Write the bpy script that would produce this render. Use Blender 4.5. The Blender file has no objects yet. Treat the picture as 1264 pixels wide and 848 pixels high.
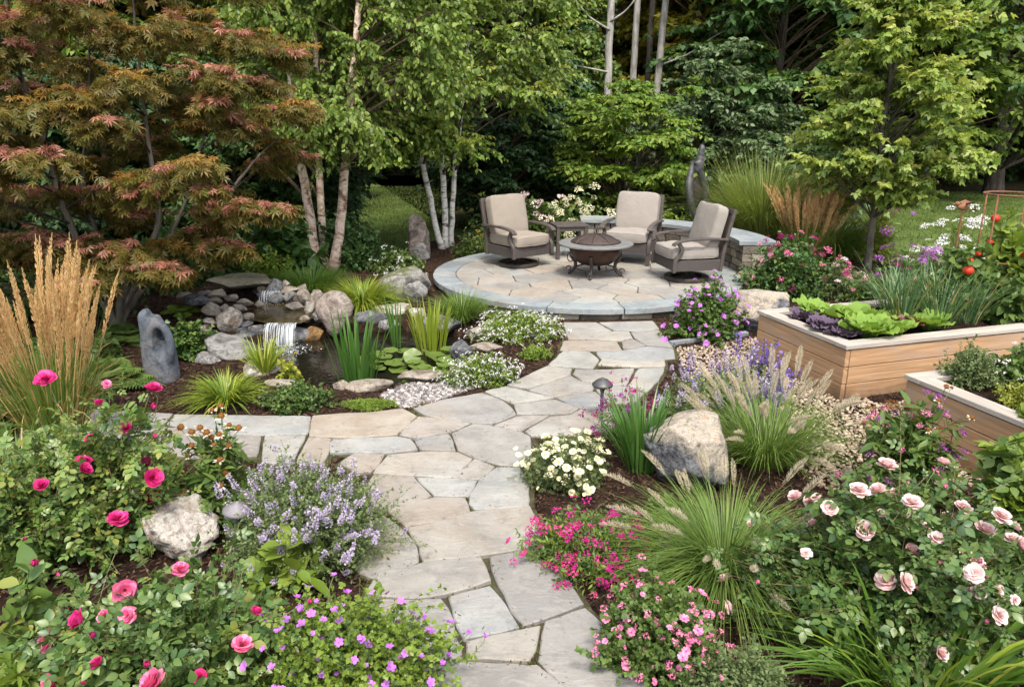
import bpy, bmesh, math, random
import numpy as np
from mathutils import Vector, Matrix, Quaternion, noise as mnoise

scene = bpy.context.scene
C = scene.collection
R = math.radians

# ------------------------------------------------------------------ camera, sky, sun, exposure
CAMH, PITCH, FPX = 2.3, R(17), 913.0
cam_d = bpy.data.cameras.new('camera')
cam = bpy.data.objects.new('camera', cam_d)
C.objects.link(cam)
cam.location = (0, 0, CAMH)
cam.rotation_euler = (R(90) - PITCH, 0, 0)
cam_d.sensor_width = 36.0
cam_d.lens = 36.0 * FPX / 1264.0
cam_d.clip_start, cam_d.clip_end = 0.05, 400
scene.camera = cam

SUN_TO = Vector((0.08, -0.52, 0.90)).normalized()
SKY, SUN, SUN_ANGLE, EXPO = 0.15, 1.55, 14.0, 1.47
world = bpy.data.worlds.new('World')
scene.world = world
world.use_nodes = True
wn = world.node_tree
wn.nodes.clear()
sky = wn.nodes.new('ShaderNodeTexSky')
sky.sky_type = 'NISHITA'
sky.sun_disc = False
sky.sun_elevation = math.asin(SUN_TO.z)
sky.sun_rotation = math.atan2(SUN_TO.x, SUN_TO.y)
sky.dust_density = 3.0
sky.air_density = 1.0
sky.ozone_density = 0.6
bg = wn.nodes.new('ShaderNodeBackground')
bg.inputs[1].default_value = SKY
wo = wn.nodes.new('ShaderNodeOutputWorld')
hs = wn.nodes.new('ShaderNodeHueSaturation')  # thin overcast: greyer than a clear sky
hs.inputs['Saturation'].default_value = 0.5
wn.links.new(sky.outputs[0], hs.inputs['Color'])
wn.links.new(hs.outputs[0], bg.inputs[0])
wn.links.new(bg.outputs[0], wo.inputs[0])
sun_d = bpy.data.lights.new('sun', 'SUN')
sun_d.energy = SUN
sun_d.angle = R(SUN_ANGLE)
sun_d.color = (1.0, 0.94, 0.85)
sun = bpy.data.objects.new('sun', sun_d)
C.objects.link(sun)
sun.rotation_euler = SUN_TO.to_track_quat('Z', 'Y').to_euler()
scene.view_settings.view_transform = 'Standard'
scene.view_settings.look = 'None'
scene.view_settings.exposure = EXPO
scene.view_settings.gamma = 1.0
scene.view_settings.use_curve_mapping = False
cy = scene.cycles
cy.max_bounces = 10
cy.diffuse_bounces = 6
cy.glossy_bounces = 3
cy.transmission_bounces = 6
cy.transparent_max_bounces = 4
cy.caustics_reflective = False
cy.caustics_refractive = False
cy.use_denoising = True

# ------------------------------------------------------------------ survey: photo pixel to a place in the garden
cp, sp = math.cos(PITCH), math.sin(PITCH)
def G(px, py, z=0.0):
    dx, dy = (px - 632) / FPX, -(py - 424) / FPX
    d = (dx, cp + dy * sp, -sp + dy * cp)
    t = (z - CAMH) / d[2]
    return Vector((d[0] * t, d[1] * t, z))
def W(px, py, Y):
    dx, dy = (px - 632) / FPX, -(py - 424) / FPX
    d = (dx, cp + dy * sp, -sp + dy * cp)
    t = Y / d[1]
    return Vector((d[0] * t, Y, CAMH + d[2] * t))

# ------------------------------------------------------------------ materials
MATS = {}
def lin(c):
    return tuple(((v / 12.92) if v <= 0.04045 else ((v + 0.055) / 1.055) ** 2.4) for v in c)
def newmat(name):
    m = bpy.data.materials.new(name)
    m.use_nodes = True
    nt = m.node_tree
    nt.nodes.clear()
    out = nt.nodes.new('ShaderNodeOutputMaterial')
    MATS[name] = m
    return m, nt, out
def N(nt, t, **kw):
    n = nt.nodes.new(t)
    for k, v in kw.items():
        if k in n.inputs: n.inputs[k].default_value = v
        else: setattr(n, k, v)
    return n
def L(nt, a, b): nt.links.new(a, b)
def ramp(nt, stops, fac=None, mode='LINEAR'):
    r = nt.nodes.new('ShaderNodeValToRGB')
    r.color_ramp.interpolation = mode
    e = r.color_ramp.elements
    while len(e) < len(stops): e.new(0.5)
    for i, (p, c) in enumerate(stops):
        e[i].position = p
        e[i].color = (*c[:3], 1)
    if fac is not None: L(nt, fac, r.inputs[0])
    return r
def evenly(cols, mode='LINEAR'):
    if len(cols) == 1: cols = list(cols) * 2
    n = len(cols)
    if mode == 'CONSTANT': return [(i / n, c) for i, c in enumerate(cols)]
    return [(i / max(1, n - 1), c) for i, c in enumerate(cols)]
def mixc(nt, a, b, fac, blend='MIX'):
    m = nt.nodes.new('ShaderNodeMix')
    m.data_type = 'RGBA'
    m.blend_type = blend
    for s, v in ((0, fac), (6, a), (7, b)):
        if hasattr(v, 'is_linked'): L(nt, v, m.inputs[s])
        else: m.inputs[s].default_value = (*v, 1) if isinstance(v, tuple) else v
    return m.outputs[2]
def coords(nt, kind='Object', scale=None):
    tc = nt.nodes.new('ShaderNodeTexCoord')
    o = tc.outputs[kind]
    if scale is not None:
        mp = nt.nodes.new('ShaderNodeMapping')
        mp.inputs['Scale'].default_value = scale
        L(nt, o, mp.inputs[0])
        o = mp.outputs[0]
    return o
def noise_tex(nt, vec, scale, detail=5, rough=0.6, dist=0.0):
    n = N(nt, 'ShaderNodeTexNoise', Scale=scale, Detail=detail, Roughness=rough, Distortion=dist)
    L(nt, vec, n.inputs['Vector'])
    return n.outputs['Fac']
def bump(nt, h, strength=0.5, dist=0.02, prev=None):
    b = N(nt, 'ShaderNodeBump', Strength=strength, Distance=dist)
    L(nt, h, b.inputs['Height'])
    if prev is not None: L(nt, prev, b.inputs['Normal'])
    return b.outputs[0]

GREEN, GAIN = (1.3, 1.18, 1.0), {}
def leafmat(name, cols, trans=0.3, rough=0.5, spec=0.35, yellow=1.0):
    """leaf or petal: each leaf its own tint, light passes through"""
    m, nt, out = newmat(name)
    g = N(nt, 'ShaderNodeNewGeometry')
    k = GAIN.get(name, GREEN if name.startswith(('leaf_', 'blade_')) else (1, 1, 1))
    r = ramp(nt, evenly([tuple(a * b for a, b in zip(c, k)) for c in cols]), g.outputs['Random Per Island'])
    col = r.outputs[0]
    pb = N(nt, 'ShaderNodeBsdfPrincipled', Roughness=rough)
    pb.inputs['Specular IOR Level'].default_value = spec
    L(nt, col, pb.inputs['Base Color'])
    tr = N(nt, 'ShaderNodeBsdfTranslucent')
    L(nt, mixc(nt, col, (1.25 * yellow, 1.25, 0.75), 1.0, 'MULTIPLY') if yellow else col, tr.inputs[0])
    mx = N(nt, 'ShaderNodeMixShader', Fac=trans)
    L(nt, pb.outputs[0], mx.inputs[1])
    L(nt, tr.outputs[0], mx.inputs[2])
    L(nt, mx.outputs[0], out.inputs[0])
    return m
def surfmat(name, cols, scale=6, rough=0.7, bstr=0.3, bdist=0.01, detail=6, metal=0.0, spec=0.4, stretch=(1, 1, 1), fine=8.0, dist=0.0, island=0.0):
    """mottled solid: noise between colours and a bump of the same grain"""
    m, nt, out = newmat(name)
    v = coords(nt, 'Object', stretch)
    a = noise_tex(nt, v, scale, detail, 0.62, dist)
    fac = a
    if island:
        g = N(nt, 'ShaderNodeNewGeometry')
        ma = N(nt, 'ShaderNodeMix')
        ma.inputs[0].default_value = island
        L(nt, a, ma.inputs[2]); L(nt, g.outputs['Random Per Island'], ma.inputs[3])
        fac = ma.outputs[0]
    stops = evenly(cols)
    stops = [(0.36 + 0.28 * p, c) for p, c in stops] if not island else [(0.2 + 0.6 * p, c) for p, c in stops]
    r = ramp(nt, stops, fac)
    b = noise_tex(nt, v, scale * fine, 5, 0.6)
    pb = N(nt, 'ShaderNodeBsdfPrincipled', Roughness=rough, Metallic=metal)
    pb.inputs['Specular IOR Level'].default_value = spec
    L(nt, r.outputs[0], pb.inputs['Base Color'])
    n1 = bump(nt, a, bstr, bdist * 2)
    n2 = bump(nt, b, bstr, bdist * 0.6, n1)
    L(nt, n2, pb.inputs['Normal'])
    L(nt, pb.outputs[0], out.inputs[0])
    return m

def rockmat(name, base, dark, light, moss=0.0, scale=4.0, bk=1.0):
    m, nt, out = newmat(name)
    oi = N(nt, 'ShaderNodeObjectInfo')
    tc = N(nt, 'ShaderNodeTexCoord')
    ad = N(nt, 'ShaderNodeVectorMath', operation='ADD')
    sc_ = N(nt, 'ShaderNodeVectorMath', operation='SCALE')
    cmb = N(nt, 'ShaderNodeCombineXYZ')
    for i in range(3): L(nt, oi.outputs['Random'], cmb.inputs[i])
    L(nt, cmb.outputs[0], sc_.inputs[0]); sc_.inputs['Scale'].default_value = 37.0
    L(nt, tc.outputs['Object'], ad.inputs[0]); L(nt, sc_.outputs[0], ad.inputs[1])
    v = ad.outputs[0]
    a = noise_tex(nt, v, scale, 8, 0.65, 0.6)
    b = noise_tex(nt, v, scale * 5, 6, 0.7)
    c = noise_tex(nt, v, scale * 22, 4, 0.6)
    col = ramp(nt, [(0.36, dark), (0.46, base), (0.55, light), (0.64, base)], a).outputs[0]
    col = mixc(nt, col, dark, ramp(nt, [(0.50, (0, 0, 0)), (0.62, (.65, .65, .65))], b).outputs[0])
    col = mixc(nt, col, light, ramp(nt, [(0.54, (0, 0, 0)), (0.66, (.5, .5, .5))], c).outputs[0])
    if moss:
        g = N(nt, 'ShaderNodeNewGeometry')
        sx = N(nt, 'ShaderNodeSeparateXYZ')
        L(nt, g.outputs['Normal'], sx.inputs[0])
        mu = N(nt, 'ShaderNodeMath', operation='MULTIPLY')
        L(nt, sx.outputs[2], mu.inputs[0]); L(nt, a, mu.inputs[1])
        fm = ramp(nt, [(0.36, (0, 0, 0)), (0.5, (moss, moss, moss))], mu.outputs[0]).outputs[0]
        col = mixc(nt, col, (0.075, 0.085, 0.02), fm)
    pb = N(nt, 'ShaderNodeBsdfPrincipled', Roughness=0.8)
    pb.inputs['Specular IOR Level'].default_value = 0.3
    L(nt, col, pb.inputs['Base Color'])
    n1 = bump(nt, a, 0.8 * bk, 0.09)
    n2 = bump(nt, b, 0.8 * bk, 0.035, n1)
    n3 = bump(nt, c, 0.7, 0.010, n2)
    L(nt, n3, pb.inputs['Normal'])
    L(nt, pb.outputs[0], out.inputs[0])
    return m

def two_tone_rock(name, pale, grey, dark):
    """a two-tone boulder: pale tan towards the top and one side, dark grey below"""
    m, nt, out = newmat(name)
    v = coords(nt)
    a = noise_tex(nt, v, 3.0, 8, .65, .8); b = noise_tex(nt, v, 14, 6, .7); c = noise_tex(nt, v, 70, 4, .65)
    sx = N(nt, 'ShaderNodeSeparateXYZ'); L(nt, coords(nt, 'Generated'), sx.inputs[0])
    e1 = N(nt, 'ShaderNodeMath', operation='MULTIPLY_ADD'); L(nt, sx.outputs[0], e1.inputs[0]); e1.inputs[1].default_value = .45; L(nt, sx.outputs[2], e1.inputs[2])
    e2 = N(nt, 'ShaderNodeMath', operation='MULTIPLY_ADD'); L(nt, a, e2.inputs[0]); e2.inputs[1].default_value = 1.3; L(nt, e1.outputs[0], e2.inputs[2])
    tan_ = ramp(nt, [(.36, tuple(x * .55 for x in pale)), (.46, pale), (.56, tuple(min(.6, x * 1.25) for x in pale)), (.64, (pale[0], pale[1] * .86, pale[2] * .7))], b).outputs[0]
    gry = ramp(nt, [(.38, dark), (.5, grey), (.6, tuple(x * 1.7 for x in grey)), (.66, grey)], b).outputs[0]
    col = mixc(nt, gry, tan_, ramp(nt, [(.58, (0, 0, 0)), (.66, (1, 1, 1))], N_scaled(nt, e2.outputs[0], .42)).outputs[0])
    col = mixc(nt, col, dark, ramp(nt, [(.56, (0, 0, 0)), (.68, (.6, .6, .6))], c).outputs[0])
    pb = N(nt, 'ShaderNodeBsdfPrincipled', Roughness=.8)
    pb.inputs['Specular IOR Level'].default_value = .3
    L(nt, col, pb.inputs['Base Color'])
    L(nt, bump(nt, c, .7, .008, bump(nt, b, .9, .03, bump(nt, a, .8, .08))), pb.inputs['Normal'])
    L(nt, pb.outputs[0], out.inputs[0])
    return m
def N_scaled(nt, s_, k):
    n = N(nt, 'ShaderNodeMath', operation='MULTIPLY'); L(nt, s_, n.inputs[0]); n.inputs[1].default_value = k
    return n.outputs[0]
def stonemat(name, c1, c2, c3):
    """cleft flagstone: broad stains, fine cleft ridges"""
    m, nt, out = newmat(name)
    v = coords(nt, 'Object')
    g = N(nt, 'ShaderNodeNewGeometry')
    a = noise_tex(nt, v, 2.3, 6, 0.6, 0.8)
    v2 = coords(nt, 'Object', (1.0, 2.6, 1.0))
    b = noise_tex(nt, v2, 7.0, 8, 0.65, 1.2)
    c = noise_tex(nt, v, 60, 5, 0.7)
    e = noise_tex(nt, v, 14, 5, 0.7)
    col = ramp(nt, [(0.33, c1), (0.5, c2), (0.68, c3)], a).outputs[0]
    tint = ramp(nt, [(0, (.80, .81, .84)), (.5, (1, 1, 1)), (1, (1.12, 1.08, 1.0))], g.outputs['Random Per Island']).outputs[0]
    col = mixc(nt, col, tint, 1.0, 'MULTIPLY')
    st = noise_tex(nt, v, 1.1, 5, 0.65, 1.0)
    col = mixc(nt, col, (c2[0] * 1.02, c2[0] * .80, c2[0] * .58), ramp(nt, [(0.50, (0, 0, 0)), (0.66, (.55, .55, .55))], st).outputs[0])
    col = mixc(nt, col, tuple(x * 1.22 for x in c3), ramp(nt, [(0.52, (0, 0, 0)), (0.64, (.32, .32, .32))], b).outputs[0])
    col = mixc(nt, col, tuple(x * 0.55 for x in c1), ramp(nt, [(0.52, (0, 0, 0)), (0.70, (.42, .42, .42))], e).outputs[0])
    col = mixc(nt, col, tuple(x * 0.55 for x in c1), ramp(nt, [(0.56, (0, 0, 0)), (0.70, (.45, .45, .45))], c).outputs[0])
    pb = N(nt, 'ShaderNodeBsdfPrincipled', Roughness=0.78)
    pb.inputs['Specular IOR Level'].default_value = 0.3
    L(nt, col, pb.inputs['Base Color'])
    n1 = bump(nt, b, 0.55, 0.013)
    n2 = bump(nt, c, 0.4, 0.003, n1)
    L(nt, n2, pb.inputs['Normal'])
    L(nt, pb.outputs[0], out.inputs[0])
    return m

# ------------------------------------------------------------------ mesh kit
def unit(v):
    v = np.asarray(v, float)
    return v / np.maximum(np.linalg.norm(v, axis=-1, keepdims=True), 1e-9)
Z3 = np.array([0, 0, 1.0])

class Geo:
    def __init__(s): s.v, s.f, s.m, s.n = [], [], [], 0
    def add(s, v, f, mat=0):
        v = np.asarray(v, float).reshape(-1, 3)
        s.v.append(v)
        if isinstance(f, np.ndarray): f = [f]
        elif len(f) and not isinstance(f[0], np.ndarray):
            by = {}
            for q in f: by.setdefault(len(q), []).append(q)
            f = [np.array(q) for q in by.values()]
        for q in f:
            if len(q): s.f.append(q + s.n); s.m.append(np.full(len(q), mat))
        s.n += len(v)
    def inst(s, tm, pos, fr, size, mat=0):
        tv, tf = tm
        pos = np.asarray(pos, float).reshape(-1, 3)
        n = len(pos)
        if n == 0: return
        size = np.broadcast_to(np.asarray(size, float), (n,)) if np.ndim(size) < 2 else np.asarray(size)
        loc = tv[None] * (size[:, None, None] if size.ndim == 1 else size[:, None, :])
        v = np.einsum('nij,nkj->nki', fr, loc) + pos[:, None]
        k = len(tv)
        off = (np.arange(n) * k)[:, None, None]
        by = {}
        for q in tf: by.setdefault(len(q), []).append(q)
        s.add(v, [(np.array(q)[None] + off).reshape(-1, len(q[0])) for q in by.values()], mat)
    def tubes(s, P, rad, sides=6, mat=0, cap=True):
        P = np.asarray(P, float)
        if P.ndim == 2: P = P[None]
        B, n, _ = P.shape
        rad = np.broadcast_to(np.asarray(rad, float), (B, n)) if np.ndim(rad) != 1 or len(np.atleast_1d(rad)) == n else np.broadcast_to(np.asarray(rad)[:, None], (B, n))
        t = unit(np.gradient(P, axis=1))
        ov = unit(P[:, -1] - P[:, 0])
        ref = np.where(np.abs(ov[:, 2:3]) > 0.85, np.array([[1.0, 0.13, 0]]), np.array([[0.05, 0.02, 1.0]]))
        u = unit(np.cross(t, ref[:, None]))
        w = np.cross(u, t)
        a = np.arange(sides) * 2 * np.pi / sides
        v = P[:, :, None] + rad[:, :, None, None] * (np.cos(a)[None, None, :, None] * u[:, :, None] + np.sin(a)[None, None, :, None] * w[:, :, None])
        i = np.arange(n - 1)[:, None] * sides
        j = np.arange(sides)[None]
        j2 = (j + 1) % sides
        q = np.stack([i + j, i + j2, i + sides + j2, i + sides + j], -1).reshape(-1, 4)
        off = (np.arange(B) * n * sides)[:, None, None]
        fs = [(q[None] + off).reshape(-1, 4)]
        if cap and sides > 3:
            c0 = np.arange(sides)[::-1]
            c1 = np.arange(sides) + (n - 1) * sides
            fs.append((np.stack([c0, c1])[None] + off).reshape(-1, sides))
        s.add(v, fs, mat)
    def box(s, c, d, rot=None, mat=0):
        x, y, z = np.asarray(d) / 2
        v = np.array([(a * x, b * y, e * z) for a in (-1, 1) for b in (-1, 1) for e in (-1, 1)])
        if rot is not None: v = v @ np.asarray(rot).T
        s.add(v + np.asarray(c), np.array([[0, 1, 3, 2], [4, 6, 7, 5], [0, 4, 5, 1], [2, 3, 7, 6], [0, 2, 6, 4], [1, 5, 7, 3]]), mat)
    def lathe(s, prof, c=(0, 0, 0), seg=40, mat=0):
        prof = np.asarray(prof, float)
        a = np.arange(seg) * 2 * np.pi / seg
        n = len(prof)
        v = np.stack([prof[:, 0:1] * np.cos(a), prof[:, 0:1] * np.sin(a), np.repeat(prof[:, 1:2], seg, 1)], -1) + np.asarray(c)
        i = np.arange(n - 1)[:, None] * seg
        j = np.arange(seg)[None]
        j2 = (j + 1) % seg
        s.add(v, np.stack([i + j, i + j2, i + seg + j2, i + seg + j], -1).reshape(-1, 4), mat)
    def build(s, name, mats, parent=None, smooth=False, loc=None, bev=0.0):
        me = bpy.data.meshes.new(name)
        V = np.concatenate(s.v) if s.v else np.zeros((0, 3))
        me.vertices.add(len(V))
        me.vertices.foreach_set('co', V.astype(np.float32).ravel())
        if s.f:
            tot = np.concatenate([np.full(len(q), q.shape[1]) for q in s.f])
            idx = np.concatenate([q.ravel() for q in s.f])
            me.loops.add(len(idx)); me.loops.foreach_set('vertex_index', idx.astype(np.int32))
            me.polygons.add(len(tot))
            st = np.concatenate([[0], np.cumsum(tot)[:-1]])
            me.polygons.foreach_set('loop_start', st.astype(np.int32))
            me.polygons.foreach_set('material_index', np.concatenate(s.m).astype(np.int32))
            me.polygons.foreach_set('use_smooth', np.full(len(tot), bool(smooth)))
        me.update(calc_edges=True)
        for m in (mats if isinstance(mats, (list, tuple)) else [mats]): me.materials.append(MATS[m] if isinstance(m, str) else m)
        o = bpy.data.objects.new(name, me)
        C.objects.link(o)
        if parent is not None: o.parent = parent
        if loc is not None: o.location = loc
        if bev:
            b = o.modifiers.new('bevel', 'BEVEL'); b.width = bev; b.segments = 2; b.limit_method = 'ANGLE'
        return o

def link(name, me, parent=None, loc=(0, 0, 0), quat=None, scale=1.0):
    o = bpy.data.objects.new(name, me)
    C.objects.link(o)
    if parent is not None: o.parent = parent
    o.location = loc
    if quat is not None:
        o.rotation_mode = 'QUATERNION'; o.rotation_quaternion = quat
    o.scale = (scale,) * 3 if np.ndim(scale) == 0 else scale
    return o
def tag(o, label, cat, group=None):
    o['label'] = label; o['category'] = cat
    if group: o['group'] = group
    return o
def thing(name, label, cat, loc=(0, 0, 0), group=None, rz=0.0):
    o = bpy.data.objects.new(name, None)
    o.empty_display_size = 0.1
    C.objects.link(o)
    o.location = loc; o.rotation_euler = (0, 0, rz)
    return tag(o, label, cat, group)
def struct(o): o['kind'] = 'structure'; return o
def stuff(o): o['kind'] = 'stuff'; return o
def copy_tree(o, parent=None):
    c = o.copy(); C.objects.link(c)
    if parent is not None: c.parent = parent
    for ch in list(o.children): copy_tree(ch, c)
    return c

def bez(A, B, D, t):
    t = np.asarray(t)[..., None]
    return (1 - t) ** 2 * A[:, None] + 2 * t * (1 - t) * B[:, None] + t ** 2 * D[:, None]
def bezd(A, B, D, t):
    t = np.asarray(t)[..., None]
    return 2 * (1 - t) * (B - A)[:, None] + 2 * t * (D - B)[:, None]
def frames(d, n):
    y = unit(d); x = unit(np.cross(y, n)); z = np.cross(x, y)
    return np.stack([x, y, z], -1)
def zframes(z, rng):
    z = unit(z); x = unit(np.cross(z, unit(rng.normal(size=z.shape)))); y = np.cross(z, x)
    return np.stack([x, y, z], -1)
def zquat(d, rng):
    q = Vector(d).to_track_quat('Z', 'Y')
    return q @ Quaternion((0, 0, 1), rng.random() * 6.283)

# leaf shapes: along +y, width x, face +z
def A_(*v): return np.array(v, float)
LEAFQ = (A_((0, 0, 0), (.3, .45, .07), (0, 1, -.1), (-.3, .45, .07)), [(0, 1, 2, 3)])
LEAFW = (A_((0, 0, 0), (.42, .42, .08), (0, 1, -.12), (-.42, .42, .08)), [(0, 1, 2, 3)])
def ovate(w, fold=.12, bend=-.18):
    ys = [0, .18, .42, .7, 1.0]; ws = [0, .7, 1, .68, 0]
    v, f = [], []
    mid = [(0, y, bend * y * y) for y in ys]
    v += mid
    for sgn in (1, -1):
        b = len(v)
        v += [(sgn * w * k, y + .02, bend * y * y + fold * k * w * 2) for y, k in zip(ys[1:4], ws[1:4])]
        i = [0, b, b + 1, b + 2, 4]
        for a in range(4):
            q = [a, i[a], i[a + 1], a + 1] if a not in (0, 3) else ([0, b, 1] if a == 0 else [3, b + 2, 4])
            f.append(tuple(q if sgn > 0 else q[::-1]))
    return (np.array(v, float), f)
OVATE, BROAD, LANCE = ovate(.3), ovate(.42), ovate(.17, .1, -.3)
def lobed(angs, lens, wid):
    v, f = [(0, 0, 0)], []
    for a, l in zip(angs, lens):
        d = A_(math.sin(a), math.cos(a), 0); s_ = A_(math.cos(a), -math.sin(a), 0)
        b = len(v)
        v += [tuple(d * l * .5 + s_ * wid * l + A_(0, 0, .05)), tuple(d * l - A_(0, 0, .12 * l)), tuple(d * l * .5 - s_ * wid * l + A_(0, 0, .05))]
        f.append((0, b, b + 1, b + 2))
    return (np.array(v, float), f)
JAPLEAF = lobed([-1.45, -.75, 0, .75, 1.45], [.6, .9, 1.05, .9, .6], .1)
MAPLE = lobed([-1.1, 0, 1.1], [.7, 1.0, .7], .27)
def trefoil():
    v, f = [], []
    for a, l in ((-1.2, .62), (0, .8), (1.2, .62)):
        tv, tf = BROAD; ca, sa = math.cos(a), math.sin(a)
        b = len(v)
        for x, y, z in tv * l: v.append((x * ca + y * sa, y * ca - x * sa + .15, z))
        f += [tuple(i + b for i in q) for q in tf]
    return (np.array(v, float), f)
TREFOIL = trefoil()
def compound():
    v, f = [], []
    tv, tf = ovate(.33, .10, -.15)
    for a, y0, l in ((0, .52, .48), (1.15, .42, .42), (-1.15, .42, .42), (1.25, .12, .36), (-1.25, .12, .36)):
        ca, sa = math.cos(a), math.sin(a); b = len(v)
        for x, y, z in tv * l: v.append((x * ca + y * sa, y * ca - x * sa + y0, z - .12 * y0 * y0 + .03 * abs(a)))
        f += [tuple(i + b for i in q) for q in tf]
    return (np.array(v, float), f)
ROSELEAF = compound()
def pinnate(n=7):
    v, f = [], []
    for k in range(n):
        y = .1 + k * .8 / n
        w = .34 * math.sin((k + 1.3) / (n + 1.3) * math.pi) ** .8
        for sg in (1, -1):
            b = len(v)
            v += [(0, y, -.25 * y * y), (sg * w * .5, y + .01, .02 - .25 * y * y), (sg * w, y + .1, -.25 * y * y - .03), (sg * w * .5, y + .12, .02 - .25 * y * y)]
            f.append((b, b + 1, b + 2, b + 3) if sg > 0 else (b + 3, b + 2, b + 1, b))
    return (np.array(v, float), f)
PINNATE = pinnate()

def leaves_on(geo, A, B, D, n, t0, tm, size, rng, mat=0, out=.8, droop=.15, up=.8, nr=.45, sv=.3, radial=True, base_off=0.0):
    T = len(A)
    t = t0 + (1 - t0) * (np.arange(n)[None] + rng.random((T, n))) / n
    P = bez(A, B, D, t).reshape(-1, 3)
    d = unit(bezd(A, B, D, t)).reshape(-1, 3)
    s1 = unit(np.cross(d, Z3 + rng.normal(size=d.shape) * .02))
    s2 = np.cross(s1, d)
    if radial:
        ph = rng.random(len(d)) * 6.283
        side = np.cos(ph)[:, None] * s1 + np.sin(ph)[:, None] * s2
    else:
        side = s1 * np.where(np.arange(len(d)) % 2, 1, -1)[:, None]
    ld = unit(d * .55 + side * out + rng.normal(size=d.shape) * .25 - Z3 * droop)
    nn = unit(Z3 * up + rng.normal(size=d.shape) * nr + side * .2)
    sz = size * (1 + sv * rng.normal(size=len(d))).clip(.45, 1.6)
    geo.inst(tm, P + ld * base_off, frames(ld, nn), sz, mat)
    return P, ld

def lump(u, ph, amp):
    """uneven outline: radius factor by direction"""
    return 1 + amp * (np.sin(u[..., 0] * 4.1 + ph) * np.sin(u[..., 1] * 3.7 + ph * 2.1) + .6 * np.sin(u[..., 2] * 6.3 + u[..., 0] * 5 + ph * 3.3) + .4 * np.sin(u[..., 1] * 9 + ph))

PLANTS = {}
def bush(name, label, cat, base, rx, ry, h, stems=60, leaf=OVATE, ls=.04, per=14, twigs=3, tl=.35, lm='leaf_mid', sm='stem_green', group=None, t0=.35, out=.8, droop=.15, up=.8, nr=.5, seed=1, amp=.14, floor=.05, flowers=(), sr=.004, lean=(0, 0), tper=8, inner=.45, kind_parts=True, up_bias=1.0, lm2=None):
    rng = np.random.default_rng(seed)
    th = thing(name, label, cat, base, group)
    u = rng.normal(size=(stems, 3)); u[:, 2] = np.abs(u[:, 2]) * up_bias; u = unit(u)
    rad = (inner + (1 - inner) * rng.random(stems) ** .6) * lump(u, seed * 1.7, amp)
    D = np.stack([u[:, 0] * rx, u[:, 1] * ry, h * (floor + (1 - floor) * u[:, 2])], -1) * rad[:, None]
    D[:, :2] += np.array(lean) * D[:, 2:3]
    D[:, 2] = np.maximum(D[:, 2], .02)
    A = np.stack([rng.normal(size=stems) * rx * .12, rng.normal(size=stems) * ry * .12, np.zeros(stems)], -1)
    B = A * .6 + D * np.array([.35, .35, .65]) + rng.normal(size=D.shape) * .06 * h
    g = Geo(); gs = Geo()
    t = np.linspace(0, 1, 6)
    gs.tubes(bez(A, B, D, np.broadcast_to(t, (stems, 6))), np.linspace(sr, sr * .4, 6)[None] * np.ones((stems, 1)), 4, 0, cap=False)
    leaves_on(g, A, B, D, per, t0, leaf, ls, rng, 0, out, droop, up, nr)
    if twigs:
        ti = np.repeat(np.arange(stems), twigs)
        tt = .35 + .6 * rng.random(len(ti))
        P0 = bez(A[ti], B[ti], D[ti], tt[:, None])[:, 0]
        dd = unit(unit(D[ti] - A[ti]) * .5 + rng.normal(size=(len(ti), 3)) * .75 + Z3 * .25)
        ln = tl * min(rx, h, ry) * (.5 + .8 * rng.random(len(ti)))
        P2 = P0 + dd * ln[:, None]
        P2[:, 2] = np.maximum(P2[:, 2], .015)
        P1 = (P0 + P2) / 2 + Z3 * ln[:, None] * .12
        gs.tubes(bez(P0, P1, P2, np.broadcast_to(np.linspace(0, 1, 3), (len(ti), 3))), sr * .4, 3, 0, cap=False)
        leaves_on(g, P0, P1, P2, tper, .15, leaf, ls * .9, rng, 1 if lm2 else 0, out, droop, up, nr)
    gs.build('stem', sm, th)
    g.build('foliage', [lm] + ([lm2] if lm2 else []), th, smooth=True)
    for fl in flowers: put_flowers(th, rng, D, A, fl, rx, ry, h)
    return th

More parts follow.
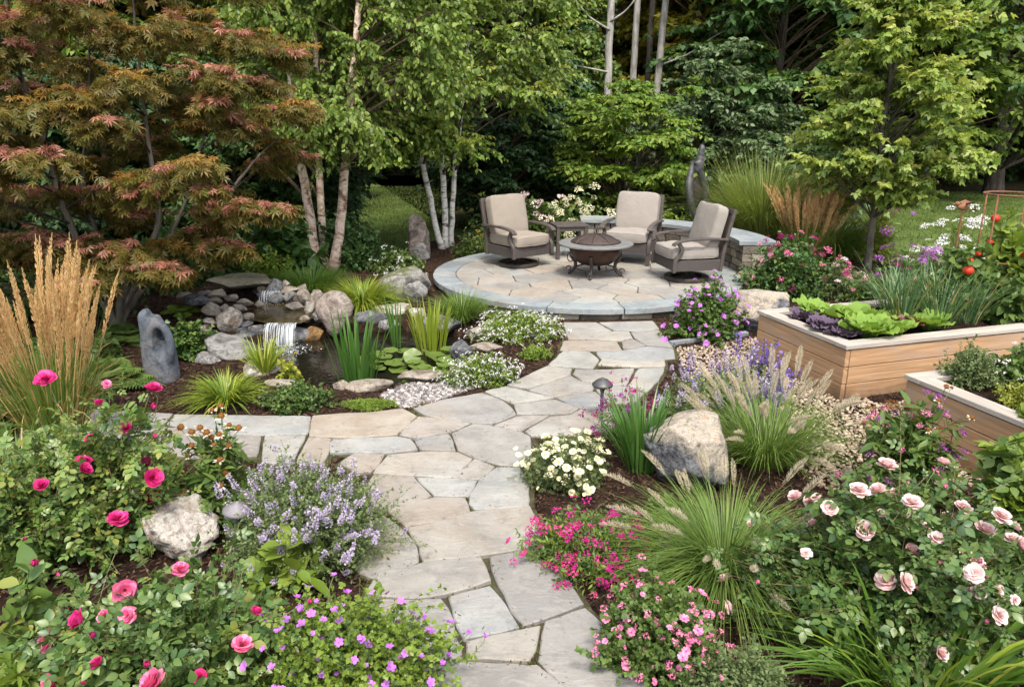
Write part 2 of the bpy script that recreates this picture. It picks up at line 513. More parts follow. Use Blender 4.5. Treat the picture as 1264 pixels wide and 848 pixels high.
def put_flowers(th, rng, D, A, fl, rx, ry, h):
    """fl: dict(mesh=[...], n, size, name, up, min_u, lift, many)"""
    score = D[:, 2] / h + np.hypot(D[:, 0] / rx, D[:, 1] / ry) * fl.get('side', .7) - D[:, 1] / ry * fl.get('front', .25) + rng.random(len(D)) * fl.get('jit', .6)
    order = np.argsort(-score)
    n = fl['n']
    idx = order[:min(n, len(order))]
    if n > len(order): idx = np.concatenate([idx, rng.choice(order[:max(5, len(order) * 2 // 3)], n - len(order))])
    pos = D[idx] + rng.normal(size=(len(idx), 3)) * fl.get('spread', .02)
    d = unit(unit(D[idx] / np.array([rx, ry, h])) * fl.get('outw', .6) + Z3 * fl.get('up', .7) + np.array([0, -.25, 0]) + rng.normal(size=pos.shape) * fl.get('turn', .25))
    pos = pos + d * fl.get('lift', .02)
    pos[:, 2] = np.maximum(pos[:, 2], .03)
    sz = fl['size'] * (1 + fl.get('sv', .22) * rng.normal(size=len(idx))).clip(.55, 1.5)
    if fl.get('stalk'):
        gs = Geo()
        st = np.stack([D[idx] * .92, (D[idx] + pos) / 2, pos], 1)
        gs.tubes(st, .0018, 3, 0, cap=False)
        stuff(gs.build('stalk', fl.get('stalk_mat', 'stem_green'), th))
    keep = min(len(idx), fl.get('parts', 100))
    near = np.argsort(pos[:, 1] - pos[:, 2])
    if len(idx) > keep:
        g = Geo()
        rest = near[keep:]
        tv = fl['mesh'][0]
        g_from_mesh(g, tv, pos[rest], zframes(d[rest], rng), sz[rest])
        o = g.build(fl['name'], [m for m in tv.materials], th, smooth=False)
        stuff(o)
    for k in near[:keep]:
        me = fl['mesh'][int(rng.integers(len(fl['mesh'])))]
        link(fl['name'], me, th, pos[k], zquat(d[k], rng), float(sz[k]))

def g_from_mesh(g, me, pos, fr, size):
    V = np.zeros(len(me.vertices) * 3, np.float32); me.vertices.foreach_get('co', V); V = V.reshape(-1, 3).astype(float)
    by = {}
    for p in me.polygons: by.setdefault(p.material_index, []).append(tuple(p.vertices))
    for mi, fs in by.items(): g.inst((V, fs), pos, fr, size, mi)

def mesh_only(geo, name, mats, smooth=False):
    o = geo.build(name, mats, smooth=smooth)
    me = o.data
    bpy.data.objects.remove(o)
    return me

def blades(g, n, rng, r0, length, lean, droop, width, segs=6, mat=0, base=None, az=None, fold=0.0, rx=1.0, ry=1.0):
    """arching grass blades as tapered ribbons"""
    az = rng.random(n) * 6.283 if az is None else az
    a = np.stack([np.cos(az), np.sin(az), np.zeros(n)], -1)
    P0 = (a * (r0 * np.sqrt(rng.random(n)))[:, None] if base is None else base) * np.array([rx, ry, 1])
    Ln = length[0] + (length[1] - length[0]) * rng.random(n)
    th = lean[0] + (lean[1] - lean[0]) * rng.random(n)
    dr = droop[0] + (droop[1] - droop[0]) * rng.random(n)
    t = np.linspace(0, 1, segs)[None]
    hor = Ln[:, None] * (np.sin(th)[:, None] * t + dr[:, None] * .55 * t ** 2)
    ver = Ln[:, None] * (np.cos(th)[:, None] * t - dr[:, None] * .75 * t ** 2.4)
    P = P0[:, None] + a[:, None] * hor[..., None] + Z3 * ver[..., None]
    P[..., 2] = np.maximum(P[..., 2], .008)
    s = np.stack([-np.sin(az), np.cos(az), np.zeros(n)], -1)
    tw = rng.normal(size=n) * .5
    s = s * np.cos(tw)[:, None] + (a * .6 + Z3 * .2) * np.sin(tw)[:, None]
    w = (width * (.7 + .6 * rng.random(n)))[:, None] * np.minimum(1, (1.02 - t) * 2.2) * np.minimum(1, .5 + t * 2) * .5
    if fold:
        v = np.stack([P - s[:, None] * w[..., None] + Z3 * fold * w[..., None], P, P + s[:, None] * w[..., None] + Z3 * fold * w[..., None]], 2)
        k = 3
    else:
        v = np.stack([P - s[:, None] * w[..., None], P + s[:, None] * w[..., None]], 2)
        k = 2
    i = np.arange(segs - 1)[:, None] * k; j = np.arange(k - 1)[None]
    q = np.stack([i + j, i + j + 1, i + j + 1 + k, i + j + k], -1).reshape(-1, 4)
    off = (np.arange(n) * segs * k)[:, None, None]
    g.add(v, (q[None] + off).reshape(-1, 4), mat)
    return P

def grass(name, label, cat, base, n, r0, length, lean, droop, width, lm, group=None, seed=1, segs=6, fold=0.0, rx=1, ry=1, part='foliage', extra=None):
    rng = np.random.default_rng(seed)
    th = thing(name, label, cat, base, group)
    g = Geo()
    blades(g, n, rng, r0, length, lean, droop, width, segs, 0, fold=fold, rx=rx, ry=ry)
    if extra: blades(g, extra['n'], rng, r0, extra.get('length', length), extra.get('lean', lean), extra.get('droop', droop), width, segs, 1, fold=fold, rx=rx, ry=ry)
    g.build(part, [lm] + ([extra['mat']] if extra else []), th, smooth=True)
    return th

def sprays(gl, gt, cen, od, rad, K, n, flat, droop, tm, size, rng, mats=(0,), out=.7, up=.9, nr=.4, ldroop=.2, twr=.004, radial=False, arch=.15, spread=1.0, bias=.12):
    Ns = len(cen)
    rad = np.broadcast_to(np.asarray(rad, float), (Ns,))
    s0 = cen - od * (rad * .75)[:, None]
    dv = unit(rng.normal(size=(Ns, K, 3)) * spread) * np.array([1, 1, flat]) + od[:, None] * .45
    e = cen[:, None] + dv * (rad[:, None] * (.45 + .6 * rng.random((Ns, K))))[..., None]
    st = s0[:, None] + (cen - s0)[:, None] * rng.random((Ns, K, 1)) * .8
    e[..., 2] -= droop * rad[:, None] * (.4 + rng.random((Ns, K)))
    A = st.reshape(-1, 3); D = e.reshape(-1, 3)
    B = (A + D) / 2 + Z3 * np.repeat(rad, K)[:, None] * arch
    gt.tubes(bez(A, B, D, np.broadcast_to(np.linspace(0, 1, 4), (len(A), 4))), np.linspace(twr, twr * .4, 4)[None] * np.ones((len(A), 1)), 3, 0, cap=False)
    if len(mats) == 1:
        leaves_on(gl, A, B, D, n, .12, tm, size, rng, mats[0], out, ldroop, up, nr, radial=radial)
    else:
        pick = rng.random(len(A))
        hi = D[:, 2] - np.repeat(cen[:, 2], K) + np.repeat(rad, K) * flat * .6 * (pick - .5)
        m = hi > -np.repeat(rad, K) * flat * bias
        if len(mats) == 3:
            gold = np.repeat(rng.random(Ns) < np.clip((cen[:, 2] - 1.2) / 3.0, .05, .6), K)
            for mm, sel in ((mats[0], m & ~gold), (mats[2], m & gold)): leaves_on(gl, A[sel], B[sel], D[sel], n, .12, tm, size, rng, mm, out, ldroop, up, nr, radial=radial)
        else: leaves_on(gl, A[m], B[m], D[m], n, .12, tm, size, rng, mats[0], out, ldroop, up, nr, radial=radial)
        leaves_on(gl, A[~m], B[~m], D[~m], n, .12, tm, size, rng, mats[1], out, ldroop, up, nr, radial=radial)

def limbs(gt, trunks, cen, rng, k_up=.55, r=.02, bow=.25, mat=0):
    """a curved limb from the best place on a trunk to each spray"""
    pts = np.concatenate([t[0] for t in trunks]); rr = np.concatenate([np.broadcast_to(t[1], len(t[0])) for t in trunks])
    pz = np.concatenate([np.linspace(0, 1, len(t[0])) for t in trunks])
    hd = np.linalg.norm(cen[:, None, :2] - pts[None, :, :2], axis=-1)
    want = cen[:, None, 2] - k_up * hd
    cost = np.abs(want - pts[None, :, 2]) + .35 * hd + (pz[None] < .12) * .8
    i = cost.argmin(1)
    A = pts[i]
    B = (A + cen) / 2 + Z3 * (np.linalg.norm(cen - A, axis=1) * bow * .5)[:, None] + rng.normal(size=A.shape) * .05 * np.linalg.norm(cen - A, axis=1)[:, None]
    ra = np.minimum(rr[i] * .55, r * (.5 + np.linalg.norm(cen - A, axis=1)))
    gt.tubes(bez(A, B, cen, np.broadcast_to(np.linspace(0, 1, 8), (len(A), 8))), np.linspace(1, .22, 8)[None] * ra[:, None], 5, mat, cap=False)
    return unit(cen - B)

def trunk_line(pts, r0, r1, n=24, rng=None, wob=.02):
    pts = np.asarray(pts, float)
    t = np.linspace(0, len(pts) - 1, n)
    P = np.stack([np.interp(t, np.arange(len(pts)), pts[:, k]) for k in range(3)], -1)
    for _ in range(3): P[1:-1] = (P[:-2] + 2 * P[1:-1] + P[2:]) / 4
    if rng is not None: P[1:, :2] += np.cumsum(rng.normal(size=(n - 1, 2)) * wob * .3, 0)
    r = np.linspace(r0, r1, n)
    r[:2] *= [1.35, 1.12]
    return (P, r)

# ------------------------------------------------------------------ rocks
def rock_mesh(name, seed, sx, sy, sz, mat, cuts=9, rough=.1, sub=4, flat_top=False, crisp=34, planes=None):
    rng = np.random.default_rng(seed)
    bm = bmesh.new()
    bmesh.ops.create_icosphere(bm, subdivisions=sub, radius=1)
    V = np.array([v.co[:] for v in bm.verts])
    pn = unit(rng.normal(size=(cuts + 2, 3))); pd = .52 + .34 * rng.random(cuts + 2)
    if planes is not None:
        pn = np.concatenate([pn, unit(np.array([p[:3] for p in planes], float))]); pd = np.concatenate([pd, [p[3] for p in planes]])
    dt = np.maximum(V @ pn.T, 1e-3)
    rk_ = pd[None] / dt
    rr = (np.sum(rk_ ** -crisp, 1) + 1.05 ** -crisp) ** (-1.0 / crisp)
    V = V * rr[:, None]
    if flat_top:
        V[:, 2] = np.where(V[:, 2] > .55, .55 + (V[:, 2] - .55) * .12, V[:, 2])
    o = rng.random(3) * 50
    for i, p in enumerate(V):
        q = Vector(p)
        V[i] = p * (1 + rough * mnoise.noise(q * 1.6 + Vector(o)) + rough * .55 * mnoise.noise(q * 4.1 + Vector(o)) + rough * .32 * mnoise.noise(q * 10 + Vector(o)) + rough * .16 * mnoise.noise(q * 24 + Vector(o)))
    V *= np.array([sx, sy, sz]) / (V.max(0) - V.min(0)) * 1.0
    V[:, 2] -= V[:, 2].min()
    for v, p in zip(bm.verts, V): v.co = p
    me = bpy.data.meshes.new(name)
    bm.to_mesh(me); bm.free()
    me.polygons.foreach_set('use_smooth', np.ones(len(me.polygons), bool))
    me.materials.append(MATS[mat])
    return me
def rock(name, label, cat, loc, size, mat, seed, group=None, rz=None, sink=.15, **kw):
    me = rock_mesh(name, seed, *size, mat, **kw)
    o = bpy.data.objects.new(name, me); C.objects.link(o)
    o.location = (loc[0], loc[1], loc[2] - sink * size[2])
    o.rotation_euler = (0, 0, (seed * 1.37) % 6.28 if rz is None else rz)
    return tag(o, label, cat, group)

def inside(X, Y, poly):
    r = np.zeros(X.shape, bool)
    n = len(poly)
    for i in range(n):
        x0, y0 = poly[i]; x1, y1 = poly[(i + 1) % n]
        c = ((y0 > Y) != (y1 > Y))
        with np.errstate(divide='ignore', invalid='ignore'):
            r ^= c & (X < (x1 - x0) * (Y - y0) / (y1 - y0 + 1e-12) + x0)
    return r

# ------------------------------------------------------------------ palette
surfmat('mulch', [(.022, .012, .008), (.06, .032, .02), (.10, .06, .038)], 14, .95, 1.0, .03, spec=.15)
leafmat('chips', [(.02, .011, .007), (.06, .03, .018), (.11, .06, .036), (.04, .02, .013), (.17, .105, .065)], 0, .9, .15, 0)
surfmat('joint', [(.03, .024, .016), (.06, .05, .034), (.055, .058, .022), (.085, .075, .05)], 9, .95, .8, .01, spec=.1)
surfmat('soil', [(.018, .011, .007), (.045, .028, .018)], 20, .95, .8, .02, spec=.1)
surfmat('litter', [(.02, .016, .009), (.045, .032, .016), (.05, .05, .018)], 8, .95, .8, .04, spec=.1)
surfmat('lawn', [(.05, .07, .016), (.07, .105, .022), (.10, .13, .035)], 0.9, .9, .6, .03, spec=.1, fine=30)
leafmat('lawn_blade', [(.05, .085, .018), (.08, .12, .026), (.13, .155, .05)], .3, .6, .2)
stonemat('flag_buff', (0.208, 0.197, 0.175), (0.266, 0.251, 0.222), (0.31, 0.295, 0.263))
stonemat('flag_grey', (0.191, 0.18, 0.162), (0.241, 0.227, 0.202), (0.282, 0.267, 0.239))
stonemat('flag_blue', (0.192, 0.194, 0.186), (0.245, 0.246, 0.231), (0.292, 0.288, 0.266))
stonemat('flag_tan', (0.203, 0.174, 0.145), (0.253, 0.221, 0.183), (0.286, 0.26, 0.221))
stonemat('flag_rose', (0.202, 0.181, 0.156), (0.256, 0.23, 0.198), (0.292, 0.269, 0.236))
stonemat('bluestone', (0.153, 0.176, 0.184), (0.211, 0.234, 0.239), (0.27, 0.284, 0.279))
FLAGS = ['flag_buff', 'flag_grey', 'flag_blue', 'flag_tan', 'flag_rose']
surfmat('wall_stone', [(.09, .075, .06), (.21, .175, .135), (.30, .26, .20), (.17, .165, .16)], 3, .85, .9, .02, spec=.2, island=.65)
surfmat('mortar', [(.05, .045, .04), (.11, .10, .085)], 12, .95, .6, .01, spec=.1)
surfmat('pebble', [(.09, .085, .08), (.26, .24, .225), (.46, .43, .40), (.18, .15, .135)], 6, .6, .2, .002, island=.9)
surfmat('pea_gravel', [(.18, .125, .085), (.34, .26, .18), (.47, .39, .29), (.26, .19, .135)], 6, .7, .2, .002, island=.9)
rockmat('rock_grey', (.17, .162, .15), (.06, .057, .054), (.30, .29, .27))
rockmat('rock_tan', (.27, .22, .17), (.11, .085, .062), (.37, .325, .265))
rockmat('rock_pale', (.37, .325, .27), (.15, .10, .065), (.52, .485, .43), scale=5.0)
rockmat('rock_dark', (.085, .085, .09), (.03, .03, .032), (.19, .19, .19))
rockmat('rock_brown', (.20, .16, .13), (.085, .065, .055), (.33, .28, .24))
rockmat('rock_moss', (.20, .19, .165), (.08, .075, .07), (.33, .315, .29), moss=.9)
rockmat('rock_slab', (.155, .135, .095), (.07, .06, .045), (.23, .21, .165), moss=.25)
rockmat('rock_amber', (.17, .095, .035), (.07, .04, .02), (.27, .16, .06))
two_tone_rock('rock_mix', (.33, .285, .225), (.115, .115, .12), (.035, .035, .038))
rockmat('carved_stone', (.085, .098, .118), (.036, .043, .056), (.13, .125, .125), scale=1.7, bk=.7)
surfmat('metal_dark', [(.035, .028, .024), (.06, .048, .04)], 20, .5, .1, .002, metal=.3)
surfmat('frame_brown', [(.045, .036, .031), (.075, .060, .052), (.06, .048, .041)], 9, .55, .2, .003, stretch=(1, 1, 1))
surfmat('bronze', [(.032, .018, .013), (.062, .034, .024), (.045, .025, .018)], 6, .35, .1, .002, metal=.55)
surfmat('sculpture_metal', [(.05, .05, .052), (.09, .088, .088), (.14, .13, .125)], 8, .5, .25, .005, metal=.35)
surfmat('rust', [(.10, .04, .02), (.20, .085, .04), (.14, .055, .028)], 18, .85, .3, .003)
surfmat('lamp_metal', [(.055, .053, .052), (.10, .097, .095)], 14, .45, .15, .002, metal=.5)
surfmat('lamp_bleached', [(.13, .12, .125), (.21, .195, .20)], 14, .6, .15, .002, metal=.2)
surfmat('ash', [(.04, .022, .016), (.12, .06, .04), (.07, .04, .03)], 30, .95, .6, .01)
surfmat('mesh_screen', [(.045, .032, .028), (.09, .06, .05)], 40, .6, .4, .004, metal=.4)
surfmat('pit_tile', [(.10, .10, .095), (.155, .15, .14), (.125, .122, .115)], 10, .7, .3, .004)
surfmat('bark_birch', [(.10, .06, .042), (.42, .27, .19), (.62, .46, .35), (.78, .64, .53), (.55, .38, .28)], 4, .85, .8, .02, stretch=(1.2, 1.2, 1.9), dist=1.2)
surfmat('bark_white', [(.07, .06, .05), (.50, .45, .39), (.72, .68, .61), (.66, .61, .54), (.30, .26, .22)], 5, .85, .5, .012, stretch=(.8, .8, 2.4), dist=.6)
surfmat('bark_dark', [(.03, .023, .018), (.075, .058, .045), (.11, .09, .072)], 7, .95, 1.0, .03, stretch=(2, 2, .35))
surfmat('bark_maple', [(.055, .045, .034), (.10, .084, .062), (.145, .125, .095)], 6, .85, .4, .01, stretch=(2, 2, .5))
surfmat('bark_grey', [(.15, .135, .115), (.28, .26, .23), (.36, .34, .31)], 4, .9, .6, .02, stretch=(2, 2, .6))
surfmat('twig', [(.055, .035, .02), (.11, .075, .045)], 20, .9, .2, .002)
surfmat('stem_green', [(.06, .095, .025), (.09, .12, .035)], 20, .7, .1, .001)
surfmat('stem_red', [(.10, .05, .028), (.10, .10, .03)], 20, .7, .1, .001)

# cedar boards: long grain, a knot or two
def woodmat(name, c1, c2, c3, sx=1.0):
    m, nt, out = newmat(name)
    uvn = N(nt, 'ShaderNodeUVMap')
    g = N(nt, 'ShaderNodeNewGeometry')
    cmb = N(nt, 'ShaderNodeCombineXYZ')
    L(nt, g.outputs['Random Per Island'], cmb.inputs[1])
    sc_ = N(nt, 'ShaderNodeVectorMath', operation='SCALE'); sc_.inputs['Scale'].default_value = 23
    L(nt, cmb.outputs[0], sc_.inputs[0])
    ad = N(nt, 'ShaderNodeVectorMath', operation='ADD')
    L(nt, uvn.outputs[0], ad.inputs[0]); L(nt, sc_.outputs[0], ad.inputs[1])
    mp = N(nt, 'ShaderNodeMapping'); mp.inputs['Scale'].default_value = (.8, 15, 1)
    L(nt, ad.outputs[0], mp.inputs[0])
    a = noise_tex(nt, mp.outputs[0], 1.6, 6, .6, 1.4)
    mp2 = N(nt, 'ShaderNodeMapping'); mp2.inputs['Scale'].default_value = (2.5, 80, 1)
    L(nt, ad.outputs[0], mp2.inputs[0])
    b = noise_tex(nt, mp2.outputs[0], 1.5, 4, .6)
    k = noise_tex(nt, ad.outputs[0], 2.1, 4, .6)
    col = ramp(nt, [(.3, c1), (.5, c2), (.7, c3)], a).outputs[0]
    tint = ramp(nt, [(0, (.82, .80, .78)), (1, (1.12, 1.1, 1.08))], g.outputs['Random Per Island']).outputs[0]
    col = mixc(nt, col, tint, 1.0, 'MULTIPLY')
    col = mixc(nt, col, tuple(x * .55 for x in c1), ramp(nt, [(.57, (0, 0, 0)), (.8, (.4, .4, .4))], b).outputs[0])
    col = mixc(nt, col, (.27, .255, .235), ramp(nt, [(.5, (0, 0, 0)), (.72, (.6, .6, .6))], k).outputs[0])
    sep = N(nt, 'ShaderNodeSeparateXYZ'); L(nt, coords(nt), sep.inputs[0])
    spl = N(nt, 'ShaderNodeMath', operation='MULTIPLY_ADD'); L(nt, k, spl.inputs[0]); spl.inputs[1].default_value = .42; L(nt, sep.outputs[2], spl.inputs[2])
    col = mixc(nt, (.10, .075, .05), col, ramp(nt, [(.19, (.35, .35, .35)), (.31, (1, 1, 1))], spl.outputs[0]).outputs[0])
    vo = N(nt, 'ShaderNodeTexVoronoi', Scale=1.7)
    mp3 = N(nt, 'ShaderNodeMapping'); mp3.inputs['Scale'].default_value = (1, 2.6, 1)
    L(nt, ad.outputs[0], mp3.inputs[0]); L(nt, mp3.outputs[0], vo.inputs['Vector'])
    col = mixc(nt, (c1[0] * .35, c1[1] * .3, c1[2] * .28), col, ramp(nt, [(.035, (.15, .15, .15)), (.085, (1, 1, 1))], vo.outputs['Distance']).outputs[0])
    pb = N(nt, 'ShaderNodeBsdfPrincipled', Roughness=.75)
    pb.inputs['Specular IOR Level'].default_value = .25
    L(nt, col, pb.inputs['Base Color'])
    L(nt, bump(nt, b, .4, .003, bump(nt, a, .3, .006)), pb.inputs['Normal'])
    L(nt, pb.outputs[0], out.inputs[0])
woodmat('cedar', (.27, .155, .08), (.37, .225, .12), (.45, .30, .175))
woodmat('cedar_grey', (.30, .265, .225), (.40, .36, .31), (.49, .445, .39))

def fabricmat(name, col):
    m, nt, out = newmat(name)
    v = coords(nt)
    a = noise_tex(nt, v, 5, 5, .6)
    w1 = N(nt, 'ShaderNodeTexWave', wave_type='BANDS', bands_direction='X', Scale=260.0)
    w2 = N(nt, 'ShaderNodeTexWave', wave_type='BANDS', bands_direction='Z', Scale=260.0)
    L(nt, v, w1.inputs[0]); L(nt, v, w2.inputs[0])
    cl = ramp(nt, [(.3, tuple(x * .9 for x in col)), (.7, col)], a).outputs[0]
    pb = N(nt, 'ShaderNodeBsdfPrincipled', Roughness=.95)
    pb.inputs['Specular IOR Level'].default_value = .15
    L(nt, cl, pb.inputs['Base Color'])
    n = bump(nt, a, .5, .03)
    n = bump(nt, w1.outputs[1], .12, .001, n)
    L(nt, bump(nt, w2.outputs[1], .12, .001, n), pb.inputs['Normal'])
    L(nt, pb.outputs[0], out.inputs[0])
fabricmat('canvas', (.25, .212, .172))
fabricmat('canvas_pale', (.275, .245, .213))
def wickermat():
    m, nt, out = newmat('wicker')
    v = coords(nt)
    br = N(nt, 'ShaderNodeTexBrick', Scale=34.0)
    br.inputs['Color1'].default_value = (.085, .07, .062, 1); br.inputs['Color2'].default_value = (.055, .045, .04, 1); br.inputs['Mortar'].default_value = (.018, .015, .013, 1)
    mp = N(nt, 'ShaderNodeMapping'); mp.inputs['Rotation'].default_value = (R(90), 0, 0)
    ad = N(nt, 'ShaderNodeSeparateXYZ'); L(nt, v, ad.inputs[0])
    sm = N(nt, 'ShaderNodeMath', operation='ADD'); L(nt, ad.outputs[0], sm.inputs[0]); L(nt, ad.outputs[1], sm.inputs[1])
    cb = N(nt, 'ShaderNodeCombineXYZ'); L(nt, sm.outputs[0], cb.inputs[0]); L(nt, ad.outputs[2], cb.inputs[1])
    L(nt, cb.outputs[0], br.inputs['Vector'])
    pb = N(nt, 'ShaderNodeBsdfPrincipled', Roughness=.6)
    L(nt, br.outputs[0], pb.inputs['Base Color'])
    L(nt, bump(nt, br.outputs[1], -.7, .006), pb.inputs['Normal'])
    L(nt, pb.outputs[0], out.inputs[0])
wickermat()
def watermat():
    m, nt, out = newmat('water')
    v = coords(nt)
    a = noise_tex(nt, v, 9, 3, .5, .6)
    gl = N(nt, 'ShaderNodeBsdfPrincipled', Roughness=.04, IOR=1.33)
    gl.inputs['Base Color'].default_value = (.010, .009, .006, 1)
    gl.inputs['Specular IOR Level'].default_value = .6
    L(nt, bump(nt, a, .25, .02), gl.inputs['Normal'])
    L(nt, gl.outputs[0], out.inputs[0])
    m, nt, out = newmat('water_shallow')
    v = coords(nt)
    a = noise_tex(nt, v, 5, 5, .6)
    gl = N(nt, 'ShaderNodeBsdfPrincipled', Roughness=.08, IOR=1.33)
    L(nt, ramp(nt, [(.35, (.035, .026, .012)), (.65, (.085, .065, .03))], a).outputs[0], gl.inputs['Base Color'])
    L(nt, bump(nt, a, .3, .02), gl.inputs['Normal'])
    L(nt, gl.outputs[0], out.inputs[0])
    m, nt, out = newmat('fall')
    v = coords(nt, 'Object', (85, 6, 1.1))
    a = noise_tex(nt, v, 1.0, 2, .5)
    gl = N(nt, 'ShaderNodeBsdfPrincipled', Roughness=.12, IOR=1.33)
    gl.inputs['Base Color'].default_value = (.72, .76, .78, 1)
    tr = N(nt, 'ShaderNodeBsdfTransparent')
    mx = N(nt, 'ShaderNodeMixShader')
    L(nt, ramp(nt, [(.42, (.03, .03, .03)), (.66, (.7, .7, .7))], a).outputs[0], mx.inputs[0])
    L(nt, tr.outputs[0], mx.inputs[1]); L(nt, gl.outputs[0], mx.inputs[2])
    L(nt, mx.outputs[0], out.inputs[0])
watermat()
surfmat('foam', [(.45, .48, .48), (.8, .82, .82)], 20, .4, .3, .01)

# leaves
GAIN.update(leaf_wood=(2.8, 2.4, 1.6), leaf_hemlock=(2.5, 2.3, 1.8), leaf_birch=(1.75, 1.5, 1.2), leaf_birch_light=(1.5, 1.35, 1.1), leaf_ymaple=(2.1, 1.95, 1.3), leaf_ymaple_tip=(1.9, 1.75, 1.3), leaf_dogwood=(1.5, 1.4, 1.1), leaf_jap_bronze=(1.35, 1.45, 1.35), leaf_jap_olive=(1.5, 1.45, 1.1), leaf_dark=(1.9, 1.75, 1.3), leaf_blue=(2.0, 1.75, 1.3), leaf_rose=(1.7, 1.35, .95), leaf_rose_light=(1.65, 1.38, .95), leaf_cat=(1.3, 1.3, 1.2), leaf_bright=(1.4, 1.28, 1.0), leaf_yellow=(1, 1, 1), leaf_brown=(1, 1, 1))
leafmat('leaf_rose', [(.022, .060, .022), (.04, .095, .033), (.055, .115, .04), (.075, .13, .045)], .22, .38, .45)
leafmat('leaf_rose_light', [(.045, .10, .03), (.075, .145, .045), (.10, .17, .06), (.14, .17, .05)], .25, .4, .45)
leafmat('leaf_mid', [(.04, .085, .02), (.07, .125, .03), (.10, .16, .04)], .28)
leafmat('leaf_dark', [(.016, .042, .014), (.028, .065, .022), (.045, .09, .03)], .22)
leafmat('leaf_bright', [(.085, .15, .022), (.12, .19, .03), (.16, .225, .045)], .32)
leafmat('leaf_lime', [(.15, .20, .022), (.21, .26, .035), (.28, .30, .05)], .32)
leafmat('leaf_yellow', [(.30, .22, .02), (.36, .29, .04), (.22, .23, .04)], .3)
leafmat('leaf_cat', [(.11, .145, .065), (.16, .195, .09), (.125, .175, .06)], .28, .7, .2)
leafmat('leaf_thyme', [(.06, .10, .04), (.095, .14, .06), (.13, .175, .08)], .25, .6, .25)
leafmat('leaf_blue', [(.026, .055, .028), (.045, .08, .042), (.068, .105, .058)], .22)
leafmat('leaf_ivygreen', [(.02, .055, .012), (.035, .085, .02), (.055, .115, .03)], .25, .35, .5)
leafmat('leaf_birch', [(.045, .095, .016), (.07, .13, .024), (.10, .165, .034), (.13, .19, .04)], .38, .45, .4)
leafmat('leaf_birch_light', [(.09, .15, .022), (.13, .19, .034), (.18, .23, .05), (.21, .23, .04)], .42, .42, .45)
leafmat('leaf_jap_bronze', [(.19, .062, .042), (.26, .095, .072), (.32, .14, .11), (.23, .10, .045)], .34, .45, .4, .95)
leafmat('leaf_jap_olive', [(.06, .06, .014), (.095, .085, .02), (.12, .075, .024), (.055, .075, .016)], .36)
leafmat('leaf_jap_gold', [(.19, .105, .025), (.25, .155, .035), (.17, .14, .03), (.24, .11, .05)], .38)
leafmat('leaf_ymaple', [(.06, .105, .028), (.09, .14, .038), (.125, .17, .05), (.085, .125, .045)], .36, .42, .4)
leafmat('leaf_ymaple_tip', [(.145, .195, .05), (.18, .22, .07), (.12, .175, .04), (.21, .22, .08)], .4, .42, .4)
leafmat('leaf_wood', [(.026, .05, .013), (.042, .075, .019), (.06, .10, .026)], .3)
leafmat('leaf_wood_sunlit', [(.10, .12, .016), (.17, .175, .025), (.24, .22, .035)], .45)  # sunlit glow of the far leaves put into a lighter yellow-green leaf colour
leafmat('leaf_hemlock', [(.009, .024, .010), (.016, .038, .016), (.026, .052, .02)], .15)
leafmat('leaf_dogwood', [(.05, .11, .014), (.08, .15, .02), (.12, .185, .03)], .36)
leafmat('leaf_moss', [(.05, .065, .015), (.075, .085, .02), (.10, .10, .03)], .15, .8, .1)
leafmat('leaf_brown', [(.14, .08, .035), (.20, .13, .06), (.10, .09, .03)], .2)
leafmat('blade_green', [(.045, .105, .014), (.07, .145, .022), (.10, .18, .035)], .3, .4, .4)
leafmat('blade_iris', [(.035, .105, .02), (.055, .14, .03), (.085, .17, .045)], .32, .35, .5)
leafmat('blade_yellow', [(.13, .20, .02), (.18, .25, .03), (.25, .29, .055)], .35, .4, .4)
leafmat('blade_fine', [(.065, .125, .022), (.095, .17, .035), (.13, .205, .055)], .3, .5, .3)
leafmat('blade_light', [(.11, .175, .04), (.155, .22, .06), (.20, .25, .085)], .35, .5, .3)
leafmat('blade_pale', [(.12, .15, .045), (.17, .19, .065), (.22, .225, .09)], .3, .5, .3)
leafmat('blade_straw', [(.30, .215, .09), (.40, .30, .14), (.24, .19, .08)], .25, .6, .25)
leafmat('blade_onion', [(.045, .11, .045), (.075, .15, .068), (.11, .18, .09)], .2, .4, .4)
leafmat('plume_gold', [(.58, .36, .15), (.67, .45, .21), (.73, .54, .29)], .4, .8, .1, 0)
leafmat('plume_buff', [(.52, .43, .29), (.62, .53, .38), (.68, .60, .46)], .45, .8, .1, 0)
leafmat('lily_pad', [(.06, .105, .02), (.10, .15, .03), (.14, .175, .045)], .1, .3, .5)
leafmat('lettuce', [(.10, .21, .025), (.16, .28, .04), (.21, .32, .06), (.13, .20, .04)], .35, .6, .2)
leafmat('lettuce_red', [(.075, .022, .015), (.13, .04, .025), (.11, .065, .02)], .25, .4, .4, .9)
leafmat('kale', [(.075, .035, .08), (.12, .06, .125), (.085, .065, .09), (.095, .05, .105)], .12, .65, .2, .9)
